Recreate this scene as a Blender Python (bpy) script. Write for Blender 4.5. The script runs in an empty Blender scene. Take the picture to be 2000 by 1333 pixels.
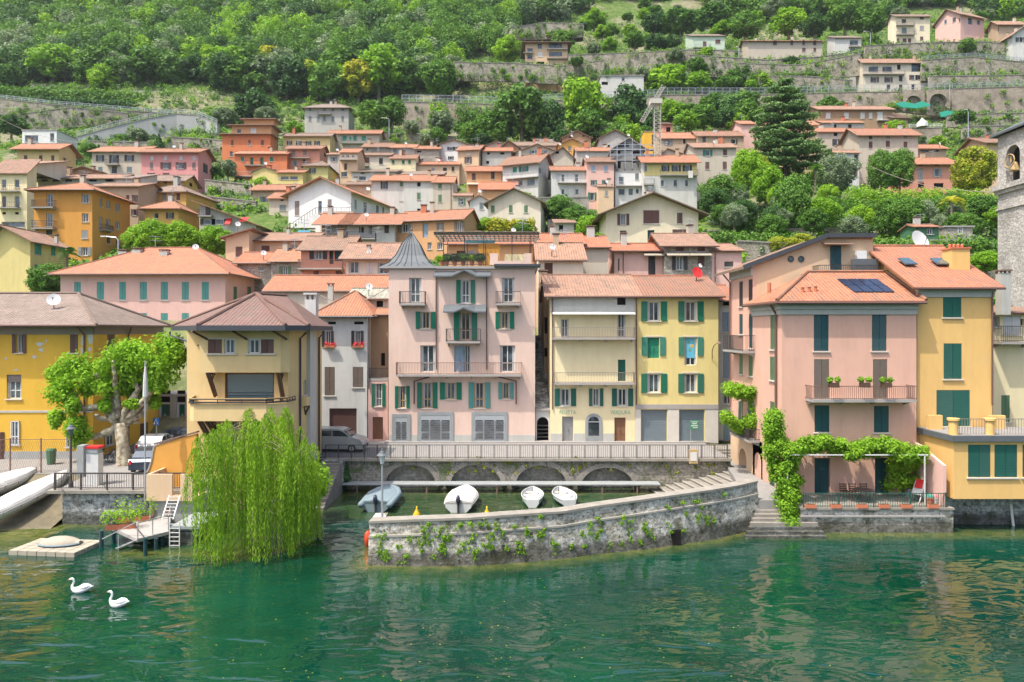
import bpy, math, random, re
import numpy as np
from mathutils import Vector, Matrix
SC = bpy.context.scene
COL = SC.collection
R = math.radians
F = 1333.0; CX = 1000.0; CY = 645.0; H = 12.1      # photograph focal length in pixels, horizon row, camera height over the lake

# ---------------------------------------------------------------- camera, sky, sun, exposure
cam = bpy.data.cameras.new('camera'); camo = bpy.data.objects.new('camera', cam); COL.objects.link(camo)
camo.location = (0, 0, H); camo.rotation_euler = (R(90), 0, 0)
cam.sensor_width = 36; cam.lens = 36*F/2000; cam.shift_y = (CY-666.5)/2000
cam.clip_start = 0.5; cam.clip_end = 3000
SC.camera = camo
SUN = Vector((0.36, 0.27, -0.893)).normalized()      # direction the light travels
sl = bpy.data.lights.new('sun', 'SUN'); slo = bpy.data.objects.new('sun', sl); COL.objects.link(slo)
sl.energy = 2.5; sl.angle = R(0.6); sl.color = (1, .94, .84)
slo.rotation_euler = SUN.to_track_quat('-Z', 'Y').to_euler(); slo.location = (-40, -30, 120)
wd = bpy.data.worlds.new("World"); SC.world = wd; wd.use_nodes = True
wn = wd.node_tree; sky = wn.nodes.new('ShaderNodeTexSky'); sky.sky_type = 'NISHITA'; sky.sun_disc = False
sky.sun_elevation = math.asin(-SUN.z); sky.sun_rotation = math.atan2(-SUN.x, -SUN.y)
sky.air_density = .8; sky.dust_density = 4.0; sky.ozone_density = .3
bg = wn.nodes['Background']; bg.inputs[1].default_value = 0.15
wn.links.new(sky.outputs[0], bg.inputs[0])
SC.view_settings.view_transform = 'Standard'; SC.view_settings.look = 'None'
SC.view_settings.exposure = 1.15; SC.view_settings.gamma = 1.0
SC.cycles.max_bounces = 6; SC.cycles.diffuse_bounces = 3; SC.cycles.glossy_bounces = 2
SC.cycles.transmission_bounces = 3; SC.cycles.transparent_max_bounces = 6
SC.cycles.sample_clamp_indirect = 5.0; SC.cycles.caustics_reflective = False; SC.cycles.caustics_refractive = False

# ---------------------------------------------------------------- geometry of the view: pixel of the photograph + distance -> place
def P(px, py, Y): return Vector(((px-CX)*Y/F, Y, H-(py-CY)*Y/F))
def XX(px, Y): return (px-CX)*Y/F
def ZZ(py, Y): return H-(py-CY)*Y/F
TAB = [(-400,-3),(40,-3),(52,-2.5),(58,1.6),(60,2.1),(66,6),(75,12),(90,17.6),(108,23.4),(130,31.8),(155,42.6),(180,54.3),(205,67.9),(225,80),(245,95),(290,130),(350,181),(430,252),(560,370),(760,520)]
TY = [a for a, b in TAB]; TZ = [b for a, b in TAB]
def terr(X, Y):
    z = float(np.interp(Y, TY, TZ))
    if Y > 85:
        a = min(1, (Y-85)/60)
        z += a*(1.1*math.sin(X*.045+Y*.03)+.8*math.sin(X*.11-Y*.05+2))
    return z

# ---------------------------------------------------------------- mesh building
class MB:
    def __init__(s): s.v = []; s.f = []; s.uv = []
    def face(s, pts, uv=None):
        n = len(s.v); s.v += [tuple(p) for p in pts]; s.f.append(tuple(range(n, n+len(pts))))
        s.uv.append(uv)
        return s
    def box(s, a, b):
        x0,y0,z0 = a; x1,y1,z1 = b
        if x0 > x1: x0,x1 = x1,x0
        if y0 > y1: y0,y1 = y1,y0
        if z0 > z1: z0,z1 = z1,z0
        return s.hexa([(x0,y0),(x1,y0),(x1,y1),(x0,y1)], z0, z1)
    def hexa(s, q, z0, z1):
        lo = [(x,y,z0) for x,y in q]; hi = [(x,y,z1) for x,y in q]; n = len(q)
        s.face(lo[::-1]); s.face(hi)
        for i in range(n):
            j = (i+1) % n; s.face([lo[i], lo[j], hi[j], hi[i]])
        return s
    def obox(s, o, u, n, s0, s1, z0, z1, d0, d1):
        """box in a wall's frame: along u from s0..s1, height z0..z1, out along n from d0..d1"""
        q = [o+u*a+n*d for a, d in ((s0,d1),(s1,d1),(s1,d0),(s0,d0))]
        return s.hexa([(p.x,p.y) for p in q], z0, z1)
    def beam(s, p, q, w, h=None):
        p = Vector(p); q = Vector(q); h = h or w; d = (q-p)
        if d.length < 1e-6: return s
        d.normalize(); a = d.cross(Vector((0,0,1)))
        if a.length < .01: a = Vector((1,0,0))
        a.normalize(); b = a.cross(d).normalized()
        c = [(-1,-1),(1,-1),(1,1),(-1,1)]
        A = [p+a*(i*w/2)+b*(j*h/2) for i,j in c]; B = [q+a*(i*w/2)+b*(j*h/2) for i,j in c]
        s.face(A[::-1]); s.face(B)
        for i in range(4):
            j = (i+1) % 4; s.face([A[i], A[j], B[j], B[i]])
        return s
    def tube(s, pts, rad, seg=8, cap=True, flat=1.0):
        pts = [Vector(p) for p in pts]; n0 = len(s.v); n = len(pts)
        if not hasattr(rad, '__len__'): rad = [rad]*n
        up = Vector((0,0,1)); prev = None
        for i, p in enumerate(pts):
            d = (pts[min(i+1,n-1)]-pts[max(i-1,0)])
            if d.length < 1e-9: d = Vector((0,0,1))
            d.normalize()
            a = d.cross(up) if prev is None else prev-d*prev.dot(d)
            if a.length < .05: a = d.cross(Vector((1,0,0)))
            a.normalize(); prev = a; b = a.cross(d).normalized()
            r = rad[i]; ra, rb = r if hasattr(r, '__len__') else (r, r*flat)
            for k in range(seg):
                t = 2*math.pi*k/seg; s.v.append(tuple(p+a*(math.cos(t)*ra)+b*(math.sin(t)*rb)))
        for i in range(n-1):
            for k in range(seg):
                k2 = (k+1) % seg; a0 = n0+i*seg; b0 = a0+seg
                s.f.append((a0+k, b0+k, b0+k2, a0+k2)); s.uv.append(None)
        if cap:
            s.f.append(tuple(n0+k for k in range(seg))); s.uv.append(None)
            s.f.append(tuple(n0+(n-1)*seg+k for k in range(seg))[::-1]); s.uv.append(None)
        return s
    def lathe(s, c, prof, seg=14):
        c = Vector(c); n0 = len(s.v)
        for r, z in prof:
            for k in range(seg):
                t = 2*math.pi*k/seg; s.v.append((c.x+r*math.cos(t), c.y+r*math.sin(t), c.z+z))
        for i in range(len(prof)-1):
            for k in range(seg):
                k2 = (k+1) % seg; a0 = n0+i*seg; b0 = a0+seg
                s.f.append((a0+k, a0+k2, b0+k2, b0+k)); s.uv.append(None)
        return s
    def prism(s, poly, ext):
        """extrude a 3-D polygon along ext"""
        e = Vector(ext); A = [Vector(p) for p in poly]; B = [p+e for p in A]; n = len(A)
        s.face(A); s.face(B[::-1])
        for i in range(n):
            j = (i+1) % n; s.face([A[i], B[i], B[j], A[j]])
        return s
    def slab(s, poly, th, uvo=None):
        """roof plane: polygon with tile coordinates (metres along the eave, metres up the slope), th thick"""
        A = [Vector(p) for p in poly]; n = len(A)
        nr = Vector((0,0,0))
        for i in range(n): nr += A[i].cross(A[(i+1) % n])
        nr.normalize()
        if nr.z < 0: A = A[::-1]; nr = -nr
        e = Vector((0,0,1)).cross(nr)
        if e.length < .01: e = Vector((1,0,0))
        e.normalize(); up = nr.cross(e)
        uv = [(p.dot(e), p.dot(up)) for p in A]
        s.face(A, uv)
        B = [p-Vector((0,0,th)) for p in A]; s.face(B[::-1], uv[::-1])
        for i in range(n):
            j = (i+1) % n; s.face([A[i], B[i], B[j], A[j]])
        return s
    def build(s, name, mat, parent=None, smooth=False, loc=None):
        if not s.f: return None
        me = bpy.data.meshes.new(name)
        off = Vector(loc) if loc is not None else (parent_world(parent) if parent else Vector((0,0,0)))
        me.from_pydata([(x-off.x, y-off.y, z-off.z) for x,y,z in s.v], [], s.f)
        if any(u is not None for u in s.uv):
            uvl = me.uv_layers.new(name='tiles'); i = 0; data = []
            for f, u in zip(s.f, s.uv):
                for k in range(len(f)): data += (u[k] if u is not None else (0, 0))
            uvl.data.foreach_set('uv', data)
        if mat: me.materials.append(mat)
        if smooth: me.polygons.foreach_set('use_smooth', [True]*len(me.polygons))
        me.update()
        o = bpy.data.objects.new(name, me); COL.objects.link(o)
        if parent: o.parent = parent
        elif loc is not None: o.location = loc
        return o
_pw = {}
def parent_world(p):
    if p is None: return Vector((0,0,0))
    r = Vector(p.location)
    while p.parent: p = p.parent; r = r+Vector(p.location)
    return r
def tag(o, label=None, cat=None, group=None, kind=None):
    if label: o['label'] = label
    if cat: o['category'] = cat
    if group: o['group'] = group
    if kind: o['kind'] = kind
    return o
def thing(name, loc, label, cat, group=None):
    o = bpy.data.objects.new(name, None); COL.objects.link(o); o.location = loc; o.empty_display_size = .2
    return tag(o, label, cat, group)
def copy_tree(o, parent=None, **kw):
    c = o.copy(); COL.objects.link(c); c.parent = parent
    for ch in list(o.children): copy_tree(ch, c)
    return c

# ---------------------------------------------------------------- materials
def nmat(name, rough=.8, spec=.3, metal=0):
    m = bpy.data.materials.new(name); m.use_nodes = True; t = m.node_tree
    b = t.nodes['Principled BSDF']; b.inputs['Roughness'].default_value = rough
    b.inputs['Specular IOR Level'].default_value = spec; b.inputs['Metallic'].default_value = metal
    return m, t, b
def N(t, kind, **kw):
    n = t.nodes.new(kind)
    for k, v in kw.items():
        if k in n.inputs: n.inputs[k].default_value = v
        else: setattr(n, k, v)
    return n
def ramp(t, fac, stops):
    r = t.nodes.new('ShaderNodeValToRGB'); e = r.color_ramp.elements
    while len(e) < len(stops): e.new(.5)
    for el, (p, c) in zip(e, stops): el.position = p; el.color = (c[0], c[1], c[2], 1)
    t.links.new(fac, r.inputs[0]); return r.outputs[0]
def mixc(t, fac, a, b, mode='MIX'):
    m = t.nodes.new('ShaderNodeMix'); m.data_type = 'RGBA'; m.blend_type = mode
    for i, v in ((0, fac), (6, a), (7, b)):
        if isinstance(v, (int, float)): m.inputs[i].default_value = v
        elif isinstance(v, tuple): m.inputs[i].default_value = (v[0], v[1], v[2], 1)
        else: t.links.new(v, m.inputs[i])
    return m.outputs[2]
def wpos(t, scale=(1,1,1), obj=False):
    if obj: src = N(t, 'ShaderNodeTexCoord').outputs['Object']
    else: src = N(t, 'ShaderNodeNewGeometry').outputs['Position']
    mp = N(t, 'ShaderNodeMapping'); mp.inputs['Scale'].default_value = scale
    t.links.new(src, mp.inputs[0]); return mp.outputs[0]
def noise(t, vec, scale, detail=4, rough=.55):
    n = N(t, 'ShaderNodeTexNoise'); n.inputs['Scale'].default_value = scale; n.inputs['Detail'].default_value = detail
    n.inputs['Roughness'].default_value = rough; t.links.new(vec, n.inputs['Vector']); return n.outputs[0]
def bump(t, b, h, dist=.02, st=.6):
    n = N(t, 'ShaderNodeBump'); n.inputs['Strength'].default_value = st; n.inputs['Distance'].default_value = dist
    t.links.new(h, n.inputs['Height']); t.links.new(n.outputs[0], b.inputs['Normal'])
def sc(c, k): return tuple(min(1, x*k) for x in c)
M = {}
HAZE = .00011
def plain(name, c, rough=.7, spec=.3, metal=0, var=.12, obj=False):
    m, t, b = nmat(name, rough, spec, metal)
    n = noise(t, wpos(t, obj=obj), 1.7, 4)
    t.links.new(mixc(t, n, sc(c, 1-var), sc(c, 1+var)), b.inputs['Base Color']); M[name] = m; return m
def stucco(name, c, wear=.25, wc=None):
    """painted render: uneven wash, rain streaks and a few weathered patches that belong to the paint"""
    m, t, b = nmat(name, .92, .15)
    v = wpos(t); big = noise(t, v, .35, 5, .6); fine = noise(t, v, 6, 3)
    st = noise(t, wpos(t, (1.6,1.6,.12)), 1.1, 4, .6)
    c1 = mixc(t, big, sc(c, .88), sc(c, 1.08))
    s1 = ramp(t, st, [(.50, (0,0,0)), (.74, (wear,)*3)])
    wc = wc or tuple(.5*x+.5*y for x, y in zip(sc(c, .72), (.26,.25,.22)))
    c2 = mixc(t, s1, c1, wc)
    p = ramp(t, noise(t, v, .55, 6, .65), [(.60, (0,0,0)), (.66, (wear*.8,)*3)])
    c3 = mixc(t, p, c2, tuple(.6*x+.4*.55 for x in sc(c, .95)))
    bl = ramp(t, noise(t, wpos(t, (.9,.9,.25)), 1.3, 6, .75), [(.45, (0,0,0)), (.8, (.30,)*3)]); c3 = mixc(t, bl, c3, sc(c, .55))
    t.links.new(c3, b.inputs['Base Color']); bump(t, b, fine, .01, .35); M[name] = m; return m
def stone(name, c1, c2, mortar, bw=.5, bh=.2, moss=None, dark=.28, water=False):
    m, t, b = nmat(name, .95, .15)
    g = N(t, 'ShaderNodeNewGeometry'); sp = N(t, 'ShaderNodeSeparateXYZ'); t.links.new(g.outputs['Position'], sp.inputs[0])
    ad = N(t, 'ShaderNodeMath', operation='ADD'); t.links.new(sp.outputs[0], ad.inputs[0]); t.links.new(sp.outputs[1], ad.inputs[1])
    cb = N(t, 'ShaderNodeCombineXYZ'); t.links.new(ad.outputs[0], cb.inputs[0]); t.links.new(sp.outputs[2], cb.inputs[1])
    wob = noise(t, g.outputs['Position'], 1.6, 3); va = N(t, 'ShaderNodeVectorMath', operation='ADD')
    vs = N(t, 'ShaderNodeVectorMath', operation='SCALE'); vs.inputs['Scale'].default_value = bh*1.1
    t.links.new(wob, vs.inputs[0]); t.links.new(cb.outputs[0], va.inputs[0]); t.links.new(vs.outputs[0], va.inputs[1])
    br = N(t, 'ShaderNodeTexBrick'); t.links.new(va.outputs[0], br.inputs['Vector'])
    br.inputs['Scale'].default_value = 1; br.inputs['Brick Width'].default_value = bw; br.inputs['Row Height'].default_value = bh
    br.inputs['Mortar Size'].default_value = bh*.10; br.inputs['Mortar Smooth'].default_value = .4; br.inputs['Bias'].default_value = -.1
    br.offset = .43; br.squash = 1.35; br.squash_frequency = 3
    for k, c in (('Color1', c1), ('Color2', c2), ('Mortar', mortar)): br.inputs[k].default_value = (*c, 1)
    n1 = noise(t, g.outputs['Position'], 4.5, 5, .65); n2 = noise(t, g.outputs['Position'], .45, 5, .6)
    col = mixc(t, .5, br.outputs[0], ramp(t, n1, [(.33, sc(c1, dark)), (.5, c1), (.66, sc(c2, 1.5))]))
    col = mixc(t, ramp(t, n2, [(.42, (0,0,0)), (.68, (.6,)*3)]), col, sc(mortar, .55))
    if water:   # pale lichen crusts and open dark joints of the old lake masonry
        col = mixc(t, ramp(t, noise(t, g.outputs['Position'], 2.3, 6, .8), [(.49, (0,0,0)), (.60, (.75,)*3)]), col, (.62,.61,.57))
        col = mixc(t, ramp(t, noise(t, g.outputs['Position'], 3.1, 5, .7), [(.36, (.9,)*3), (.43, (0,0,0))]), col, (.05,.05,.04))
        col = mixc(t, ramp(t, noise(t, g.outputs['Position'], .8, 4, .7), [(.55, (0,0,0)), (.66, (.5,)*3)]), col, (.20,.17,.11))
    if moss:
        col = mixc(t, ramp(t, noise(t, g.outputs['Position'], .9, 5, .65), [(.52, (0,0,0)), (.66, (.85,)*3)]), col, moss)
    if water:   # the algae-black wet band above the waterline
        wz = N(t, 'ShaderNodeMath', operation='ADD'); t.links.new(sp.outputs[2], wz.inputs[0])
        nn = N(t, 'ShaderNodeMath', operation='MULTIPLY'); t.links.new(n2, nn.inputs[0]); nn.inputs[1].default_value = -1.1
        t.links.new(nn.outputs[0], wz.inputs[1])
        col = mixc(t, ramp(t, wz.outputs[0], [(0, (.75,)*3), (.12, (.5,)*3), (.38, (0,0,0))]), col, (.035,.036,.026))
    t.links.new(col, b.inputs['Base Color'])
    hh = mixc(t, .5, br.outputs[1], n1, 'SUBTRACT'); bump(t, b, n1, bh*.5, 1); M[name] = m; return m
def tiles(name, c1, c2, c3, w=.26, h=.36, rough=.85):
    m, t, b = nmat(name, rough, .25)
    uv = N(t, 'ShaderNodeUVMap').outputs[0]
    br = N(t, 'ShaderNodeTexBrick'); t.links.new(uv, br.inputs['Vector']); br.offset = 0
    br.inputs['Scale'].default_value = 1; br.inputs['Brick Width'].default_value = w; br.inputs['Row Height'].default_value = h
    br.inputs['Mortar Size'].default_value = .022; br.inputs['Mortar Smooth'].default_value = .6; br.inputs['Bias'].default_value = 0
    for k, c in (('Color1', c1), ('Color2', c2), ('Mortar', sc(c3, .55))): br.inputs[k].default_value = (*c, 1)
    g = N(t, 'ShaderNodeNewGeometry').outputs['Position']
    n1 = noise(t, g, .5, 5, .65); n2 = noise(t, g, 3.3, 3)
    col = mixc(t, ramp(t, n1, [(.40, (0,0,0)), (.70, (.75,)*3)]), br.outputs[0], c3)
    col = mixc(t, ramp(t, n2, [(.35, (0,0,0)), (.65, (.35,)*3)]), col, sc(c1, 1.2))
    oi = N(t, 'ShaderNodeObjectInfo').outputs['Random']
    col = mixc(t, ramp(t, oi, [(0, (.75,)*3), (.35, (.30,)*3), (.7, (.08,)*3), (1, (.5,)*3)]), col, mixc(t, oi, (.20,.14,.105), (.44,.23,.14)))
    col = mixc(t, ramp(t, noise(t, g, 1.1, 6, .8), [(.47, (0,0,0)), (.60, (.6,)*3)]), col, (.17,.135,.105))
    t.links.new(col, b.inputs['Base Color'])
    sp = N(t, 'ShaderNodeSeparateXYZ'); t.links.new(uv, sp.inputs[0])
    a = N(t, 'ShaderNodeMath', operation='MULTIPLY'); t.links.new(sp.outputs[0], a.inputs[0]); a.inputs[1].default_value = 2*math.pi/w
    s_ = N(t, 'ShaderNodeMath', operation='SINE'); t.links.new(a.outputs[0], s_.inputs[0])
    q = N(t, 'ShaderNodeMath', operation='MULTIPLY'); t.links.new(sp.outputs[1], q.inputs[0]); q.inputs[1].default_value = -1/h
    fr = N(t, 'ShaderNodeMath', operation='FRACT'); t.links.new(q.outputs[0], fr.inputs[0])
    ad = N(t, 'ShaderNodeMath', operation='ADD'); t.links.new(s_.outputs[0], ad.inputs[0]); t.links.new(fr.outputs[0], ad.inputs[1])
    bump(t, b, ad.outputs[0], .035, .9); M[name] = m; return m
def shutterm(name, c, slat=.09):
    m, t, b = nmat(name, .55, .3)
    g = N(t, 'ShaderNodeNewGeometry'); sp = N(t, 'ShaderNodeSeparateXYZ'); t.links.new(g.outputs['Position'], sp.inputs[0])
    a = N(t, 'ShaderNodeMath', operation='MULTIPLY'); t.links.new(sp.outputs[2], a.inputs[0]); a.inputs[1].default_value = 1/slat
    fr = N(t, 'ShaderNodeMath', operation='FRACT'); t.links.new(a.outputs[0], fr.inputs[0])
    col = mixc(t, noise(t, g.outputs['Position'], 2.5), sc(c, .82), sc(c, 1.15))
    col = mixc(t, ramp(t, N(t, 'ShaderNodeObjectInfo').outputs['Random'], [(0, (.32,)*3), (.5, (0,0,0))]), col, tuple(.55*v+.12 for v in c))
    col = mixc(t, ramp(t, fr.outputs[0], [(.0, (.35,)*3), (.35, (0,0,0))]), col, sc(c, .5))
    t.links.new(col, b.inputs['Base Color']); bump(t, b, fr.outputs[0], .02, .7); M[name] = m; return m
def leafm(name, stops, tr=.32):
    m, t, b = nmat(name, .6, .22)
    at = N(t, 'ShaderNodeAttribute', attribute_name='tint'); oi = N(t, 'ShaderNodeObjectInfo')
    ad = N(t, 'ShaderNodeMath', operation='MULTIPLY_ADD'); t.links.new(oi.outputs['Random'], ad.inputs[0]); ad.inputs[1].default_value = .34
    a2 = N(t, 'ShaderNodeMath', operation='MULTIPLY'); t.links.new(at.outputs['Fac'], a2.inputs[0]); a2.inputs[1].default_value = .66
    t.links.new(a2.outputs[0], ad.inputs[2])
    col = ramp(t, ad.outputs[0], stops); t.links.new(col, b.inputs['Base Color'])
    tl = N(t, 'ShaderNodeBsdfTranslucent'); t.links.new(mixc(t, .5, col, mixc(t, 1.0, col, (.9,1,.25), 'MULTIPLY')), tl.inputs[0])
    mx = N(t, 'ShaderNodeMixShader'); mx.inputs[0].default_value = tr
    t.links.new(b.outputs[0], mx.inputs[1]); t.links.new(tl.outputs[0], mx.inputs[2])
    t.links.new(mx.outputs[0], t.nodes['Material Output'].inputs[0]); M[name] = m; return m

stucco('pink_central', (.70,.52,.43), .22)
stucco('pink_right', (.68,.41,.31), .18)
stucco('pink_pale', (.68,.44,.38), .08)
stucco('salmon', (.60,.28,.20), .15)
stucco('rose', (.66,.30,.28), .12)
stucco('red_orange', (.60,.20,.09), .18)
stucco('orange', (.62,.30,.07), .12)
stucco('orange_old', (.60,.34,.17), .3)
stucco('ochre_bright', (.70,.42,.06), .06)
stucco('ochre', (.62,.38,.11), .15)
stucco('peach', (.64,.46,.30), .2)
stucco('yellow', (.68,.57,.24), .2)
stucco('yellow_sand', (.70,.52,.26), .16)
stucco('yellow_right', (.72,.46,.17), .14)
stucco('yellow_pale', (.78,.68,.42), .12)
stucco('cream', (.64,.58,.46), .28)
stucco('cream_clean', (.74,.65,.47), .1)
stucco('beige', (.52,.46,.37), .35)
stucco('tan', (.46,.35,.24), .4)
stucco('brown_old', (.34,.23,.14), .5)
stucco('white', (.70,.70,.68), .12)
stucco('offwhite', (.58,.58,.55), .45)
stucco('grey', (.46,.44,.40), .4)
stucco('grey_light', (.56,.55,.51), .35)
stucco('mint', (.50,.60,.48), .2)
stucco('plaster_grey', (.46,.46,.42), .4)
stucco('olive_yellow', (.56,.52,.22), .2)
stucco('concrete', (.36,.37,.36), .5)
stucco('cornice', (.48,.47,.42), .2)
stucco('stucco_red', (.40,.09,.06), .2)
stone('rubble', (.34,.31,.26), (.48,.44,.38), (.24,.22,.18), .6, .24, dark=.5)
stone('rubble_warm', (.33,.28,.22), (.46,.39,.31), (.24,.21,.17), .7, .3, dark=.6)
stone('wall_moss', (.27,.25,.21), (.40,.37,.31), (.17,.16,.12), .55, .2, (.10,.14,.04))
stone('pier_stone', (.36,.335,.28), (.66,.63,.56), (.22,.20,.16), .42, .17, (.09,.10,.045), water=True)
stone('quay_stone', (.24,.25,.25), (.46,.49,.49), (.10,.10,.09), .7, .22, (.10,.11,.07), water=True)
stone('tower_stone', (.40,.38,.35), (.54,.51,.47), (.33,.31,.28), .55, .22, dark=.75)
stone('terrace_stone', (.34,.31,.25), (.46,.42,.35), (.22,.20,.15), 1.1, .5, (.13,.15,.06), dark=.5)
plain('coping', (.27,.25,.215), .9, .2, var=.45)
plain('step_stone', (.24,.22,.19), .9, .2, var=.45)
plain('shore_stone', (.15,.13,.085), .9, .2, var=.6)
plain('step_edge', (.33,.31,.27), .9, .2, var=.2)
tiles('tile_orange', (.42,.145,.075), (.52,.22,.12), (.29,.155,.10))
tiles('tile_bright', (.50,.155,.08), (.58,.21,.115), (.40,.145,.085))
tiles('tile_old', (.30,.17,.12), (.42,.25,.18), (.20,.16,.13))
tiles('tile_brown', (.24,.18,.145), (.33,.26,.21), (.18,.15,.13))
tiles('tile_violet', (.165,.10,.10), (.235,.15,.14), (.12,.08,.08))
tiles('tile_grey', (.22,.19,.17), (.31,.27,.24), (.16,.14,.125))
tiles('tile_weathered', (.34,.19,.13), (.45,.27,.19), (.24,.17,.13))
tiles('tile_teal', (.20,.36,.32), (.28,.42,.37), (.30,.32,.29), w=.5, h=3)
plain('lead', (.11,.125,.135), .6, .3, .1, .2)
plain('gutter', (.13,.07,.055), .5, .4)
plain('gutter_dark', (.05,.055,.065), .5, .4)
plain('timber', (.10,.06,.04), .7)
plain('timber_grey', (.26,.22,.18), .8)
plain('iron', (.055,.05,.05), .5, .4)
plain('iron_rust', (.20,.12,.09), .7)
plain('steel', (.45,.46,.47), .35, .5, .6)
plain('whitepaint', (.62,.62,.60), .5)
plain('slabstone', (.34,.32,.30), .85)
plain('frame_white', (.60,.60,.58), .5)
plain('surround', (.56,.53,.47), .8)
plain('greystone', (.27,.29,.29), .8, var=.2)
plain('dark', (.015,.014,.013), .9, .1)
plain('curtain', (.45,.45,.43), .8)
plain('terracotta', (.50,.17,.09), .8)
plain('shop_frame', (.34,.37,.38), .5)
plain('soil', (.06,.04,.025), .95)
plain('red', (.62,.03,.03), .6)
plain('flower_red', (.70,.03,.04), .6)
plain('flower_pink', (.65,.22,.25), .6)
plain('blue_cloth', (.12,.45,.62), .8)
plain('green_cloth', (.02,.20,.12), .8)
plain('green_net', (.04,.38,.26), .8)
plain('blue_sign', (.01,.09,.33), .5)
plain('green_sign', (.02,.28,.12), .5)
plain('yellow_buoy', (.75,.40,.02), .5)
plain('orange_buoy', (.70,.08,.03), .4)
plain('rubber', (.02,.02,.022), .6)
plain('hull_white', (.55,.56,.55), .35, .5)
plain('hull_green', (.02,.16,.11), .4, .5)
plain('tarp_white', (.58,.56,.52), .8)
plain('tarp_grey', (.19,.25,.28), .8)
plain('tarp_beige', (.36,.32,.25), .8)
plain('motor', (.025,.025,.05), .3, .5)
plain('wood_orange', (.38,.19,.07), .6)
plain('wood_door', (.20,.10,.055), .6)
plain('wood_pale', (.45,.32,.15), .6)
plain('car_silver', (.42,.44,.45), .3, .6, .5)
plain('car_dark', (.05,.07,.10), .25, .6, .3)
plain('car_white', (.55,.57,.62), .3, .6, .1)
plain('plastic_green', (.06,.16,.08), .5)
plain('orange_wall', (.68,.33,.07), .8)
plain('swan', (.74,.73,.70), .7, obj=True)
plain('beak', (.60,.18,.03), .5, obj=True)
plain('bark', (.22,.18,.13), .95, obj=True, var=.3)
plain('bark_dark', (.09,.07,.05), .95, obj=True, var=.3)
m_, t_, b_ = nmat('plane_bark', .9, .2)
v_ = wpos(t_); t_.links.new(ramp(t_, noise(t_, v_, 2.6, 4, .6), [(.35,(.16,.13,.09)),(.5,(.33,.29,.21)),(.62,(.47,.43,.33))]), b_.inputs['Base Color'])
bump(t_, b_, noise(t_, v_, 5), .04, .6); M['plane_bark'] = m_
for nm, c in (('G',(.012,.17,.10)),('K',(.018,.12,.09)),('B',(.13,.065,.055)),('R',(.22,.18,.165)),('T',(.09,.30,.27)),('L',(.30,.40,.50)),
              ('D',(.045,.045,.045)),('W',(.62,.62,.60)),('E',(.10,.20,.10)),('S',(.16,.20,.21)),('V',(.05,.30,.22)),('O',(.30,.30,.30))):
    shutterm('sh_'+nm, c)
shutterm('sh_N', (.018,.075,.085)); shutterm('sh_garage', (.16,.21,.24), .16); shutterm('sh_tan', (.19,.15,.12)); shutterm('sh_mid', (.06,.24,.17), .11)
m_, t_, b_ = nmat('glass', .06, .6); b_.inputs['Base Color'].default_value = (.035,.05,.06,1)
t_.links.new(ramp(t_, noise(t_, wpos(t_), .9, 2), [(.42,(.02,.03,.035)),(.62,(.10,.13,.15))]), b_.inputs['Base Color']); M['glass'] = m_
m_, t_, b_ = nmat('big_glass', .03, .9); b_.inputs['Base Color'].default_value = (.05,.09,.11,1); b_.inputs['Coat Weight'].default_value = .6; M['big_glass'] = m_
plain('solar', (.02,.03,.06), .15, .8)
plain('asphalt', (.12,.125,.13), .9, var=.2)
plain('paving', (.25,.24,.23), .9, var=.2)
leafm('leaf_mid', [(0,(.05,.13,.022)),(.5,(.11,.24,.035)),(1,(.20,.36,.055))])
leafm('leaf_dark', [(0,(.030,.085,.028)),(.5,(.06,.145,.038)),(1,(.11,.22,.05))])
leafm('leaf_bright', [(0,(.12,.27,.018)),(.5,(.24,.44,.03)),(1,(.38,.56,.05))], .4)
leafm('leaf_yellow', [(0,(.15,.24,.02)),(.5,(.32,.38,.03)),(1,(.52,.44,.04))], .38)
leafm('leaf_olive', [(0,(.13,.19,.10)),(.5,(.22,.30,.17)),(1,(.33,.41,.26))])
leafm('leaf_cedar', [(0,(.07,.15,.06)),(.5,(.14,.26,.08)),(1,(.24,.38,.11))], .2)
leafm('leaf_willow', [(0,(.10,.22,.013)),(.5,(.21,.38,.026)),(1,(.36,.54,.045))], .45)
leafm('leaf_brown', [(0,(.09,.11,.05)),(.5,(.16,.17,.09)),(1,(.24,.23,.14))])
# ---------------------------------------------------------------- wall frames, windows, houses
class W:
    """a vertical wall plane through two plan points; u runs left to right seen from outside, n points out"""
    def __init__(s, a, b):
        s.a = Vector((a[0], a[1], 0)); s.b = Vector((b[0], b[1], 0)); d = s.b-s.a; s.L = d.length
        s.u = d/s.L; s.n = Vector((s.u.y, -s.u.x, 0))
    def s_of(s, px):
        k = (px-CX)/F; return (k*s.a.y-s.a.x)/(s.u.x-k*s.u.y)
    def z_of(s, py, t): return H-(py-CY)*(s.a.y+s.u.y*t)/F
    def pt(s, t, z, off=0): p = s.a+s.u*t+s.n*off; return Vector((p.x, p.y, z))
    def rect(s, x0, x1, y0, y1):
        a, b = s.s_of(x0), s.s_of(x1)
        if a > b: a, b = b, a
        m = (a+b)/2; return a, b, s.z_of(y1, m), s.z_of(y0, m)
def wallpx(pa, Ya, pb, Yb): return W((XX(pa, Ya), Ya), (XX(pb, Yb), Yb))

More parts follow.
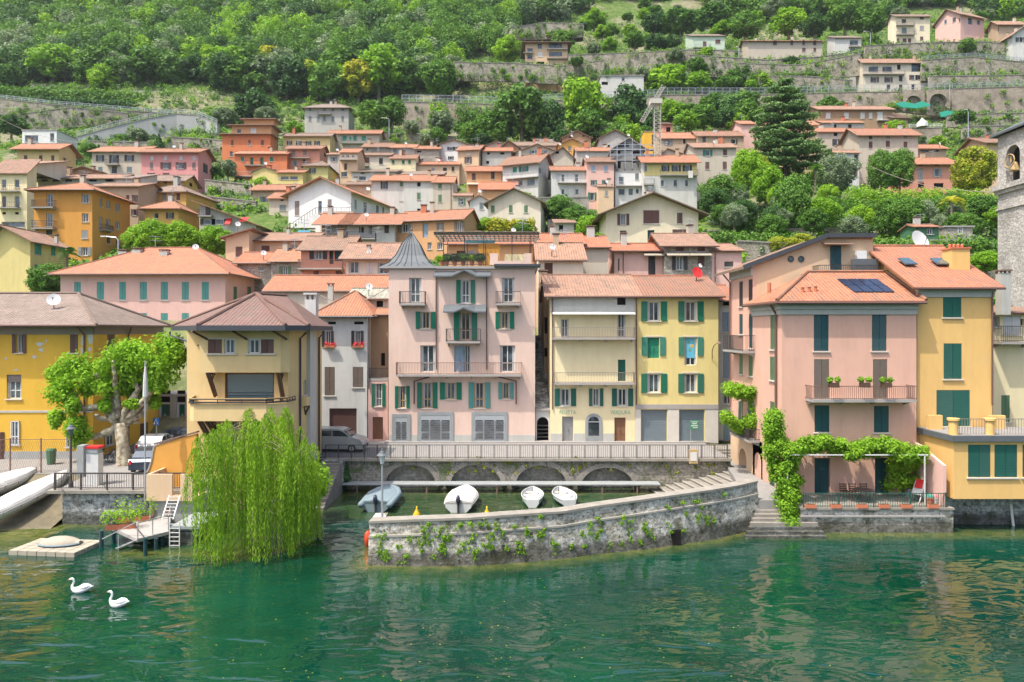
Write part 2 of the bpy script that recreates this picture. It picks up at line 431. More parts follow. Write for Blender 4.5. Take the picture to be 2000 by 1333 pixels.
def wall_faces(mb, w, z0, top, holes, rec=.22):
    """wall with real openings; top = list of (s,z) profile; rectangular field up to the lowest top, gable polygon above"""
    zt = min(z for _, z in top)
    us = sorted({0, w.L, *[h[0] for h in holes], *[h[1] for h in holes]}); zs = sorted({z0, zt, *[h[2] for h in holes], *[h[3] for h in holes]})
    for i in range(len(us)-1):
        for j in range(len(zs)-1):
            if us[i+1]-us[i] < 1e-4 or zs[j+1]-zs[j] < 1e-4: continue
            cu = (us[i]+us[i+1])/2; cz = (zs[j]+zs[j+1])/2
            if any(h[0] < cu < h[1] and h[2] < cz < h[3] for h in holes): continue
            mb.face([w.pt(us[i],zs[j]), w.pt(us[i+1],zs[j]), w.pt(us[i+1],zs[j+1]), w.pt(us[i],zs[j+1])])
    if max(z for _, z in top) > zt+.01:
        mb.face([w.pt(0,zt), w.pt(w.L,zt)]+[w.pt(a,z) for a,z in reversed(top) if z > zt+.005 or 0 < a < w.L])
    for a,b,c,d in holes:
        for p,q in (((a,c),(b,c)),((b,c),(b,d)),((b,d),(a,d)),((a,d),(a,c))):
            mb.face([w.pt(p[0],p[1]), w.pt(q[0],q[1]), w.pt(q[0],q[1],-rec), w.pt(p[0],p[1],-rec)])

def window(root, w, r, kind, col, proud=False, rec=.22, det=True):
    a,b,c,d = r; o = w.a; u = w.u; n = w.n; W_ = b-a; Hh = d-c; base = .03 if proud else -rec
    fr = MB(); sill = True; fm = 'frame_white'; pane = 'glass'; parts = []
    if kind == 'b':
        x = MB(); x.obox(o,u,n,a,b,c,d,base-.04,base+.01); return x.build('window', M['dark'], root)
    if kind in 'd':
        x = MB(); x.obox(o,u,n,a,b,c,d,base-.05,base+.03)
        x.obox(o,u,n,a+W_*.47,a+W_*.53,c,d,base+.03,base+.06)
        for q in (.32,.66): x.obox(o,u,n,a,b,c+Hh*q-.04,c+Hh*q+.04,base+.03,base+.05)
        dd = x.build('door', M['sh_'+col] if 'sh_'+col in M else M[col], root)
        if det:
            h_ = MB(); h_.obox(o,u,n,a+W_*.55,a+W_*.6,c+Hh*.42,c+Hh*.47,base+.06,base+.12); h_.build('handle', M['iron'], dd)
        return dd
    if kind == 'g':
        x = MB(); x.obox(o,u,n,a,b,c,d,base-.05,base+.02); return x.build('roller_shutter', M['sh_'+col], root)
    fw = min(.07, W_*.09) if kind != 'c' else .05
    for (p,q,z,zz) in ((a,b,c,c+fw),(a,b,d-fw,d),(a,a+fw,c,d),(b-fw,b,c,d)): fr.obox(o,u,n,p,q,z,zz,base,base+.06)
    if kind in 'pof' and det:
        m = (a+b)/2; fr.obox(o,u,n,m-fw*.55,m+fw*.55,c+fw,d-fw,base,base+.055)
        if Hh > 1.7: fr.obox(o,u,n,a+fw,b-fw,c+Hh*.34-.04,c+Hh*.34+.04,base,base+.05)
    fmat = 'frame_white' if kind != 'c' else 'surround'
    if kind == 'f': fmat = 'wood_pale'
    root_w = fr.build('window', M[fmat], root)
    if kind != 'c':
        x = MB(); x.obox(o,u,n,a,b,c,d,base-.06,base+.012); x.build('pane', M[pane], root_w)
        if det and kind in 'pof':
            for p in (a+fw, b-fw-W_*.13): x = MB(); x.obox(o,u,n,p,p+W_*.13,c+fw,d-fw,base+.014,base+.03); x.build('curtain', M['curtain'], root_w)
    if kind == 'c':
        for p,q in ((a+.02,(a+b)/2-.012),((a+b)/2+.012,b-.02)):
            x = MB(); x.obox(o,u,n,p,q,c+.02,d-.02,-.06 if not proud else .03,-.01 if not proud else .07); x.build('shutter', M['sh_'+col], root_w)
        x = MB(); x.obox(o,u,n,a,b,c,d,base-.05,base+.0); x.build('backing', M['dark'], root_w)
    if kind in 'of' and col:
        sw = W_*.48
        for p,q in ((a-sw-.03,a-.03),(b+.03,b+sw+.03)):
            x = MB(); x.obox(o,u,n,p,q,c-.03,d+.03,.025,.07)
            if det:
                for z in (c+.02, (c+d)/2, d-.08): x.obox(o,u,n,p,q,z-.035,z+.035,.07,.085)
            x.build('shutter', M['sh_'+col], root_w)
    if Hh < 2.3 or kind == 'c':
        x = MB(); x.obox(o,u,n,a-.1,b+.1,c-.09,c-.01,-rec if not proud else 0,.10); x.build('sill', M['surround'], root_w)
    return root_w

def parse(spec, Z):
    out = []
    for part in spec.replace('\n',' ').split(';'):
        part = part.strip()
        if not part: continue
        k, xs, ys = part.split()
        two = lambda v: [float(q) for q in re.match(r'(-?[\d.]+)-(-?[\d.]+)$', v).groups()]
        y0, y1 = [Z[1]+q/Z[2] for q in two(ys)]
        for xr in xs.split(','):
            x0, x1 = [Z[0]+q/Z[2] for q in two(xr)]
            out.append((k[0], k[2:] if len(k) > 2 else '', x0, x1, y0, y1))
    return out

def balcony(root, w, x0, x1, y0, y1, depth=.95, mat='iron', slab='slabstone', solid=None, sp=.13, brk=True):
    a,b,zb,zt = w.rect(x0,x1,y0,y1); o,u,n = w.a,w.u,w.n
    s_ = MB(); s_.obox(o,u,n,a,b,zb-.16,zb,0,depth)
    sl_ = s_.build('balcony', M[slab], root)
    if brk:
        x = MB()
        k = max(2, int((b-a)/1.6))
        for i in range(k):
            q = a+.15+(b-a-.3)*i/(k-1); x = MB(); x.prism([w.pt(q-.05,zb-.16,.0), w.pt(q-.05,zb-.16,depth*.8), w.pt(q-.05,zb-.42,.0)], u*.1); x.build('bracket', M['slabstone'], sl_)
    r = MB(); zt = min(zt, zb+1.1) if solid is None else zt
    if solid:
        for p,q,d0,d1 in ((a,b,depth-.1,depth),(a,a+.1,0,depth-.1),(b-.1,b,0,depth-.1)): r.obox(o,u,n,p,q,zb,zt,d0,d1)
        r.build('parapet', M[solid], sl_); return sl_
    t = .022
    def bar(p,q): r.beam(p,q,t)
    for h in (zt, zb+.08):
        r.beam(w.pt(a,h,depth-.03), w.pt(b,h,depth-.03), .045); r.beam(w.pt(a,h,0), w.pt(a,h,depth-.03), .04); r.beam(w.pt(b,h,0), w.pt(b,h,depth-.03), .04)
    k = int((b-a)/sp)
    for i in range(k+1):
        q = a+(b-a)*i/k; bar(w.pt(q,zb,depth-.03), w.pt(q,zt,depth-.03))
    for q in (a,b):
        for i in range(1,int(depth/sp)): bar(w.pt(q,zb,i*sp), w.pt(q,zt,i*sp))
    r.build('railing', M[mat], sl_); return sl_

FOOT = []
def turn(pa, pb, pc, Y, D):
    """turn a house so that its side wall ends at column pc: returns the distances of its left and right front corners and its depth"""
    right = pc > pb; px = pb if right else pa; po = pa if right else pb
    X0 = XX(px, Y); best = None; sg = 1 if right else -1
    for i in range(0, 111):
        th = R(i*.5); u = Vector((math.cos(th), -math.sin(th)*sg)); n = Vector((u.y, -u.x))
        k = (po-CX)/F
        den = (u.x-k*u.y)
        if abs(den) < 1e-6: continue
        t = (X0-k*Y)/den; O = Vector((X0-u.x*t, Y-u.y*t))
        C = Vector((X0, Y))-n*D
        if C.y < 1: continue
        e = abs(CX+C.x*F/C.y-pc)
        if best is None or e < best[0]: best = (e, O.y, i)
    if best[2] == 0:
        d = X0*F/(pc-CX)-Y if abs(pc-CX) > 1 else D
        if 2 < d < D: D = d
    return (best[1], Y, D) if right else (Y, best[1], D)
def house(label, pa, pb, Y, D, ye, yr=None, roof='x', wall='cream', tile='tile_orange', Z=(0,0,1), Yb=None, win='', lwin='', rwin='', ov=.55,
          base=None, rf=.5, chim='', bal='', lbal='', rbal='', awn='', cat='house', name='house', dish='', rise=None, gut=None, pipe='', soffit=.16, det=None, walls=None, surr=None, skirt=None, rec=.22, pc=None):
    q = lambda x: Z[0]+x/Z[2]
    r = lambda y: Z[1]+y/Z[2]
    pa, pb, ye = q(pa), q(pb), r(ye)
    if yr is not None: yr = r(yr)
    if pc is not None: Y, Yb, D = turn(pa, pb, q(pc), Y, D)
    Yb = Yb or Y
    fw = wallpx(pa, Y, pb, Yb); A = fw.a; B = fw.b; C = B-fw.n*D; Dp = A-fw.n*D; L = fw.L
    Ym = (Y+Yb)/2
    ze = H-(ye-CY)*min(Y,Yb)/F if Yb != Y else ZZ(ye, Y)
    if rise is None:
        if yr is None: rise = 0.0
        elif roof in ('x','h','m'): rise = ZZ(yr, Ym+D*rf)-ze
        elif roof in ('y','l','v'): rise = ZZ(yr, Ym)-ze
        elif roof in ('s',): rise = ZZ(yr, Ym+D)-ze
        elif roof == 'p': rise = ZZ(yr, Ym+D/2)-ze
        else: rise = 0
    if roof != 'l': rise = max(rise, .05)
    if base is None:
        zb = min(terr(p.x, p.y) for p in (A,B,C,Dp))-1.0
    else: zb = base
    root = thing(name, (((A+B)/2).x, ((A+B)/2).y, zb), label, cat)
    FOOT.append((A,B,C,Dp))
    det = (Ym < 110) if det is None else det
    rw = W(B, C); bw = W(C, Dp); lw = W(Dp, A)
    tops = {}
    top_f = [(0,ze),(L,ze)]; top_b = [(0,ze),(L,ze)]; top_r = [(0,ze),(D,ze)]; top_l = [(0,ze),(D,ze)]
    if roof == 'x': top_r = [(0,ze),(D*rf,ze+rise),(D,ze)]; top_l = [(0,ze),(D*(1-rf),ze+rise),(D,ze)]
    if roof == 'y': top_f = [(0,ze),(L*rf,ze+rise),(L,ze)]; top_b = [(0,ze),(L*(1-rf),ze+rise),(L,ze)]
    if roof == 's': top_b = [(0,ze+rise),(L,ze+rise)]; top_r = [(0,ze),(D,ze+rise)]; top_l = [(0,ze+rise),(D,ze)]
    if roof == 'l': top_f = [(0,ze),(L,ze+rise)]; top_b = [(0,ze+rise),(L,ze)]; top_r = [(0,ze+rise),(D,ze+rise)]
    wl = MB(); hf = {}
    for key, w, spec, tp in (('f',fw,win,top_f),('l',lw,lwin,top_l),('r',rw,rwin,top_r),('b',bw,'',top_b)):
        lst = []
        for k, col, x0, x1, y0, y1 in parse(spec, Z):
            rc = w.rect(x0, x1, y0, y1)
            if rc[0] < .04 or rc[1] > w.L-.04:
                rc = (max(rc[0], .06), min(rc[1], w.L-.06), rc[2], rc[3])
                if rc[1]-rc[0] < .2: continue
            zt = min(z for _, z in tp); pr = rc[3] > zt-.04
            lst.append((k, col, rc, pr))
        holes = [rc for k,c,rc,pr in lst if not pr]
        wall_faces(wl, w, zb, tp, holes, rec)
        hf[key] = (w, lst)
    wo = wl.build('wall', M[wall], root)
    for key, (w, lst) in hf.items():
        for k, col, rc, pr in lst: window(root, w, rc, k, col, pr, rec, det)
    for spec, w in ((bal,fw),(lbal,lw),(rbal,rw)):
        for k, col, x0, x1, y0, y1 in parse(spec, Z):
            balcony(root, w, x0, x1, y0, y1, mat={'':'iron','w':'whitepaint','r':'iron_rust','v':'sh_V'}.get(col, 'iron'), solid=col[1:] if col.startswith('=') else None,
                    sp=.13 if det else .3, brk=det)
    for k, col, x0, x1, y0, y1 in parse(awn, Z):
        a,b,c,d = fw.rect(x0,x1,y0,y1); x = MB(); x.prism([fw.pt(a,d,0), fw.pt(a,c,1.0), fw.pt(a,c-.12,1.0), fw.pt(a,d-.04,0)], fw.u*(b-a)); x.build('awning', M[col or 'tarp_beige'], root)
    # roof
    S = lambda s_, t, z: A+fw.u*s_-fw.n*t+Vector((0,0,z))
    rb = MB(); o = ov; th = soffit
    ridge_pts = []
    if roof == 'x':
        k1 = rise/(D*rf); k2 = rise/(D*(1-rf)) if rf < .999 else 0
        z1 = ze-o*k1; zr = ze+rise
        rb.slab([S(-o,-o,z1), S(L+o,-o,z1), S(L+o,D*rf,zr), S(-o,D*rf,zr)], th)
        if rf < .999: rb.slab([S(-o,D*rf,zr), S(L+o,D*rf,zr), S(L+o,D+o,ze-o*k2), S(-o,D+o,ze-o*k2)], th)
        ridge_pts = [(S(-o,D*rf,zr), S(L+o,D*rf,zr))]
        gl = [(S(-o,-o,z1), S(L+o,-o,z1))]
    elif roof == 'y':
        k1 = rise/(L*rf); k2 = rise/(L*(1-rf)); zr = ze+rise
        rb.slab([S(-o,-o,ze-o*k1), S(L*rf,-o,zr), S(L*rf,D+o,zr), S(-o,D+o,ze-o*k1)], th)
        rb.slab([S(L*rf,-o,zr), S(L+o,-o,ze-o*k2), S(L+o,D+o,ze-o*k2), S(L*rf,D+o,zr)], th)
        ridge_pts = [(S(L*rf,-o,zr), S(L*rf,D+o,zr))]
        gl = [(S(-o,-o,ze-o*k1), S(-o,D+o,ze-o*k1)), (S(L+o,-o,ze-o*k2), S(L+o,D+o,ze-o*k2))]
    elif roof in 'hp':
        hl = min(D/2, L/2-.05) if roof == 'h' else L/2
        k = rise/(D/2); z1 = ze-o*k; zr = ze+rise
        if roof == 'p': p1 = p2 = S(L/2, D/2, zr)
        else: p1 = S(hl, D/2, zr); p2 = S(L-hl, D/2, zr)
        a_,b_,c_,d_ = S(-o,-o,z1), S(L+o,-o,z1), S(L+o,D+o,z1), S(-o,D+o,z1)
        rb.slab([a_,b_,p2,p1] if roof == 'h' else [a_,b_,p1], th); rb.slab([b_,c_,p2], th)
        rb.slab([c_,d_,p1,p2] if roof == 'h' else [c_,d_,p1], th); rb.slab([d_,a_,p1], th)
        ridge_pts = [(a_,p1),(b_,p2),(c_,p2),(d_,p1)]+([(p1,p2)] if roof == 'h' else [])
        gl = [(a_,b_),(b_,c_),(d_,a_)]
    elif roof == 's':
        k = rise/D
        rb.slab([S(-o,-o,ze-o*k), S(L+o,-o,ze-o*k), S(L+o,D+o,ze+rise+o*k), S(-o,D+o,ze+rise+o*k)], th); gl = [(S(-o,-o,ze-o*k), S(L+o,-o,ze-o*k))]
    elif roof == 'l':
        k = rise/L
        rb.slab([S(-o,-o,ze-o*k), S(L+o,-o,ze+rise+o*k), S(L+o,D+o,ze+rise+o*k), S(-o,D+o,ze-o*k)], th); gl = [(S(-o,-o,ze-o*k), S(-o,D+o,ze-o*k))]
    else:
        rb.slab([S(-o,-o,ze+.02), S(L+o,-o,ze+.02), S(L+o,D+o,ze+.02), S(-o,D+o,ze+.02)], .22); gl = []
    # lift roof planes so their underside clears the wall top
    rb.v = [(x,y,z+th+.01) for x,y,z in rb.v]
    if roof == 'f': rb.v = [(x,y,z+.05) for x,y,z in rb.v]
    ro = rb.build('roof', M[tile], root)
    if ridge_pts and Ym < 230:
        x = MB()
        for p, q_ in ridge_pts: x.tube([p+Vector((0,0,th+.03)), q_+Vector((0,0,th+.03))], .10, 6)
        x.build('ridge_tiles', M[tile], ro)
    g_ = MB()
    for p, q_ in gl:
        up = Vector((0,0,th-.09)); g_.tube([p+up, q_+up], .085 if Ym < 120 else .1, 6)
    if g_.f and det: g_.build('gutter', M[gut or 'gutter'], ro)
    for item in pipe.split():
        x0, y0, y1 = [float(v) for v in item.split(',')]; s_ = fw.s_of(q(x0)); x = MB()
        x.tube([fw.pt(s_, fw.z_of(r(y0),s_), .1), fw.pt(s_, fw.z_of(r(y1),s_), .1)], .055, 6); x.build('downpipe', M[gut or 'gutter'], root)
    for item in chim.split():
        x0, x1, y0, y1, t = [float(v) for v in item.split(',')]
        Yc = Ym+t; c0, c1 = XX(q(x0),Yc), XX(q(x1),Yc); zt_, zb_ = ZZ(r(y0),Yc), ZZ(r(y1),Yc)
        w_ = c1-c0; x = MB(); x.box((c0,Yc,zb_-.8),(c1,Yc+w_*.8,zt_-.25)); ch = x.build('chimney', M['plaster_grey'], ro)
        x = MB(); x.box((c0-.08,Yc-.08,zt_-.1),(c1+.08,Yc+w_*.8+.08,zt_))
        for i in (0,1):
            for j in (0,1): x.box((c0+i*(w_-.1),Yc+j*(w_*.8-.1),zt_-.25),(c0+i*(w_-.1)+.1,Yc+j*(w_*.8-.1)+.1,zt_-.1))
        x.build('chimney_cap', M['tile_old'], ch)
    rq = random.Random(label)
    if roof in 'xyh' and Ym > 62:
        A_, B_ = ridge_pts[-1]
        for i in range(rq.choice((0,1,1,2)) if not chim else 0):
            c_ = A_.lerp(B_, rq.uniform(.15,.85)); wq = rq.uniform(.28,.42); hq = rq.uniform(.7,1.3); c_ = c_-fw.n*0+Vector((0,rq.uniform(-1.2,.3),0)); x = MB(); x.box((c_.x-wq,c_.y-wq,c_.z-1.2),(c_.x+wq,c_.y+wq,c_.z+hq)); ch = x.build('chimney', M[rq.choice(('plaster_grey','tan','beige','terracotta'))], ro)
            x = MB(); x.box((c_.x-wq-.1,c_.y-wq-.1,c_.z+hq+.12),(c_.x+wq+.1,c_.y+wq+.1,c_.z+hq+.2)); x.box((c_.x-wq*.7,c_.y-wq*.7,c_.z+hq),(c_.x+wq*.7,c_.y+wq*.7,c_.z+hq+.12)); x.build('chimney_cap', M['tile_old'], ch)
        if rq.random() < .55 and Ym < 215:
            c_ = A_.lerp(B_, rq.uniform(.1,.9)); hq = rq.uniform(1.4,2.4); x = MB(); x.beam(c_-Vector((0,0,.3)), c_+Vector((0,0,hq)), .05); d_ = Vector((rq.uniform(-1,1),rq.uniform(-1,1),0)).normalized()
            for zz in (hq-.1, hq-.6):
                x.beam(c_+Vector((0,0,zz))-d_*.7, c_+Vector((0,0,zz))+d_*.7, .04); e_ = Vector((-d_.y,d_.x,0))
                for k in (-.6,-.2,.2,.6): x.beam(c_+Vector((0,0,zz))+d_*k-e_*.35, c_+Vector((0,0,zz))+d_*k+e_*.35, .03)
            x.build('antenna', M['steel'], ro)
    if roof in 'xyhl' and rq.random() < .16 and not dish and 62 < Ym < 200:
        c_ = S(L*rq.uniform(.2,.8), .2, ze+max(.2,rise*.15)+1.0) if roof in 'xh' else S(L*.5, .2, ze+rise+.9); sat_dish(root, c_, .34)
    for item in dish.split():
        x0, y0, rr, t = [float(v) for v in item.split(',')]
        Yc = Ym+t; c = P(q(x0), r(y0), Yc); rad = rr/Z[2]*Yc/F; sat_dish(root, c, rad)
    return root, fw, ze, rise

def sat_dish(root, c, rad, mat='whitepaint', down=1.0):
    x = MB(); ax = Vector((.35,-.85,.35)).normalized(); a = ax.cross(Vector((0,0,1))).normalized(); b = a.cross(ax)
    n0 = len(x.v); seg = 14
    for i, (rr, dz) in enumerate(((.02,0),(.55,.05),(1,.17))):
        for k in range(seg):
            t = 2*math.pi*k/seg; x.v.append(tuple(c+a*(math.cos(t)*rr*rad)+b*(math.sin(t)*rr*rad)+ax*(dz*rad)))
    for i in range(2):
        for k in range(seg):
            k2 = (k+1) % seg; x.f.append((n0+i*seg+k, n0+i*seg+k2, n0+(i+1)*seg+k2, n0+(i+1)*seg+k)); x.uv.append(None)
    d = x.build('satellite_dish', M[mat], root, smooth=True)
    x = MB(); x.beam(c-ax*.05, c-ax*.1-Vector((0,0,rad+down*.6)), .06); x.beam(c+b*(-rad*.9), c+ax*(rad*.8), .03); x.box(tuple(c+ax*(rad*.8)-Vector((.04,.04,.04))), tuple(c+ax*(rad*.8)+Vector((.04,.04,.04))))
    x.build('mast', M['iron'], d)
    return d
# ---------------------------------------------------------------- the hillside town (columns and rows read off the photograph, each house at its own distance)
ZA=(0,0,2.857); ZB=(650,0,2.857); ZC=(1300,0,2.857)
Z4=(0,220,3.702); Z5=(400,220,3.702); Z6=(800,220,3.702); Z7=(1150,200,3.702); Z8=(1500,200,3.702); ZU=(0,0,1)
ZK=(180,320,7.143); ZM=(620,260,6.667)
h = house
# left part
h('pink town house with hipped orange roof and teal shutters, behind the grey-roofed yellow house',118,440,78,13,530,487,'h','pink_pale','tile_bright',pc=527,ov=.9,
  win='c:T 145-158,189-203,233-246,273-287,314-328,355-369,394-408 551-586; c:T 145-158,189-203,233-246,273-287,314-328,355-369,394-408 612-646',rwin='c:E 456-463,483-491 560-588',
  chim='231,246,487,503,5 257,274,484,500,5 311,326,487,510,4', dish='382,483,6,6')
h('pale yellow house with flat blind panels on its gable at the left edge',-75,219,88,12,925,828,'y','yellow','tile_weathered',Z4,pc=470,ov=.8,rf=.36,rwin='c:V 250-300 945-1028; c:V 370-402 962-1035; c:V 250-280 1100-1145',chim='392,412,880,905,4')
h('tall orange apartment house with white-framed windows and balconies on its left',245,667,105,13,555,515,'h','orange','tile_orange',Z4,pc=940,ov=.9,
  win='p 590-645 590-655; p 592-640 730-792; c:O 590-636 852-912; o:O 590-636 975-1035; p 335-384 588-680; p:B 332-382 730-825; c:D 332-378 850-885',
  rwin='p 718-740 615-680; p 768-798 638-695; p 837-865 660-715; p 716-740 755-850; p 768-798 770-830; p 837-865 790-845; c:D 772-796 895-948; c:D 838-856 908-960',
  bal='x: 255-410 640-690; x: 255-410 782-840',rbal='x: 720-782 815-850')
h('cream apartment block with glazed roof terrace at the left edge',-40,195,118,11,430,360,'s','yellow_pale','tile_old',Z4,pc=265,ov=.5,
  win='p 12-45,105-140 485-545; p 12-45,105-140 605-690; b 15-42,107-135 720-738; p 12-180 790-830',bal='x: 0-150 535-572; x: 0-150 655-692')
h('glazed greenhouse room on the cream apartment block',-40,265,121,8,375,358,'s','cream','tile_brown',Z4,base=40,win='p -30-20,30-80,90-140,150-185 385-425; c:O 295-318 395-430')
h('sand-coloured farmhouse with orange roof and small brown windows below the modern villa',122,425,150,12,258,232,'x','yellow_sand','tile_orange',Z4,pc=548,ov=1.1,
  win='c:B 172-198,282-307,370-393 310-358',rwin='c:B 458-478 328-370')
h('modern white flat-roofed villa high on the left',160,410,182,12,132,None,'f','white','slabstone',Z4,pc=560,ov=.15,win='p 180-275 165-212; p 362-392 150-205')
h('beige house with dark shutters left of the rose pink house',665,1022,152,11,282,252,'x','beige','tile_orange',Z4,ov=.7,
  win='o:D 710-738,918-952 310-352; o:D 808-842 310-366; c:S 710-742,916-955 393-435; c:D 808-845 390-440; b 815-835,928-948 278-290',bal='x: 775-870 345-380')
h('rose pink house with reddish roof and white attic windows',1022,1432,150,13,285,268,'x','rose','tile_orange',Z4,pc=1530,ov=.9,
  win='c:W 1087-1110,1185-1208,1297-1320,1392-1415 315-345; c:R 1083-1107,1390-1415 362-408; o:B 1180-1218,1290-1328 362-408; o:B 1080-1108,1190-1212 438-462',rwin='c:D 1468-1502 372-440')
h('open timber shelter under a dark red gable roof behind the long grey roof',490,730,138,7,432,398,'y','brown_old','tile_brown',Z4,ov=.8,win='b 530-680 440-458')
h('long low house with pale terracotta roof behind the orange apartment house',275,850,128,9,478,455,'x','grey','tile_weathered',Z4,ov=.6,win='b 300-345,380-430,470-520,640-700,760-820 482-500')
h('grey stone cottage end with slate roof beside the ochre houses',840,955,127,9,480,455,'s','grey_light','tile_grey',Z4,ov=.4)
h('weathered beige house squeezed behind the orange apartment house',660,1000,120,10,535,518,'x','tan','tile_weathered',Z4,pc=1030,ov=.6,rwin='',win='c:B 912-935 598-640; o:B 965-985 598-650; c:B 1005-1020 610-650; o:B 960-985 700-745')
h('ochre house with taupe gable roof, highest of the three ochre houses',968,1330,138,9,492,460,'x','ochre','tile_brown',Z4,pc=1430,ov=.7,win='b 1052-1080,1185-1210 497-512; c:O 1050-1080 530-548',rwin='b 1370-1388 510-535')
h('ochre house with hipped taupe roof and brown shutters, middle of the three ochre houses',1010,1345,126,10,570,525,'h','ochre','tile_brown',Z4,pc=1560,ov=.6,
  win='o:R 1082-1110 585-635; c:O 1175-1203 578-635; c:B 1275-1302 585-635',dish='1292,605,12,1')
h('ochre house with orange hipped roof, lowest of the three ochre houses',1045,1290,115,8,688,640,'h','ochre','tile_orange',Z4,pc=1440,ov=.8,
  win='p 1113-1145 727-768; o:D 1216-1243 725-768')
h('grey house with long sloping roof and red awnings above the leafy trees',1440,1850,118,12,662,640,'l','grey','tile_orange',Z4,ov=1.0,rise=-3.6,
  win='d:D 1488-1522 680-740; o:D 1475-1530,1560-1620 772-810',bal='x: 1448-1545 705-752',awn='x:red 1640-1678 765-812; x:red 1745-1800 758-790')
# red and orange group
h('brick red corner house with small shuttered windows above the terraces',125,475,180,10,163,None,'f','red_orange','tile_orange',Z5,pc=512,ov=.8,
  win='c:B 188-208,312-332,405-428 200-238; p:B 180-205 282-318; p:B 182-206 358-390; c:B 182-205 425-455')
h('orange upper storey with flat roofs behind the brick red corner house',195,480,186,10,100,None,'f','orange_old','tile_old',Z5,pc=530,ov=1.0,win='p 232-262 120-148; c:W 330-372 112-150')
h('orange penthouse with projecting flat eaves on top of the red group',285,500,189,8,55,None,'f','orange_old','tile_old',Z5,pc=528,ov=.9)
h('bright orange house with green doors and a vine-hung balcony',215,595,168,9,300,285,'x','red_orange','tile_orange',Z5,ov=.5,
  win='c:G 260-285 320-352; d:G 328-352,400-425 325-378; c:G 470-495 322-355; c:G 255-278,330-350 480-520',bal='x: 290-440 350-385; x:w 210-345 420-465')
h('yellow house with four dark shuttered windows under a vine',565,905,190,9,170,155,'x','yellow_sand','tile_brown',Z5,pc=945,ov=.7,win='o:D 603-622,670-690,740-760,802-822 208-236')
h('olive-grey house with turquoise balcony doors',905,1262,196,9,150,133,'x','beige','tile_orange',Z5,pc=1285,ov=.8,win='d:V 995-1025,1075-1098,1135-1165 168-205; c:V 1045-1060 175-200',bal='x:v 990-1180 185-225')
h('reddish brick house with wooden balconies and open gable',600,830,170,10,262,245,'x','salmon','tile_orange',Z5,pc=890,ov=.8,
  win='c:R 630-655,710-735 275-310; p:D 635-665 345-385; b 710-730 340-365',bal='x:r 605-765 300-332',rwin='b 862-875 295-320')
h('little yellow house with blank gable and bright bush in front',345,530,155,8,430,396,'y','yellow','tile_weathered',Z5,ov=.3,rf=.45)
h('low yellow annex with strip windows under orange tiles',530,710,154,7,435,420,'x','yellow','tile_orange',Z5,ov=.5,win='p 548-606,615-672 462-486')
h('olive yellow house with grey hipped roof and one wide window',710,890,157,10,385,357,'h','olive_yellow','tile_brown',Z5,pc=968,ov=.6,win='o:D 768-790 405-438')
h('narrow grey stone house with light blue window beside the brick house',888,975,165,8,305,296,'x','grey','tile_weathered',Z5,ov=.4,win='o:S 922-946 322-355')
h('slim peach house with white loggia on the top floor',978,1105,160,8,290,268,'x','peach','tile_orange',Z5,ov=.4,win='p 990-1010,1020-1045,1060-1085 305-325; d:B 1008-1028 368-415; p 985-1030 430-465',bal='x:w 980-1100 320-345')
h('long stone row house with orange roof high in the middle of town',1145,1350,185,8,250,226,'x','rubble','tile_orange',Z5,ov=.5,win='b 1170-1180 260-275')
h('stone row house with white door beside the long stone row',1350,1520,184,8,255,235,'x','grey','tile_orange',Z5,ov=.5,win='c:S 1358-1388 265-305; d:W 1392-1412 262-310; c:S 1425-1450 265-300')
h('bare stone barn with orange roof at the end of the stone row',1520,1695,183,8,265,248,'x','rubble','tile_orange',Z5,ov=.5,win='b 1535-1565 278-290; o:D 1553-1570 335-358')
h('pinkish house with two brown shuttered doors and a small iron balcony',1110,1340,172,8,310,298,'x','cream','tile_weathered',Z5,ov=.5,win='c:B 1160-1190 325-370; c:D 1260-1288 330-375',bal='x: 1130-1190 362-390')
h('small yellow house with green shutters beside the pinkish house',1340,1525,170,8,335,310,'x','yellow_pale','tile_orange',Z5,ov=.4,win='c:G 1352-1372,1425-1445,1470-1490 345-372')
h('grey stone house with flat dark roof and strip window in mid town',1060,1380,158,8,430,418,'s','grey_light','tile_grey',Z5,ov=.5,win='b 1125-1155 432-444; p:D 1112-1165 462-490')
h('dark red house with an arched lunette dormer',1380,1720,160,7,450,430,'s','stucco_red','tile_brown',Z5,ov=.4)
h('peach house row right of the red arched dormer',1530,1840,171,8,378,362,'x','peach','tile_orange',Z5,ov=.4,win='c:O 1640-1662 400-430; d:D 1722-1750 400-450; c:D 1785-1805 392-425')
h('long grey plastered house with dark shutters, left half of the orange-roofed block',1205,1440,140,10,492,458,'x','grey_light','tile_orange',Z5,ov=.6,win='o:D 1285-1310 500-552; c:E 1410-1432 500-535; c:W 1410-1432 570-640')
h('tall cream plastered house with small dark windows, middle of the orange-roofed block',1440,1650,139,10,497,458,'x','grey_light','tile_orange',Z5,ov=.4,win='b 1535-1560 505-535; c:E 1535-1560 580-632; b 1535-1560 695-715')
h('tall beige plastered house with downpipe, right end of the orange-roofed block',1650,1795,138,10,508,470,'x','beige','tile_orange',Z5,ov=.4,win='c:E 1688-1714 515-552; c:E 1688-1714 595-648',pipe='1780,520,700')
h('low brown roof shed behind the white gabled house',1020,1250,142,6,522,505,'x','tan','tile_old',Z5,ov=.5)
h('stone-brown house with grey shutters and flower pots left of the white gabled house',345,640,142,9,560,528,'x','tan','tile_orange',Z5,ov=.7,win='o:S 412-440 610-662; o:S 412-438 712-755')
h('narrow sand house with grey shutters beside the white gabled house',465,615,134,9,622,585,'x','beige','tile_orange',Z5,ov=.5,win='c:S 540-588 668-710; o:S 540-568 772-822; b 545-570 628-640')
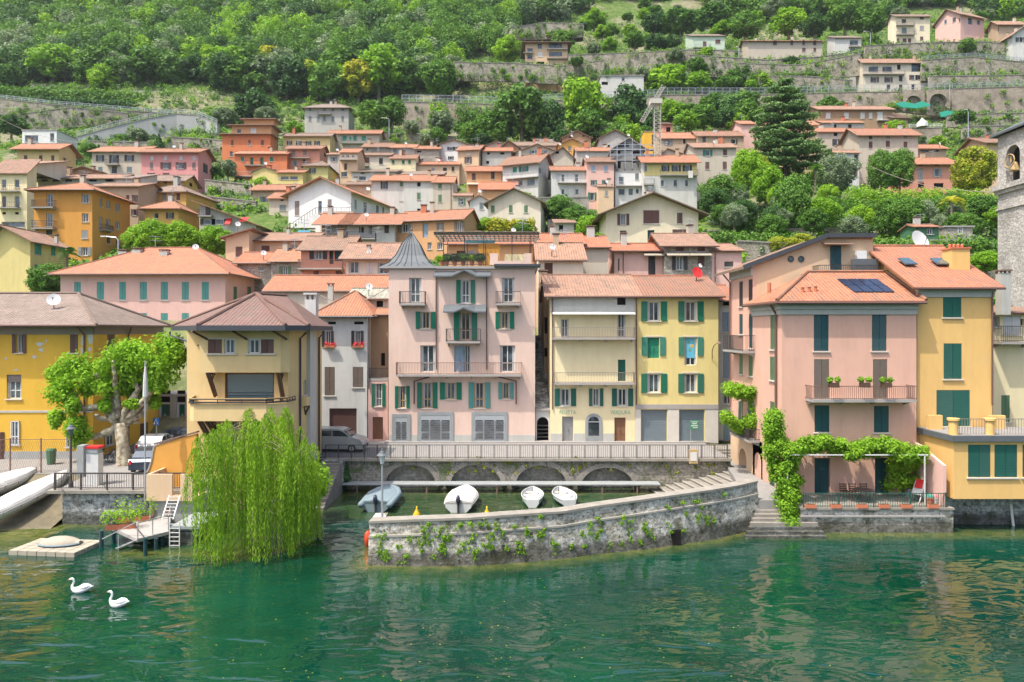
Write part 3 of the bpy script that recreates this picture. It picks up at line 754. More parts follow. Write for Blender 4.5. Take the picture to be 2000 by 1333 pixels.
wg,_,_,_ = h('white gabled house with outside stairs and broad orange roof',605,1058,124,17,572,480,'y','white','tile_orange',Z5,pc=1360,rf=.55,ov=1.1,
  win='c:R 650-684 640-745; p:B 820-846 640-730; c:R 888-918 628-698',rwin='c:O 1082-1098 630-700; p:D 1148-1172 650-735; c:S 1238-1258 672-735; c:S 1283-1297 685-735',dish='1180,552,15,3')
h('low pinkish building with terracotta roof in front of the white gabled house',835,1045,116,6,738,728,'x','peach','tile_weathered',Z5,ov=.3,win='b 925-955 755-765')
h('stone fronted house with pale blue window at the left of the long terracotta roof',845,1030,105,10,800,740,'x','rubble','tile_orange',Z5,ov=1.2,win='o:L 920-948 815-870')
h('grey plastered house with veranda under the long terracotta roof',1030,1375,105,10,800,740,'x','grey_light','tile_orange',Z5,ov=1.2,win='b 1115-1125,1130-1150 828-870; p:D 1185-1212 818-880; c:D 1298-1332 812-872',bal='x: 1035-1240 868-915')
h('orange house with blue-grey shutters and washing on its sill',1375,1860,104,10,770,718,'x','orange_old','tile_orange',Z5,pc=1990,ov=.5,
  win='o:R 1425-1470 805-868; d:L 1575-1615 800-905; o:R 1690-1715 800-855; o:R 1822-1862 790-868; p 1610-1640,1680-1720 940-990',bal='')
h('salmon building with shallow roof and brown roller blinds',175,760,93,10,925,880,'x','peach','tile_weathered',Z5,ov=.7,win='c:B 220-275 968-1045; c:B 410-468 963-1008; p 618-685 962-988; p 700-730 965-985',chim='590,612,830,880,4')
h('salmon wing with orange roof at the left of the central roofs',150,320,91,7,905,855,'l','peach','tile_weathered',Z5,ov=.6,win='c:B 222-272 970-1045')
h('stone cottage with wide orange roof left of the green shutters',235,480,86,7,1085,1020,'x','rubble','tile_orange',Z5,ov=.5,win='p:D 390-428 1118-1145')
h('rubble stone house with dark green shutters below the salmon building',480,705,85,7,1075,995,'x','rubble','tile_orange',Z5,ov=.4,win='o:E 560-600 1115-1212')
h('coral house with covered balcony and orange roof in the middle',695,1040,80,8,990,905,'x','salmon','tile_weathered',Z5,ov=.5,
  win='o:D 790-852 1000-1062; d:D 900-930 1000-1095; d:N 938-998 1000-1075; c:B 785-825 1145-1180; c:B 945-1000 1145-1190',bal='x:r 690-1005 1068-1130')
h('cream house with dark glazed window bands and old orange roof',1020,1460,77,8,1048,955,'x','cream','tile_weathered',Z5,ov=.7,win='p:D 1040-1120 1078-1162; c:W 1165-1215 1085-1160; p:D 1250-1335 1085-1165',
  chim='1172,1196,955,985,2',dish='1185,1010,17,1')
h('house under the bright orange roof behind the flat grey canopy',440,1340,70,7,1290,1190,'x','beige','tile_bright',Z5,ov=.3)
h('low building under a pale green metal roof left of the turret',682,764,66,5,584,567,'x','grey','tile_teal',ZU,ov=.3,win='b 735-748 588-600')
# centre
h('white house with dark shutters and low gable near the crane side',215,420,186,9,235,200,'y','white','tile_grey',Z6,ov=.7,win='o:D 285-308,330-352 250-275; o:D 288-308 318-340; b 395-408 240-258')
h('peach house with brown shutters and orange chimney',348,500,172,9,268,245,'x','peach','tile_orange',Z6,pc=548,ov=.6,win='c:W 415-440 290-310; o:B 410-436 322-368',chim='475,500,225,245,3 440,466,232,250,3')
h('grey stone house with small windows right of the peach house',525,735,174,9,280,258,'x','grey','tile_orange',Z6,ov=.5,win='b 560-578,655-685 288-305; b 555-575 350-372')
h('dark stone gable with slate roof behind the grey stone house',560,700,182,8,240,212,'y','grey','tile_old',Z6,ov=.5)
h('dark brown gabled hut with orange ridge behind the crane-side row',660,790,180,8,255,205,'y','brown_old','tile_old',Z6,ov=.6,rf=.4)
h('grey roofed row below the rock face',760,1110,188,8,240,218,'x','grey','tile_brown',Z6,ov=.5)
h('flat grey-roofed barn under the rock face',905,1125,192,8,215,192,'x','grey','tile_grey',Z6,ov=.5)
h('beige gabled house with two light windows under the rock face',765,1080,178,9,292,232,'y','beige','tile_old',Z6,ov=.6,win='o:S 880-905,968-985 275-300')
h('small beige gabled house with plum red verge',990,1185,166,9,330,255,'y','beige','tile_old',Z6,rf=.6,ov=.6,win='b 1055-1080 282-298')
h('ochre yellow gabled house beside the brown gable',1075,1270,180,8,235,192,'y','ochre','tile_old',Z6,ov=.5,win='c:R 1145-1170 245-275')
h('brown gabled house highest in the middle of town',1105,1312,186,8,185,135,'y','brown_old','tile_old',Z6,ov=.5,win='b 1150-1170 175-185; b 1250-1265 165-175')
h('grey gabled house below the garden wall',1370,1600,178,9,190,130,'y','grey','tile_old',Z6,ov=.6,win='b 1432-1450 235-250')
h('low orange roof house between the gabled houses and the scaffold',1210,1465,170,8,280,258,'x','grey','tile_orange',Z6,ov=.4)
h('white house with green shutters under a steep brown roof',672,930,150,10,355,318,'x','grey_light','tile_orange',Z6,pc=1030,ov=.9,win='d:V 745-775 395-438; o:G 808-842 390-430; p 785-815 490-530; p 850-905 485-525',bal='x:w 705-935 430-475',rwin='b 938-950 405-440')
h('orange house with deep eaves left of the green-shuttered white house',412,665,155,9,425,395,'x','orange_old','tile_orange',Z6,ov=.5,win='c:B 450-478 440-490; c:D 588-615 430-482',awn='x: 415-515 508-525')
h('low orange roof terrace house below the deep eaves',510,770,146,7,555,510,'x','orange_old','tile_bright',Z6,ov=.5)
h('beige house with vine terrace and small grey shutters, right of the orange-roofed block',315,445,134,8,605,590,'x','beige','tile_weathered',Z6,ov=.3,win='o:E 365-390 622-668',chim='330,345,575,590,2')
h('small white gabled house left of the brown timber gable',435,575,128,8,640,602,'y','offwhite','tile_weathered',Z6,ov=.4,win='c:S 505-535 652-700')
h('cream house with dark timber gable and three olive shutters',568,948,120,11,645,555,'y','cream','tile_grey',Z6,pc=985,ov=.8,win='c:E 588-615,718-745,828-855 672-725')
h('pale blue-white house with white balconies right of the steep brown roof',1030,1280,148,8,420,395,'x','offwhite','tile_orange',Z6,ov=.5,
  win='d:W 1065-1090 445-510; p 1098-1120,1195-1220 448-500; p 1098-1120,1198-1222 555-592',bal='x:w 1070-1280 475-512')
h('pale pink house with green shutters left of the scaffolded gable',1285,1478,146,9,358,330,'x','pink_pale','tile_orange',Z6,ov=.5,win='c:L 1315-1342,1405-1432 385-425; o:G 1320-1342,1402-1425 490-525; o:G 1305-1335 580-635',dish='1282,320,14,1')
h('low salmon annex with grey door below the pale pink house',1365,1475,143,6,540,528,'x','peach','tile_old',Z6,ov=.2,win='c:O 1412-1435 565-605')
sc_root,sc_w,sc_ze,sc_rise = h('bare concrete gabled house under scaffolding',185,390,150,10,330,265,'y','concrete','slabstone',Z7,ov=.8,win='b 205-230 350-385; b 312-340 408-440; b 205-232 430-480; b 312-380 350-375; b 205-290 300-322')
h('white house with small terrace under the scaffolding',190,392,147,8,505,500,'f','white','slabstone',Z7,ov=.1,win='c:S 218-252 540-590; c:S 335-362 515-560; p 215-260 625-670; d:S 288-318 625-672; p 340-362 625-660',bal='x:w 195-392 580-608')
yr_, yw_, _, _ = h('yellow and grey house with brown shutters and a white towel on the balcony',400,782,144,9,432,388,'x','yellow','tile_orange',Z7,ov=.8,
  win='c:S 400-420 462-500; o:D 540-568,615-648,695-728 458-500; p:D 520-545 565-608; p:D 613-640,696-720 562-608',bal='x: 512-782 480-530; x: 395-470 560-598')
h('grey house with green shuttered window below the small dormer',765,1065,152,10,328,300,'x','beige','tile_weathered',Z7,ov=.5,win='o:G 842-876 345-388; c:B 970-1000 342-385; c:B 842-872 432-485; c:B 968-998 430-485')

h('small orange gable roof house between the crane and the grey house',512,700,160,8,385,340,'y','beige','tile_old',Z7,ov=.5,rf=.3)
h('weathered grey house with orange roof right of the crane',512,790,172,9,262,225,'x','tan','tile_orange',Z7,ov=.4,win='o:S 560-590 275-310; b 683-700,772-788 265-300')
h('tan house with long orange roof and narrow windows above the small dormer',790,1120,170,9,245,215,'x','tan','tile_orange',Z7,ov=.4,win='d:D 822-845 240-290; o:D 1040-1062 270-300',chim='905,930,192,210,3')
h('ochre house with open roof terrace beside the crane',400,470,180,8,215,None,'f','ochre_bright','timber_grey',Z7,ov=.1,win='c:D 455-465 235-280')
h('small brick hut under dark timber roof right of the crane top',540,605,182,6,160,150,'s','salmon','timber',Z7,ov=.4,win='b 560-590 180-215')
h('pinkish house half hidden left of the cedar',1100,1200,176,8,158,140,'x','pink_pale','tile_orange',Z7,ov=.4)
h('beige house with low roof just behind the cedar',1290,1660,178,8,165,140,'x','peach','tile_orange',Z7,ov=.4,win='b 1400-1430,1500-1530 180-200')
h('terracotta-roofed house under the cedar branches',1430,1640,168,8,225,200,'x','peach','tile_orange',Z7,ov=.4)
h('long brown timber house with white shutters below the stone road wall',370,900,200,10,52,32,'x','brown_old','tile_old',Z8,ov=.7,win='c:W 418-452,550-585,668-700,730-755 75-118; c:W 790-830 70-125',bal='x:w 785-900 105-135')
h('small shed with rust roof right of the brown timber house',900,1010,198,8,115,80,'s','brown_old','timber',Z8,ov=.5)
h('grey house with narrow orange roof below the long brown timber house',400,695,190,8,150,138,'x','grey','tile_orange',Z8,ov=.4,win='b 478-496,580-605 160-190')
h('beige stone house with orange roof and dark shutters left of the broad beige house',365,600,172,9,215,192,'x','beige','tile_orange',Z8,ov=.5,win='b 475-502 220-245; o:D 478-504 268-312; c:D 622-640 380-430')
h('broad beige house with red-brown shutters and ladder roof edge',655,1085,160,12,235,195,'x','beige','tile_orange',Z8,pc=525,ov=.8,
  win='c:D 730-755 242-268; c:B 728-756 285-332; c:B 728-756 383-430; c:O 852-882 238-265; c:B 852-882 278-325; c:O 980-1008 240-265; c:B 980-1008 285-330; c:B 726-752 488-530')
h('grey lean-to house with dark windows in front of the broad beige house',490,660,156,6,368,352,'x','offwhite','tile_weathered',Z8,ov=.4,win='c:D 622-650 380-432; c:B 624-648 490-535')
h('low house with orange roof and glazed porch right of the broad beige house',1090,1290,165,7,335,312,'x','tan','tile_orange',Z8,ov=.6,win='p:D 1105-1165,1200-1240 342-362')
h('salmon house with ochre shutters behind the cypress trees',1005,1375,150,11,445,405,'x','salmon','tile_orange',Z8,ov=.9,win='b 1085-1120,1205-1245 447-458; c:O 1085-1120 480-570; o:O 1208-1240 480-538; b 1085-1130,1200-1270 585-620')
h('beige house with orange roof left of the bell tower',1580,1720,150,9,290,265,'x','peach','tile_orange',Z8,ov=1.0)
h('cream gabled house with maroon shutters and dark roof above the striped awnings',125,792,104,13,800,665,'y','cream_clean','tile_grey',Z7,ov=1.3,
  win='o:B 228-270 808-888; c:B 392-510 780-880; c:B 635-678 798-880; c:B 225-272 928-1002; d:N 425-475 925-1025; c:B 630-680 920-958; o:B 630-680 922-958')
h('pink terrace house with orange roof and striped awning',185,548,80,8,1075,1032,'x','pink_pale','tile_bright',Z7,ov=.6,win='c:D 430-482 1112-1250; d:D 212-222 1130-1220',awn='x: 392-548 1085-1110',pipe='248,1085,1250')
h('grey stone house with striped awnings and big orange roof',548,890,79,9,1035,960,'x','rubble','tile_weathered',Z7,ov=.7,win='c:B 628-688,785-840 1040-1080; o:D 630-685 1115-1212; c:B 788-835 1110-1190',awn='x: 556-715 1085-1110; x: 720-875 1085-1110',dish='805,1182,16,-2')
h('pale pink wing with small dark window right of the grey stone house',890,1108,79,9,1078,1035,'x','pink_pale','tile_weathered',Z7,ov=.3,win='c:D 980-1045 1152-1190',pipe='912,1090,1300')
# terracotta roofs behind the central pink house
h('house with long bright orange roof behind the roof terrace',280,1245,76,8,950,888,'x','orange_old','tile_bright',Z6,ov=.5,win='d:B 340-405 1000-1080; c:O 420-470,485-640 1000-1050',chim='472,515,855,930,2 912,935,895,940,1 1015,1045,815,905,3',dish='750,852,19,2')
h('grey-beige house end with orange roof right of the roof terrace',1250,1432,76,8,975,905,'x','beige','tile_bright',Z6,ov=.4)
h('old house with peeling walls and patched tile roof beside the alley',935,1255,69,8,1065,955,'x','cream','tile_weathered',Z6,ov=.4,win='d:B 975-1035 1088-1200')
# upper slope
h('old grey villa with tiny balcony on the upper left slope',1700,1945,212,11,600,585,'h','grey','tile_grey',ZA,pc=1978,ov=.9,
  win='c:S 1722-1738,1768-1784,1802-1818,1850-1866,1905-1920 650-678; c:S 1722-1738,1802-1818,1850-1866,1905-1920 605-622',bal='x: 1775-1850 625-640')
h('brick apartment house with white balconies below the terraced rock',1075,1310,250,13,245,None,'f','peach','tile_old',ZB,ov=1.4,
  win='p 1085-1115 270-290; p 1142-1168 245-275; p 1205-1280 240-270; p 1085-1115 305-330; c:W 1142-1170 292-318; p 1205-1280 290-315; b 1140-1180 345-362',bal='=white: 1062-1118 275-298; =white: 1195-1310 252-278; =white: 1195-1310 310-330; =white: 1062-1118 330-352')
h('grey concrete shed with flat roof under the terrace wall',1495,1735,235,7,425,None,'f','grey_light','slabstone',ZB,ov=.3,win='b 1500-1535 458-475; p 1612-1630 432-452')
h('small mint green and white house on the upper right slope',150,330,248,10,202,195,'s','mint','tile_grey',ZC,ov=.5,
  win='c:B 208-228 232-262; c:B 205-228 290-305; c:B 278-306 222-245; c:B 278-306 278-300',bal='x: 160-250 250-270')
h('long beige farmhouse with orange roof and a row of shutters',460,875,250,10,230,190,'x','beige','tile_orange',ZC,ov=.8,rise=2.2,win='c:B 598-622,695-712,762-778,822-842 222-255; c:B 762-782,825-840 268-290')
h('small white house with blue-white awnings and split roof',945,1092,249,9,212,205,'s','offwhite','tile_grey',ZC,pc=900,ov=.6,win='p 1028-1075 225-252; c:S 1030-1058 272-296',bal='x: 1020-1095 248-265')
h('tall cream house of three storeys high on the right slope',1285,1475,240,10,92,84,'x','cream_clean','tile_brown',ZC,pc=1240,ov=.7,
  win='c:D 1318-1342 108-130; c:S 1318-1345 155-188; c:B 1290-1302,1322-1345,1352-1370 215-238; c:B 1418-1442 95-110; c:O 1418-1442 145-170; c:B 1420-1438 205-225',bal='x: 1285-1385 128-145; x: 1285-1385 180-198')
h('pink house with curved dark eaves near the top right',1645,1778,246,10,78,70,'x','pink_pale','tile_brown',ZC,pc=1505,ov=1.0,win='p 1688-1712 100-138; p 1738-1755 115-140',lwin='p 1555-1570 110-135; p 1600-1620 100-125; p 1635-1650 100-125')
h('orange brick house with low roof near the right edge',1855,1995,245,9,135,122,'x','tan','tile_old',ZC,pc=1800,ov=.9,win='b 1840-1860 150-175')
h('white chalet with wooden gable at the right edge',1935,2060,235,9,195,150,'y','offwhite','tile_old',ZC,ov=1.0,win='o:D 1960-1975,1985-1995 210-235')
h('big white house with brick red balcony over a stone base, above the road wall',1100,1470,232,11,348,332,'x','cream','tile_old',ZC,pc=1062,ov=.8,
  win='p:D 1132-1188,1210-1265 372-402; b 1292-1312 362-390; p 1372-1425 352-402; o:B 1155-1178,1232-1255 432-460; c:D 1302-1322 425-455; o:B 1370-1392,1408-1430 420-446; b 1235-1255,1302-1322,1372-1390 472-500',bal='x:r 1100-1330 400-418')
h('green garden shed with orange roof on the hillside terrace',1070,1235,100,4,905,892,'x','plastic_green','tile_orange',Z8,ov=.3,win='p 1150-1195 912-955')
h('little stone garden hut with window beside the green shed',1285,1480,102,4,905,898,'f','rubble','slabstone',Z8,ov=.2,win='p 1370-1405 905-955')
h('small grey shed under vines in the middle garden',1055,1190,116,4,800,780,'s','grey','tile_old',Z6,ov=.4,win='b 1080-1110 815-860')
# ---------------------------------------------------------------- the lakefront houses
F1=(0,540,4.76); F2=(300,540,3.92); F3=(720,440,4.761); F4=(720,660,4.761); F5=(1030,520,3.702); F6=(1380,440,3.92); F7=(1400,740,3.92); F8=(1700,460,3.92); F9=(1700,740,3.92)
G1=(0,780,4.165); G4=(640,840,4.348); G5=(1050,840,4.348)
ST = 2.36      # street level over the lake
def zp(Z, x, y): return Z[0]+x/Z[2], Z[1]+y/Z[2]
def panel(root, w, Z, x0, x1, y0, y1, mat, d=.03, name='panel', d0=0):
    a,b,c,e = w.rect(*zp(Z,x0,0)[:1], *zp(Z,x1,0)[:1], zp(Z,0,y0)[1], zp(Z,0,y1)[1]); x = MB(); x.obox(w.a,w.u,w.n,a,b,c,e,d0,d); return x.build(name, M[mat], root)
def walls_custom(root, lst, z0, mat, Z, rec=.22, name='wall', det=True):
    """lst: (W, top profile or None for flat z, window spec)"""
    mb = MB(); todo = []
    for w, tp, spec in lst:
        if not isinstance(tp, list): tp = [(0,tp),(w.L,tp)]
        hs = []
        for k,col,x0,x1,y0,y1 in parse(spec, Z):
            rc = w.rect(x0,x1,y0,y1); zt = min(z for _,z in tp); pr = rc[3] > zt-.04; rc = (max(rc[0],.05), min(rc[1],w.L-.05), max(rc[2],z0+.02), rc[3])
            todo.append((w,rc,k,col,pr))
            if not pr: hs.append(rc)
        wall_faces(mb, w, z0, tp, hs, rec)
    o = mb.build(name, M[mat], root)
    for w,rc,k,col,pr in todo: window(root, w, rc, k, col, pr, rec, det)
    return o
def ray_plane(px, py, p0, nrm):
    d = Vector(((px-CX)/F, 1, -(py-CY)/F)); o = Vector((0,0,H)); t = (p0-o).dot(nrm)/d.dot(nrm); return o+d*t
def roof_quad(px_pts, p0, nrm, th, mat, name, root, Z):
    x = MB(); pts = [ray_plane(*zp(Z,a,b), p0, nrm) for a,b in px_pts]; x.prism([p+nrm*.02 for p in pts], nrm*th); return x.build(name, M[mat], root)

# --- A: yellow house with the grey hipped roof, left edge
wA1 = wallpx(-110,52,182,52.3); wA2 = wallpx(182,52.3,318,63.7)
rA = thing('house', (wA1.a.x, 52, ST-.6), 'bright yellow house with peeling patches and grey hipped roof behind the plane tree', 'house')
wA3 = W((wA2.b.x, wA2.b.y), (wA1.a.x, 66))
FOOT.append((wA1.a, wA1.b, wA2.b, Vector((wA1.a.x,66,0))))
walls_custom(rA, [(wA1, 12.35, 'o:B 150-212 538-712; c:B 650-725 530-712; p 62-198 915-1140; p 440-640 5000-5010'), (wA2, 12.35, 'c:B 998-1068 530-712; b 1322-1378 500-535; c:B 1312-1385 632-700; c:B 1000-1070 985-1140'), (wA3, 12.35, '')], ST-.6, 'ochre_bright', F1)
for w, s_ in ((wA1,'p 92-162 178-370; d:B 2-36 268-492; p:D 540-600 270-390'),(wA2,'p:D 850-918 290-375; d:B 1140-1198 195-425')):
    for k,col,x0,x1,y0,y1 in parse(s_, G1):
        if k == 'd': window(rA, w, w.rect(x0,x1,y0,y1), 'd', col, True)
        else: window(rA, w, w.rect(x0,x1,y0,y1), k, col, True)
panel(rA, wA1, F1, 60,195,918,985,'sh_R',-.08,'roller_blind',-.14)
panel(rA, wA1, F1, -500,866,1248,1268,'cornice',.05,'string_course')
panel(rA, wA1, G1, -460,756,425,560,'concrete',.035,'plinth'); panel(rA, wA2, G1, 758,1320,400,560,'concrete',.035,'plinth')
for z0_,z1_ in ((11.75,12.35),):
    for w in (wA1,wA2):
        x = MB(); x.obox(w.a,w.u,w.n,0,w.L,z0_,z1_,0,.07); x.build('cornice', M['timber_grey'], rA)
def patch(root, w, Z, cx, cy, rx, ry, mat, seed):
    rr = random.Random(seed); px, py = zp(Z,cx,cy); s0 = w.s_of(px); z0 = w.z_of(py,s0); k = w.a.y/F/Z[2]; x = MB(); pts = []
    for i in range(13):
        t = 2*math.pi*i/13; q = rr.uniform(.55,1.15); pts.append(w.pt(s0+rx*k*q*math.cos(t), z0+ry*k*q*math.sin(t), .012))
    x.face(pts); x.prism([p-w.n*.004 for p in pts], w.n*-.004); return x.build('bare_plaster_patch', M[mat], root)
for i,(a,b,c,d) in enumerate(((370,630,40,22),(385,685,26,22),(320,750,20,22),(430,600,12,16),(60,765,14,14),(765,600,16,45),(840,570,26,75),(835,680,22,30),(150,870,26,10),(760,690,12,50))):
    patch(rA, wA1 if a < 860 else wA2, F1, a,b,c,d,'grey_light',i)
rb = MB(); ez = 12.45
e0 = P(-140,632,51.0); e0.z = ez; e1 = Vector((XX(188,51.2),51.2,ez)); e2 = Vector((XX(336,63.2),63.2,ez)); e3 = Vector((XX(-140,68),68,ez))
r0 = P(-140,575,58); r1 = P(153,574,58); r0.z = r1.z
rb.slab([e0,e1,r1,r0],.12); rb.slab([e1,e2,r1],.12); rb.slab([r0,r1,e2,e3],.12)
roA = rb.build('roof', M['tile_grey'], rA)
x = MB()
for p,q in ((r0,r1),(r1,e1),(r1,e2)): x.tube([p+Vector((0,0,.04)),q+Vector((0,0,.04))],.13,6)
x.build('ridge_tiles', M['tile_grey'], roA)
x = MB(); x.tube([e0-Vector((0,.05,.02)),e1+Vector((0,-.05,-.02)),e2+Vector((.05,0,-.02))],.10,6); x.build('gutter', M['gutter'], roA)
x = MB(); dn = Vector((0,0,1))
for px,ya,yb,w in ((166,645,900,wA1),(249,642,880,wA2)):
    s_ = w.s_of(px); x.tube([w.pt(s_-.3,w.z_of(638,s_),.5), w.pt(s_,w.z_of(655,s_),.1), w.pt(s_,w.z_of(yb,s_),.1)],.06,6)
x.build('downpipe', M['gutter'], rA)
sat_dish(rA, P(105,586,54.5), .50)

# --- B: sand yellow house on the water with the violet tiled roof
YB = 46.0
wB = wallpx(365,YB,562,YB); wBr = W((wB.b.x,YB),(wB.b.x,YB+8.2)); wBl = W((wB.a.x,YB+8.2),(wB.a.x,YB)); wBb = W((wB.b.x,YB+8.2),(wB.a.x,YB+8.2))
rB = thing('house', ((wB.a.x+wB.b.x)/2, YB, -.5), 'sand yellow house with violet-brown hipped roof standing over the water behind the willow', 'house')
walls_custom(rB, [(wB, 12.15, 'd:D 545-922 742-958; p 585-640 1115-1290'), (wBr, 12.15, 'p:D 1146-1172 795-905'), (wBl, 12.15, ''), (wBb,12.15,'')], -.5, 'yellow_sand', F2)
for o in list(rB.children):
    if o.name.startswith('door'):
        for c_ in list(o.children): bpy.data.objects.remove(c_)
        bpy.data.objects.remove(o)
a,b,c,d = wB.rect(*[zp(F2,v,0)[0] for v in (545,922)], zp(F2,0,742)[1], zp(F2,0,958)[1])
x = MB(); x.obox(wB.a,wB.u,wB.n,a,b,c,d,-.2,-.16); pw = x.build('picture_window', M['big_glass'], rB)
x = MB()
for p,q in ((a,a+.09),(b-.09,b)): x.obox(wB.a,wB.u,wB.n,p,q,c,d,-.16,-.08)
for p,q in ((c,c+.08),(d-.08,d)): x.obox(wB.a,wB.u,wB.n,a+.09,b-.09,p,q,-.16,-.08)
x.build('frame', M['timber'], pw)
# upper bay
YBy = 44.9; wy = wallpx(390,YBy,548,YBy); zb0 = ZZ(728,YBy); q0 = wy.a; q1 = wy.b
wy_r = W((q1.x,YBy),(q1.x+.45,YBy+.45)); wy_r2 = W((q1.x+.45,YBy+.45),(q1.x+.45,YB)); wy_l = W((q0.x,YB),(q0.x,YBy))
walls_custom(rB, [(wy,12.1,'c:B 416-522 482-590; p 540-628 482-590; p 722-820 482-590; c:B 822-920 482-590'),(wy_r,12.1,''),(wy_r2,12.1,''),(wy_l,12.1,'')], zb0, 'yellow_sand', F2, .12, 'bay')
x = MB(); x.face([(q0.x,YBy,zb0),(q1.x,YBy,zb0),(q1.x+.45,YBy+.45,zb0),(q1.x+.45,YB,zb0),(q0.x,YB,zb0)][::-1]); x.build('bay_floor', M['yellow_sand'], rB)
for x0,x1 in ((405,640),(700,935)): panel(rB, wy, F2, x0,x1,592,602,'surround',.12,'sill'); panel(rB, wy, F2, x0,x1,472,480,'surround',.05,'lintel')
# projecting solid balcony
yb_ = 43.9; ax, bx = XX(378,yb_), XX(520,yb_); zt_, zb_ = ZZ(790,yb_), ZZ(823,yb_)
ring = [(ax-.9,YB),(ax-.35,yb_+.25),(ax,yb_),(bx,yb_),(bx+1.05,yb_+.9),(bx+1.2,YB)]
x = MB(); x.hexa([(p[0],p[1]) for p in ring][::-1][::-1], zb_, zb_+.2)
for i in range(len(ring)-1):
    p, q = Vector(ring[i]), Vector(ring[i+1]); dd = (q-p).normalized(); nn = Vector((-dd.y, dd.x))*.12
    x.hexa([tuple(p),tuple(q),tuple(q+nn),tuple(p+nn)], zb_+.2, zt_)
bb = x.build('balcony', M['yellow_sand'], rB)
x = MB()
for i in range(len(ring)-1):
    p = Vector((*ring[i],zt_+.03)); q = Vector((*ring[i+1],zt_+.03)); x.beam(p+Vector((0,-.05,.08)),q+Vector((0,-.05,.08)),.14,.10); x.beam(p+Vector((0,-.05,.28)),q+Vector((0,-.05,.28)),.06)
    for k in range(4): r_ = p.lerp(q,k/3); x.beam(r_,r_+Vector((0,-.03,.3)),.05)
x.build('railing', M['iron'], bb)
x = MB()
for i in range(len(ring)-1): x.beam(Vector((ring[i][0],ring[i][1],zt_+.36)), Vector((ring[i+1][0],ring[i+1][1],zt_+.36)), .10,.05)
x.build('handrail', M['wood_pale'], bb)
def strut(pts, Y0, Y1, wd=.16):
    x = MB()
    for (a0,b0),(a1,b1) in pts:
        x.beam(P(*zp(F2,a0,b0),Y0), P(*zp(F2,a1,b1),Y1), wd)
    x.build('timber_brace', M['timber'], rB)
strut([((408,742),(470,925)),((425,742),(482,915)),((465,742),(445,790)),((405,745),(468,745))],45.0,45.8,.12)
strut([((948,742),(985,955)),((965,742),(1000,935)),((990,742),(975,795)),((945,745),(992,745))],45.0,45.8,.12)
strut([((345,1112),(470,1330)),((365,1112),(485,1320)),((400,1110),(480,1215)),((430,1110),(495,1205)),((460,1110),(490,1170))],44.2,45.9,.14)
strut([((1135,1000),(1195,995)),((1150,1000),(1165,1060)),((1190,1000),(1140,1085))],49.5,50.0,.1)
s0 = wBr.s_of(600); x = MB(); x.obox(wBr.a,wBr.u,wBr.n,s0-.1,s0+1.5,-.4,12.2,0,.25); x.build('flue_casing', M['grey_light'], rB)
s0 = wBr.s_of(592); x = MB(); x.obox(wBr.a,wBr.u,wBr.n,s0-.9,s0-.05,ZZ(792,49),ZZ(775,49),0,.5); x.build('window_ledge', M['yellow_sand'], rB)
for px in (584,621): s0 = wBr.s_of(px); x = MB(); x.tube([wBr.pt(s0,11.9,.5),wBr.pt(s0,11.5,.1),wBr.pt(s0,2.5,.1)],.07,6); x.build('downpipe', M['gutter_dark'], rB)
x = MB()
x.tube([P(332,648,48),P(332,655,48),P(388,675,46)],.06,6)
x.build('downpipe', M['gutter_dark'], rB)
E = [P(336,631,50.5),P(386,642,43.6),P(558,642,43.6),P(607,626,44.8),P(649,630,56.0),P(420,630,57)]
for e in E: e.z = 12.25
E[3] = Vector((E[3].x, 45.0, 12.25)); E[3].x = XX(604,45.0)
ap = P(500,578,49.5); ap2 = P(560,590,52.5); ap2.z = ap.z
rb = MB()
for tri in ([E[0],E[1],ap],[E[1],E[2],ap],[E[2],E[3],ap],[E[3],E[4],ap2,ap],[E[4],E[5],ap2],[E[5],E[0],ap,ap2]): rb.slab([p+Vector((0,0,.12)) for p in tri],.14)
ro = rb.build('roof', M['tile_violet'], rB)
x = MB()
for p in E[:4]: x.tube([p+Vector((0,0,.18)),ap+Vector((0,0,.18))],.12,6)
x.tube([ap+Vector((0,0,.18)),ap2+Vector((0,0,.18))],.12,6)
x.build('ridge_tiles', M['tile_violet'], ro)
x = MB()
for p,q in zip(E[:5],E[1:5]+[E[5]]): x.beam(p+Vector((0,0,-.02)),q+Vector((0,0,-.02)),.12,.34)
x.build('gutter', M['gutter_dark'], ro)
x = MB(); cc = Vector((0,0,-.16)); x.face([e+cc for e in E]); x.face([e+cc-Vector((0,0,.03)) for e in E][::-1]); x.build('eaves_soffit', M['timber'], ro)
for k in range(3):
    x = MB(); q_ = P(395+k*78,650,44.6); x.beam(q_+Vector((-.35,-.7,.1)), q_+Vector((.2,.3,-.45)), .12); x.build('rafter_end', M['timber'], ro)
x = MB(); c0 = P(606,582,56); x.box((c0.x-.45,56,11.5),(c0.x+.45,56.8,14.6)); chb = x.build('chimney', M['offwhite'], rB)
x = MB(); x.box((c0.x-.55,55.9,15.0),(c0.x+.55,56.9,15.15))
for i in (-.4,0,.4): x.box((c0.x+i-.07,56.05,14.6),(c0.x+i+.07,56.7,15.0))
x.build('chimney_cap', M['offwhite'], chb)

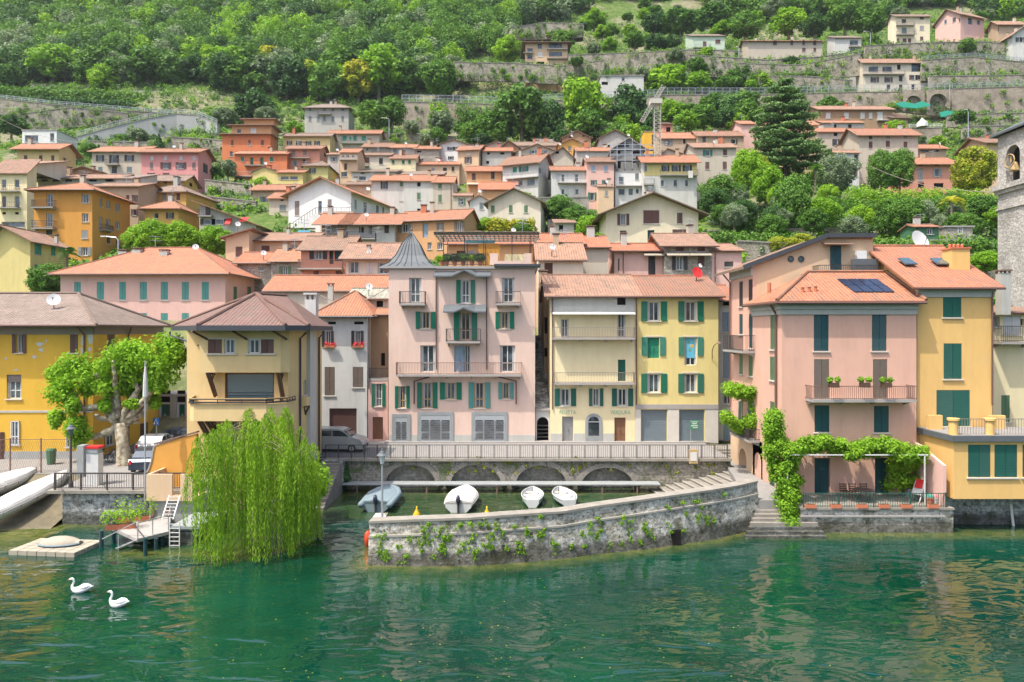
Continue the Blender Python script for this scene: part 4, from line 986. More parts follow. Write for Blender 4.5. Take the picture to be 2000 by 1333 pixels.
# --- C/D: narrow white house behind the van, pink strip with the little balcony, peeling house behind
house('narrow whitewashed house with brown garage door behind the silver van',625,717,60,9,613,572,'h','offwhite','tile_orange',ZU,ov=.7,base=ST-.4,soffit=.12,
  win='o:D 635-646,692.5-704 647-677.5; c:tan 634-654 717-773; c:tan 689-709.5 717-757; g:B 643-696.5 798-850; b 640-656,691-710 628.5-634',pipe='721,618,760',gut='gutter_dark',chim='640,650,553,582,4')
hC = house('peeling brown house end above the small balcony beside the white house',722,758,61.5,7,616,600,'s','brown_old','tile_orange',ZU,ov=.4,base=ST-.4,win='b 744-752 690-715')[0]
rD, wD, _, _ = house('narrow pink strip house with green shutters, brown double door and railed balcony on top',719,757.5,60,1.8,745,None,'f','pink_pale','slabstone',ZU,ov=.02,base=ST-.4,win='o:G 733-746 750-794; d:wood_door 727.5-748 815-859')
x = MB()
a_, b_ = wD.pt(0.05,ZZ(744,60)+.15,.0), wD.pt(wD.L-.05,ZZ(744,60)+.15,.0)
for i in range(17): p = a_.lerp(b_, i/16); x.beam(p,p+Vector((0,0,.95)),.03)
x.beam(a_+Vector((0,0,.95)),b_+Vector((0,0,.95)),.05); x.build('railing', M['iron'], rD)
def flowerbox(c, L, label, mat='flower_red', d=.22, seed=1, boxmat='terracotta'):
    r = thing('flower_box', c, label, 'flower box'); x = MB(); x.box((c[0]-L/2,c[1]-d/2,c[2]),(c[0]+L/2,c[1]+d/2,c[2]+.2)); x.build('box', M[boxmat], r)
    x = MB(); rr = random.Random(seed)
    for _ in range(int(70*L)):
        p = Vector((c[0]+rr.uniform(-L/2,L/2), c[1]+rr.uniform(-.18,.14), c[2]+.2+abs(rr.gauss(0,.12)))); s_ = .06
        u = Vector((rr.uniform(-1,1),rr.uniform(-1,1),rr.uniform(-1,1))).normalized()*s_; v = u.orthogonal().normalized()*s_; x.face([p-u,p-v,p+u,p+v])
    x.build('flowers', M[mat], r); return r
flowerbox((XX(645,59.7),59.72,ZZ(679,59.8)),1.0,'red geranium box under the left upper window of the whitewashed house',seed=3)
flowerbox((XX(700,59.7),59.72,ZZ(679,59.8)),1.0,'red geranium box under the right upper window of the whitewashed house',seed=4)

# --- E: central pink house with the grey pointed turret
rE, wE, _, _ = house('tall pink central house with pointed grey turret and long balcony',759,1045,59,11,526,None,'f','pink_central','slabstone',(0,0,1),ov=.25,base=ST-.4,
 win='''p 799-823 543-591; o:G 900.5-918.5 548-592; p 980.5-1005 543-591; f:G 822-841 610-642; f:G 898-920.5 611-664; f:G 977-995 610-642;
 p 821-851 675-727; d:L 887-907 675-727; p:D 907-919 675-727; p 976.5-1006 675-727; f:G 779-793 755-797; f:G 825-844.5 748-797; f:G 870-891 748-780; f:T 926-947 748-797; f:T 981-995.5 748-779''',
 bal='x: 783-832 571-594; x: 873-939 643-667; x:r 777-1018 708-731; x: 969-1016 571-594',pipe='852,541,722 950.5,541,722')
x = MB()
for pts in (((838,731),(838,737),(809,745),(809,790)),((972,731),(972,736),(1008,745),(1008,790))):
    x.tube([P(a,b,58.8) for a,b in pts],.07,6)
x.build('downpipe', M['gutter'], rE)
for p0_,p1_ in ((760,765.5),(802.5,815),(886.5,920.5),(992,1044.5)): panel(rE, wE, ZU, p0_,p1_,850,866,'plaster_grey',.025,'plinth')
for x0,x1,dr in ((766,802,1),(815.6,886,0),(921,991.4,0)):
    a,b,c,d = wE.rect(x0,x1,809 if dr else 805,864); o,u,n = wE.a,wE.u,wE.n
    x = MB(); x.obox(o,u,n,a,a+.28,c-.2,d,.02,.09); x.obox(o,u,n,b-.28,b,c-.2,d,.02,.09); x.obox(o,u,n,a+.28,b-.28,d-.28,d,.02,.09); sf = x.build('shop_window', M['greystone'], rE)
    x = MB(); x.obox(o,u,n,a+.28,b-.28,c-.2,d-.28,.01,.03); x.build('pane', M['glass'], sf)
    x = MB(); zz = ((c,c+.25),(d-.7,d-.28)) 
    for p,q in zz: x.obox(o,u,n,a+.28,b-.28,p,q,.03,.07)
    k = 2 if dr else 4; w_ = b-a-.56
    fr_ = (0,.5,1) if dr else (0,.3,.68,1)
    for t in fr_: x.obox(o,u,n,a+.28+w_*t-.07,a+.28+w_*t+.07,c+.25,d-.7,.03,.08)
    if not dr:
        for t0,t1 in ((0,.3),(.68,1)): x.obox(o,u,n,a+.28+w_*t0+.07,a+.28+w_*t1-.07,c+.8,c+.92,.03,.075)
    x.build('frame', M['shop_frame'], sf)
    x = MB(); n_ = 26 if not dr else 12
    for i in range(n_):      # diamond security grille
        for s1 in (1,-1):
            p0 = a+.3+(w_-.04)*i/n_; dz = (d-c-1.0)
            for j in range(4):
                z0_ = c+.25+dz*j/4; p1 = p0+s1*w_/n_*1.0
                if a+.3 <= p1 <= b-.3: x.beam(wE.pt(p0 if j%2==0 else p1,z0_,.10), wE.pt(p1 if j%2==0 else p0,z0_+dz/4,.10),.018)
    x.build('grille', M['steel'], sf)
# turret
tc = Vector((XX(804,61.2),61.2,0)); hw = [(2.50,0,17.42),(2.42,0,17.56),(1.72,0,18.0),(1.25,0,18.65),(.78,0,19.7),(.12,0,20.75),(.0,0,21.1)]
x = MB(); n0 = 0
for r_,_,z in hw:
    for i,j in ((-1,-1),(1,-1),(1,1),(-1,1)): x.v.append((tc.x+i*r_,tc.y+j*r_,z))
for i in range(len(hw)-1):
    for k in range(4): a0 = i*4; b0 = a0+4; k2 = (k+1)%4; x.f.append((a0+k,a0+k2,b0+k2,b0+k)); x.uv.append(None)
x.f.append((3,2,1,0)); x.uv.append(None)
tu = x.build('turret_roof', M['lead'], rE)
x = MB()
for f_ in np.linspace(-1,1,8):
    for side in range(4):
        pts = []
        for r_,_,z in hw[1:-1]:
            a_, b_ = [(f_*r_,-r_),(r_,f_*r_),(f_*r_,r_),(-r_,f_*r_)][side]; pts.append((tc.x+a_,tc.y+b_,z+.02))
        x.tube(pts,.03,4)
x.build('standing_seam', M['gutter_dark'], tu)
x = MB(); x.lathe((tc.x,tc.y,21.0),[(.05,0),(.12,.1),(.05,.25),(.02,.6)],8); x.build('finial', M['lead'], tu)
def lead_hood(Z, x0, x1, xm0, xm1, xm, ytop, ybot, ypk, Y, dep, name):
    x = MB(); zt = lambda y: ZZ(zp(Z,0,y)[1], Y); pxs = lambda v: XX(zp(Z,v,0)[0], Y)
    up = [(x0,ytop),(x1,ytop)]
    poly = [(x0,ybot),(xm0,ybot),(xm,ypk),(xm1,ybot),(x1,ybot)]
    top = [(pxs(a),Y+dep,zt(ytop)+.05) for a,_ in poly]; bot = [(pxs(a),Y,zt(b)) for a,b in poly]
    for i in range(4):
        A_ = [Vector(bot[i]),Vector(bot[i+1]),Vector(top[i+1]),Vector(top[i])]
        x.face(A_); x.face([p-Vector((0,0,.12)) for p in A_][::-1]); x.face([A_[0]-Vector((0,0,.12)),A_[1]-Vector((0,0,.12)),A_[1],A_[0]])
    for e in (0,-1):
        b_ = Vector(bot[e]); t_ = Vector(top[e]); x.face([b_,t_,t_-Vector((0,0,.12)),b_-Vector((0,0,.12))])
    return x.build(name, M['lead'], rE)
lead_hood(F3, 605,1135,770,1000,888,418,470,412,58.2,1.0,'eaves_hood')
lead_hood(F3, 692,1090,795,985,880,742,803,765,57.9,1.0,'door_hood')
x = MB(); x.box((XX(965,58.4),58.35,17.55),(XX(1056,58.4),59.9,17.75)); x.build('terrace_edge', M['gutter_dark'], rE)
# roof terrace of the pink house: pergola, parapet, plants
tz = 17.75
rT = thing('pergola', (XX(950,61),61,tz), 'grey pergola with orange screens on the roof terrace of the central pink house', 'pergola')
x = MB()
for px in (866,907,945,1000,1037):
    for Y in (59.6,63.6): x = MB(); x.beam((XX(px,59.6),Y,tz),(XX(px,59.6),Y,20.35),.07); x.build('post', M['iron'], rT)
x = MB(); xa, xb = XX(848,59.6), XX(1052,59.6)
for Y in (59.3,60.7,62.2,63.8): x.box((xa,Y,20.35),(xb,Y+.1,20.5))
for i in range(24): q_ = xa+(xb-xa)*i/23; x.box((q_,59.1,20.5),(q_+.07,64,20.58))
x.box((xa,59.0,20.58),(xb,60.2,20.62)); x.build('roof_slats', M['timber_grey'], rT)
x = MB(); x.box((XX(905,60),60.9,20.1),(XX(965,60),63,20.13)); x.build('shade_cloth', M['blue_cloth'], rT)
x = MB(); x.box((XX(930,60),64.0,tz),(XX(975,60),64.1,20.2)); x.build('screen', M['orange_wall'], rT)
x = MB(); x.box((XX(985,60),64.0,tz),(XX(1035,60),64.1,19.2)); x.build('screen', M['yellow_pale'], rT)
rP = thing('parapet_wall', (XX(997,59.4),59.4,tz), 'pink roof terrace parapet with two pillars beside the pergola', 'parapet')
x = MB()
for a_,b_,h_ in ((957,973,1.0),(1024,1038,1.0),(973,1024,.35)): x.box((XX(a_,59.3),59.2,tz),(XX(b_,59.3)-.01,59.6,tz+h_))
x.build('wall', M['pink_central'], rP)
x = MB(); x.box((XX(866,59.4),59.15,tz),(XX(952,59.4),59.18,tz+.05)); k = 40
for i in range(k+1): q_ = XX(866,59.2)+(XX(952,59.2)-XX(866,59.2))*i/k; x.beam((q_,59.17,tz),(q_,59.17,tz+.95),.025)
x.beam((XX(866,59.2),59.17,tz+.95),(XX(952,59.2),59.17,tz+.95),.05); rr_ = x.build('terrace_railing', M['iron'], None, loc=Vector((XX(909,59.2),59.2,tz)))
tag(rr_, 'thin iron railing along the planted roof terrace edge', 'railing')
x = MB(); x.box((XX(880,65),64.2,17),(XX(1045,65),69,20.0)); 

# --- alley between the pink house and the yellow fruit house
rS = thing('alley_stairs', (XX(1058,62),62,ST), 'dark stone stairway climbing the alley between the pink and pale yellow houses', 'stairs')
x = MB(); xa, xb = XX(1046,59.6), XX(1074,59.6)
for i in range(26): x.box((xa,60.0+i*.34,2.2),(xb,60.0+(i+1)*.34 if i < 25 else 70,5.3+i*.25))
x.build('steps', M['quay_stone'], rS)
wS = W((xa,59.6),(xb,59.6)); a,b,c,d = .12,wS.L-.12,ST,ZZ(815,59.6)
def arched_front(root, w, z0, z1, a, b, c, d, rise, rec, mat, inner, name='arch'):
    """wall field with an arched opening and its reveal"""
    x = MB(); pts = []; n_ = 14; m = (a+b)/2; hw_ = (b-a)/2; sp_ = d-rise
    for i in range(n_+1):
        t = math.pi*(1-i/n_); pts.append((m+hw_*math.cos(t), sp_+rise*math.sin(t)))
    ring = [(a,c)]+pts+[(b,c)]
    if a > 1e-3: x.face([w.pt(0,z0),w.pt(a,z0),w.pt(a,z1),w.pt(0,z1)])
    if w.L-b > 1e-3: x.face([w.pt(b,z0),w.pt(w.L,z0),w.pt(w.L,z1),w.pt(b,z1)])
    for i in range(n_): p, q = pts[i], pts[i+1]; x.face([w.pt(p[0],p[1]),w.pt(q[0],q[1]),w.pt(q[0],z1),w.pt(p[0],z1)])
    for i in range(len(ring)-1):
        p, q = ring[i], ring[i+1]; x.face([w.pt(p[0],p[1]),w.pt(q[0],q[1]),w.pt(q[0],q[1],-rec),w.pt(p[0],p[1],-rec)])
    o = x.build(name, M[mat], root)
    x = MB(); x.face([w.pt(a,c,-rec),w.pt(b,c,-rec),w.pt(b,d,-rec),w.pt(a,d,-rec)]); x.face([w.pt(a,c,-rec-.03),w.pt(b,c,-rec-.03),w.pt(b,d,-rec-.03),w.pt(a,d,-rec-.03)][::-1]); x.build('arch_back', M[inner], root)
    return o
arched_front(rS, wS, ST, ZZ(800,59.6), a, b, c, d, .55, .35, 'offwhite', 'dark', 'arch')
x = MB()
for i in range(5): x.box((xa+.15,59.62+.0,ST+.02+i*.33),(xb-.15,59.9-.05*i*.2,ST+.1+i*.33))
x.build('iron_gate', M['iron'], rS)
x = MB(); x.box((xa,59.4,ZZ(802,59.6)),(xb,60.1,ZZ(799,59.6))); x.build('landing', M['slabstone'], rS)
house('old pinkish tenement with hanging balconies beside the alley',1062,1076,64,12,560,550,'x','tan','tile_old',ZU,ov=.2,base=ST,win='b 1063.5-1074 620-652; b 1062.5-1073 680-697')

# --- G: pale yellow fruit shop house
rG, wG, _, _ = house('pale yellow house with FRUTTA VERDURA lettering and two long balconies',1075,1240,59,9,577.5,541,'x','yellow_pale','tile_weathered',ZU,ov=.55,base=ST-.4,
 win='b 1205-1222 582-596; p:D 1095.6-1110.5 624-658; p:D 1205.5-1222 614-659; d:K 1207-1222 703-745; o:K 1094-1114.5 760-793; o:K 1157.5-1171 760-793; o:K 1205.5-1226 760-793; d:O 1098-1119.5 814-863; d:wood_door 1200-1222 816-863',
 bal='x: 1079-1237 640-660; x: 1082-1236 727-747',pipe='1079,580,800',rf=.55)
for o in list(rG.children):
    if o.name.startswith('balcony'):
        for c_ in o.children:
            if c_.name.startswith('railing') : c_.data.materials[0] = M['timber_grey']
panel(rG, wG, ZU, 1075.3,1239.7,577,611,'plaster_grey',.02,'attic_band')
x = MB(); o_ = wG; a,b,c,d = wG.rect(1079,1238,609,614); x.prism([wG.pt(a,d,0),wG.pt(a,c,.9),wG.pt(a,c-.05,.9),wG.pt(a,d-.08,0)], wG.u*(b-a)); x.build('canopy', M['whitepaint'], rG)
window(rG, wG, wG.rect(1205.4,1221.6,582,596), 'b', '', True)
a,b,c,d = wG.rect(1143,1176,808,864); x = MB(); pts = []
for i in range(15):
    t = math.pi*(1-i/14); pts.append((math.cos(t), math.sin(t)))
m = (a+b)/2; ro_ = (b-a)/2; ri = ro_-.26; zc = d-ro_; prev = None
for i in range(14):
    (c0_,s0_),(c1_,s1_) = pts[i],pts[i+1]
    x.prism([wG.pt(m+ri*c0_,zc+ri*s0_,.01),wG.pt(m+ro_*c0_,zc+ro_*s0_,.01),wG.pt(m+ro_*c1_,zc+ro_*s1_,.01),wG.pt(m+ri*c1_,zc+ri*s1_,.01)], wG.n*.07)
x.obox(wG.a,wG.u,wG.n,a,a+.26,c,zc,.01,.08); x.obox(wG.a,wG.u,wG.n,b-.26,b,c,zc,.01,.08); x.obox(wG.a,wG.u,wG.n,a+.26,b-.26,c,c+.55,.01,.06)
aw = x.build('arched_window', M['greystone'], rG)
x = MB(); x.face([wG.pt(m+ri*c_,zc+ri*s_,.03) for c_,s_ in pts][::-1]+[wG.pt(m-ri,c+.55,.03),wG.pt(m+ri,c+.55,.03)]); x.build('pane', M['glass'], aw)
x = MB(); x.obox(wG.a,wG.u,wG.n,a+.26,b-.26,zc-.03,zc+.05,.03,.07); x.build('frame', M['steel'], aw)
def text(root, s_, w, x0, x1, y0, y1, mat, off=.015, ext=.006, name='lettering'):
    a,b,c,d = w.rect(x0,x1,y0,y1); cu = bpy.data.curves.new(name, 'FONT'); cu.body = s_; cu.size = 1; cu.extrude = 0
    ob = bpy.data.objects.new('tmp', cu); COL.objects.link(ob); bpy.context.view_layer.update()
    me = bpy.data.meshes.new_from_object(ob.evaluated_get(bpy.context.evaluated_depsgraph_get())); bpy.data.objects.remove(ob)
    vs = [v.co.copy() for v in me.vertices]; x_0 = min(v.x for v in vs); x_1 = max(v.x for v in vs); y_0 = min(v.y for v in vs); y_1 = max(v.y for v in vs)
    off0 = parent_world(root)
    for v in me.vertices:
        p = w.pt(a+(b-a)*(v.co.x-x_0)/(x_1-x_0), c+(d-c)*(v.co.y-y_0)/(y_1-y_0), off); v.co = p-off0
    me.materials.clear(); me.materials.append(M[mat]); o = bpy.data.objects.new(name, me); COL.objects.link(o); o.parent = root; return o
plain('faded_green', (.14,.34,.24), .9)
text(rG, 'FRUTTA', wG, 1093,1125,802,809.5,'faded_green'); text(rG, 'VERDURA', wG, 1192,1231.5,802,809.8,'faded_green')
panel(rG, wG, ZU, 1075.5,1097,847,866,'plaster_grey',.02,'plinth'); panel(rG, wG, ZU, 1120.5,1142,847,866,'plaster_grey',.02,'plinth'); panel(rG, wG, ZU, 1177,1199,847,866,'plaster_grey',.02,'plinth')

# --- H: bright yellow house with green shutters and two garage doors
rH, wH, _, _ = house('bright yellow house with green shutters above two grey roller doors',1240.3,1403,59,9,578,543,'x','yellow','tile_bright',ZU,ov=.5,base=ST-.4,rf=.55,
 win='o:G 1265-1290 590-627; o:G 1337-1361.5 590-627; d:green_cloth 1265-1288 660-700; p 1337-1361.5 660-714; o:G 1265-1290 731-767; o:G 1337-1361.5 731-767; g:garage 1252.3-1303 801-863; g:garage 1326.6-1376 801-863',pipe='1242.5,580,790')
for x0,x1 in ((1265,1288),(1337,1361.5)):
    a,b,c,d = wH.rect(x0,x1,659,695)
    for p,q in ((a-.52,a-.04),(b+.04,b+.52)):
        x = MB(); x.obox(wH.a,wH.u,wH.n,p,q,c,d,.03,.08); x.build('shutter', M['sh_mid'], rH)
panel(rH, wH, ZU, 1341,1357.5,661,700,'blue_cloth',-.14,'curtain',-.2)
for i,(cx_,cy_) in enumerate(((1345,668),(1352,676),(1348,684))): panel(rH, wH, ZU, cx_-2.4,cx_+2.4,cy_-3,cy_+3,'yellow_buoy' if i%2 else 'faded_green',-.13,'curtain_flower',-.14)
for x0,x1 in ((1265,1290),(1337,1361.5)): 
    for y0,y1 in ((585.5,588.5),(656,658.5),(727,729.5)): panel(rH, wH, ZU, x0-4,x1+4,y0,y1,'surround',.05,'lintel')
panel(rH, wH, ZU, 1241,1402.5,790,799,'slabstone',.10,'stone_band')
for x0,x1 in ((1241,1251.5),(1304,1326),(1377,1402.5)): panel(rH, wH, ZU, x0,x1,799.5,866,'surround',.06,'stone_pier')
x = MB(); a_ = P(1405,669,57.5); x.tube([P(1391,702,58.95),P(1391,685,58.6),P(1395,674,58),a_],.035,6); x.lathe(a_-Vector((0,0,.1)),[(.18,0),(.12,.1),(.03,.16)],8); x.build('wall_lamp', M['iron_rust'], rH)
rGS = thing('hanging_sign', (XX(1355,58.6),58.6,ZZ(830,58.6)), 'small green and white sign on a pole in front of the right roller door', 'sign')
x = MB(); x.box((XX(1348.5,58.4),58.4,ZZ(839,58.4)),(XX(1364.5,58.4),58.45,ZZ(822,58.4))); x.build('board', M['green_sign'], rGS)
wgs = W((XX(1348.5,58.4),58.39),(XX(1364.5,58.4),58.39))
text(rGS, 'PIZZA', wgs, 1350.5,1362.5,824,829,'whitepaint',.01) if False else None
x = MB()
for y0,y1,x0,x1 in ((824,825.2,1350,1363),(827,829,1352,1361),(831,833,1350,1363),(835,836.5,1353,1363)): x.obox(wgs.a,wgs.u,wgs.n,*wgs.rect(x0,x1,y0,y1),.0,.02)
x.build('lettering', M['whitepaint'], rGS)
x = MB(); x.beam((XX(1349,58.4),58.43,ST),(XX(1349,58.4),58.43,ZZ(821,58.4)),.05); x.build('pole', M['steel'], rGS)

sat_dish(rH, P(1361,533,62.5), .55, 'red')
# --- I: narrow white house
house('narrow white house with pale blue shutters between the yellow and pink houses',1403.5,1441,60.3,9,588,561,'x','white','tile_bright',ZU,ov=.35,base=ST-.4,
 win='b 1412-1426 590-597; c:L 1411-1431 610-648; c:L 1412.5-1432 683-740; p 1412-1431 762-790; c:L 1413-1428 812-862')

# --- J: pink corner house on the right with terrace
YJ = 44.0; xj = XX(1527,YJ); yj2 = 49.3
rJ = thing('house', (xj+3, YJ, 1.3), 'large salmon pink corner house with vine pergola over its lake terrace', 'house')
wJ = W((xj,YJ),(XX(1790,YJ),YJ)); wJl = W((xj,yj2),(xj,YJ))
zJ = ZZ(592,YJ)
walls_custom(rJ, [(wJ, zJ, 'c:N 1589.5-1618.5 611.5-686; c:N 1703-1731.5 611.5-686; c:tan 1590-1619.5 702-778; c:tan 1705-1733 702-778; c:N 1591-1620 792-844.5; c:N 1707-1736 793-845; d:N 1591-1621.5 895-966; d:N 1709-1738 895-966'),
 (wJl, zJ, 'c:E 1504.5-1512.7 611-683; c:E 1503.7-1512.7 697-743; c:E 1504-1512.5 785-836; c:N 1503-1513 900-950')], 1.3, 'pink_right', ZU)
for w in (wJ,wJl):
    for i,(z0_,z1_,dd) in enumerate(((zJ-.75,zJ-.4,.10),(zJ-.4,zJ-.05,.22))):
        x = MB(); x.obox(w.a,w.u,w.n,-dd if w is wJ else 0,w.L+(dd if w is wJl else 0)*0,z0_,z1_,.002,dd); x.build('cornice', M['cornice'], rJ)
# hipped roof
oj = .55; ez = zJ-.02; ej = [Vector((xj-oj,YJ-oj,ez)),Vector((wJ.b.x+.3,YJ-oj,ez)),Vector((wJ.b.x+.3,yj2+.4,ez+2.3)),Vector((xj-oj,yj2+.5,ez))]
pk = P(1577,536,47.8); pk2 = P(1668,551,48.9); pk.z = max(pk.z, 15.9); pk2.z = pk.z-.0; pk2.y = 47.8
pk2 = Vector((XX(1730,47.8),47.8,pk.z)); nJ = (Vector((pk2.x,pk2.y,pk2.z))-ej[0]).cross(ej[1]-ej[0]); 
rb = MB(); rb.slab([ej[0],ej[1],pk2,pk],.12); rb.slab([ej[0],pk,ej[3]],.12); rb.slab([ej[3],pk,Vector((xj+2,yj2+.4,ez+1.2))],.12); rb.slab([pk,pk2,ej[2],Vector((xj+3.5,yj2+.2,pk.z))],.12); rb.slab([ej[1],ej[2],pk2],.12)
rb.v = [(a,b,c+.14) for a,b,c in rb.v]; roJ = rb.build('roof', M['tile_orange'], rJ)
x = MB()
for p,q in ((ej[0],pk),(pk,pk2),(pk2,ej[1])): x.tube([p+Vector((0,0,.2)),q+Vector((0,0,.2))],.11,6)
x.build('ridge_tiles', M['tile_orange'], roJ)
x = MB(); x.tube([ej[3],ej[0]+Vector((-.05,-.05,0)),ej[1]+Vector((0,-.05,0))],.09,6); x.build('gutter', M['gutter'], roJ)
nrm = (ej[1]-ej[0]).cross(pk-ej[0]).normalized(); p0_ = ej[0]+Vector((0,0,.16))
for i in range(4):
    for j in range(2):
        a0 = 1000+i*78+j*70-(0 if j else 0); 
        q_ = [(a0,418+j*50),(a0+70,418+j*50),(a0+70+62,466+j*50),(a0+62,466+j*50)]
        roof_quad([(v,w_) for v,w_ in q_], p0_, nrm, .05, 'solar', 'solar_panel', roJ, F6)
for i in range(3):
    c_ = ray_plane(*zp(F6,735+i*50,510-i*4), p0_, nrm); x = MB(); x.tube([c_-Vector((0,0,.1)),c_+Vector((0,0,.28))],.10,8); x.lathe(c_+Vector((0,0,.28)),[(.16,0),(.0,.14)],8); x.build('roof_vent', M['terracotta'], roJ)
c_ = ray_plane(*zp(F6,480,495), p0_, nrm); x = MB(); x.tube([c_-Vector((0,0,.2)),c_+Vector((0,0,.45))],.13,8); x.build('roof_vent', M['terracotta'], roJ)
x = MB(); s_ = wJl.s_of(1518.5); x.tube([wJl.pt(s_,zJ-.05,.5),wJl.pt(s_,zJ-.7,.12),wJl.pt(s_,5.2,.12)],.07,6); x.build('downpipe', M['gutter'], rJ)
# upper back part with sloping roof
z1 = 16.75; zh = ZZ(466,yj2); sA = XX(1612,yj2)-xj; Lf = XX(1705,yj2)-xj
wK1 = W((xj,yj2),(xj+Lf,yj2)); wK2 = W((xj,54.3),(xj,yj2))
walls_custom(rJ, [(wK1, [(0,z1),(sA,zh),(Lf,zh+.02)], ''), (wK2, z1, 'c:D 250-278 432-625; c:D 322-355 415-615; c:N 250-277 682-835; c:N 325-355 680-942; c:E 250-278 985-1140; c:E 322-355 985-1155'),
  (W((xj+Lf,yj2),(xj+Lf,56)), zh, '')], ZZ(830,52)-.6, 'peach', F6, name='upper_wall')
for o in rJ.children:
    if o.name.startswith('upper_wall'): o.data.materials[0] = M['pink_right']
x = MB(); x.obox(wK1.a,wK1.u,wK1.n,.25,Lf,13.9,z1,0,.02); x.prism([wK1.pt(.25,z1,.0),wK1.pt(sA,zh-.05,.0),wK1.pt(Lf,zh-.05,.0),wK1.pt(Lf,z1,.0)],wK1.n*.02); x.build('beige_render', M['peach'], rJ)
x = MB(); x.obox(wK2.a,wK2.u,wK2.n,0,wK2.L,z1-.7,z1,.0,.12); x.build('cornice', M['cornice'], rJ)
for spec in ('172-198 170-330','245-280 175-320'):
    for k,col,x0,x1,y0,y1 in parse('c:N '+spec, F7): window(rJ, wK2, wK2.rect(x0,x1,y0,y1), 'c','E', True)
rb = MB(); k_ = (zh-z1)/sA
P0 = [Vector((xj-.8,yj2-.35,z1-.8*k_)),Vector((xj+sA,yj2-.35,zh)),Vector((xj+sA,56,zh)),Vector((xj-.8,56,z1-.8*k_))]
rb.slab(P0,.2); rb.slab([P0[1],Vector((xj+Lf+.1,yj2-.35,zh+.03)),Vector((xj+Lf+.1,56,zh+.03)),P0[2]],.2); rb.v = [(a,b,c+.22) for a,b,c in rb.v]
ro2 = rb.build('upper_roof', M['tile_old'], rJ)
x = MB(); x.beam(P0[0]+Vector((0,-.03,.16)),P0[1]+Vector((0,-.03,.16)),.06,.30); x.beam(P0[1]+Vector((0,-.03,.16)),Vector((xj+Lf+.1,yj2-.38,zh+.18)),.06,.30); x.build('verge_board', M['gutter_dark'], ro2)
for px in (1544,1564):
    c_ = P(px,506.5,yj2); x = MB(); n0 = 0
    for k in range(18): t = 2*math.pi*k/18; x.v.append((c_.x+.19*math.cos(t),yj2-.06,c_.z+.19*math.sin(t)))
    x.f.append(tuple(range(18))); x.uv.append(None)
    pw = x.build('porthole', M['glass'], rJ); x = MB(); x.tube([(c_.x+.2*math.cos(2*math.pi*k/18),yj2-.07,c_.z+.2*math.sin(2*math.pi*k/18)) for k in range(19)],.03,6,cap=False); x.build('rim', M['sh_N'], pw)
window(rJ, wK1, wK1.rect(*[zp(F6,v,0)[0] for v in (945,1028)],zp(F6,0,160)[1],zp(F6,0,360)[1]),'d','N',True)
a,b,c,d = wK1.rect(*[zp(F6,v,0)[0] for v in (880,1095)],zp(F6,0,132)[1],zp(F6,0,152)[1]); x = MB(); x.prism([wK1.pt(a,d,0),wK1.pt(a,c,.7),wK1.pt(a,c-.06,.7),wK1.pt(a,d-.06,0)],wK1.u*(b-a)); x.build('awning', M['tile_weathered'], rJ)
balcony(rJ, wK1, *[zp(F6,v,0)[0] for v in (810,1330)], zp(F6,0,318)[1], zp(F6,0,365)[1], 1.1, 'iron', 'gutter_dark', brk=False)
x = MB(); a,b,c,d = wK1.rect(*[zp(F6,v,0)[0] for v in (1088,1262)],zp(F6,0,268)[1],zp(F6,0,362)[1]); x.obox(wK1.a,wK1.u,wK1.n,a,b,c,d,.3,.9); x.build('water_tank', M['lead'], rJ)
x = MB(); a,b,c,d = wK1.rect(*[zp(F6,v,0)[0] for v in (1130,1205)],zp(F6,0,200)[1],zp(F6,0,265)[1]); x.obox(wK1.a,wK1.u,wK1.n,a,b,c,d,.05,.4); x.build('air_conditioner', M['whitepaint'], rJ)
balcony(rJ, wK2, *[zp(F6,v,0)[0] for v in (212,372)], zp(F6,0,835)[1], zp(F6,0,958)[1], .9)
x = MB(); x.tube([Vector((xj-.75,54.2,z1-.1)),Vector((xj-.15,54.0,z1-.9)),Vector((xj-.15,54.0,6))],.07,6); x.build('downpipe', M['gutter'], rJ)
# arcade below
wK3 = W((xj,54.3),(xj,yj2)); zar = ZZ(830,52)-.6
for k,(x0,x1,yt,yb) in enumerate(((1443.5,1458.5,868,912),(1474,1491,878,930))):
    pass
aL = wK3.s_of(1443.5); aR = wK3.s_of(1458); bL = wK3.L-.05-0; 
mid = (aR+wK3.s_of(1468))/2
wa = W((xj,54.3),(xj,54.3-mid)); wb_ = W((xj,54.3-mid),(xj,yj2-1.9))
zf = 1.75
arched_front(rJ, wa, 1.3, zar, aL, aR, zf, ZZ(868,53.5), (aR-aL)/2, .8, 'peach','pink_right','arcade')
b0 = wb_.s_of(1474); b1 = wb_.L-.25
arched_front(rJ, wb_, 1.3, zar, b0, b1, zf, ZZ(876,50), min(.75,(b1-b0)/2), .8, 'peach','pink_right','arcade')
# street-side balcony with the wire-framed vine stands on the left wall, main balcony in front
balcony(rJ, wJ, 1573,1770,752,778,1.15,'iron_rust','slabstone')
balcony(rJ, wK2, *[zp(F7,v,0)[0] for v in (180,330)], zp(F7,0,360)[1], zp(F7,0,440)[1], .8)

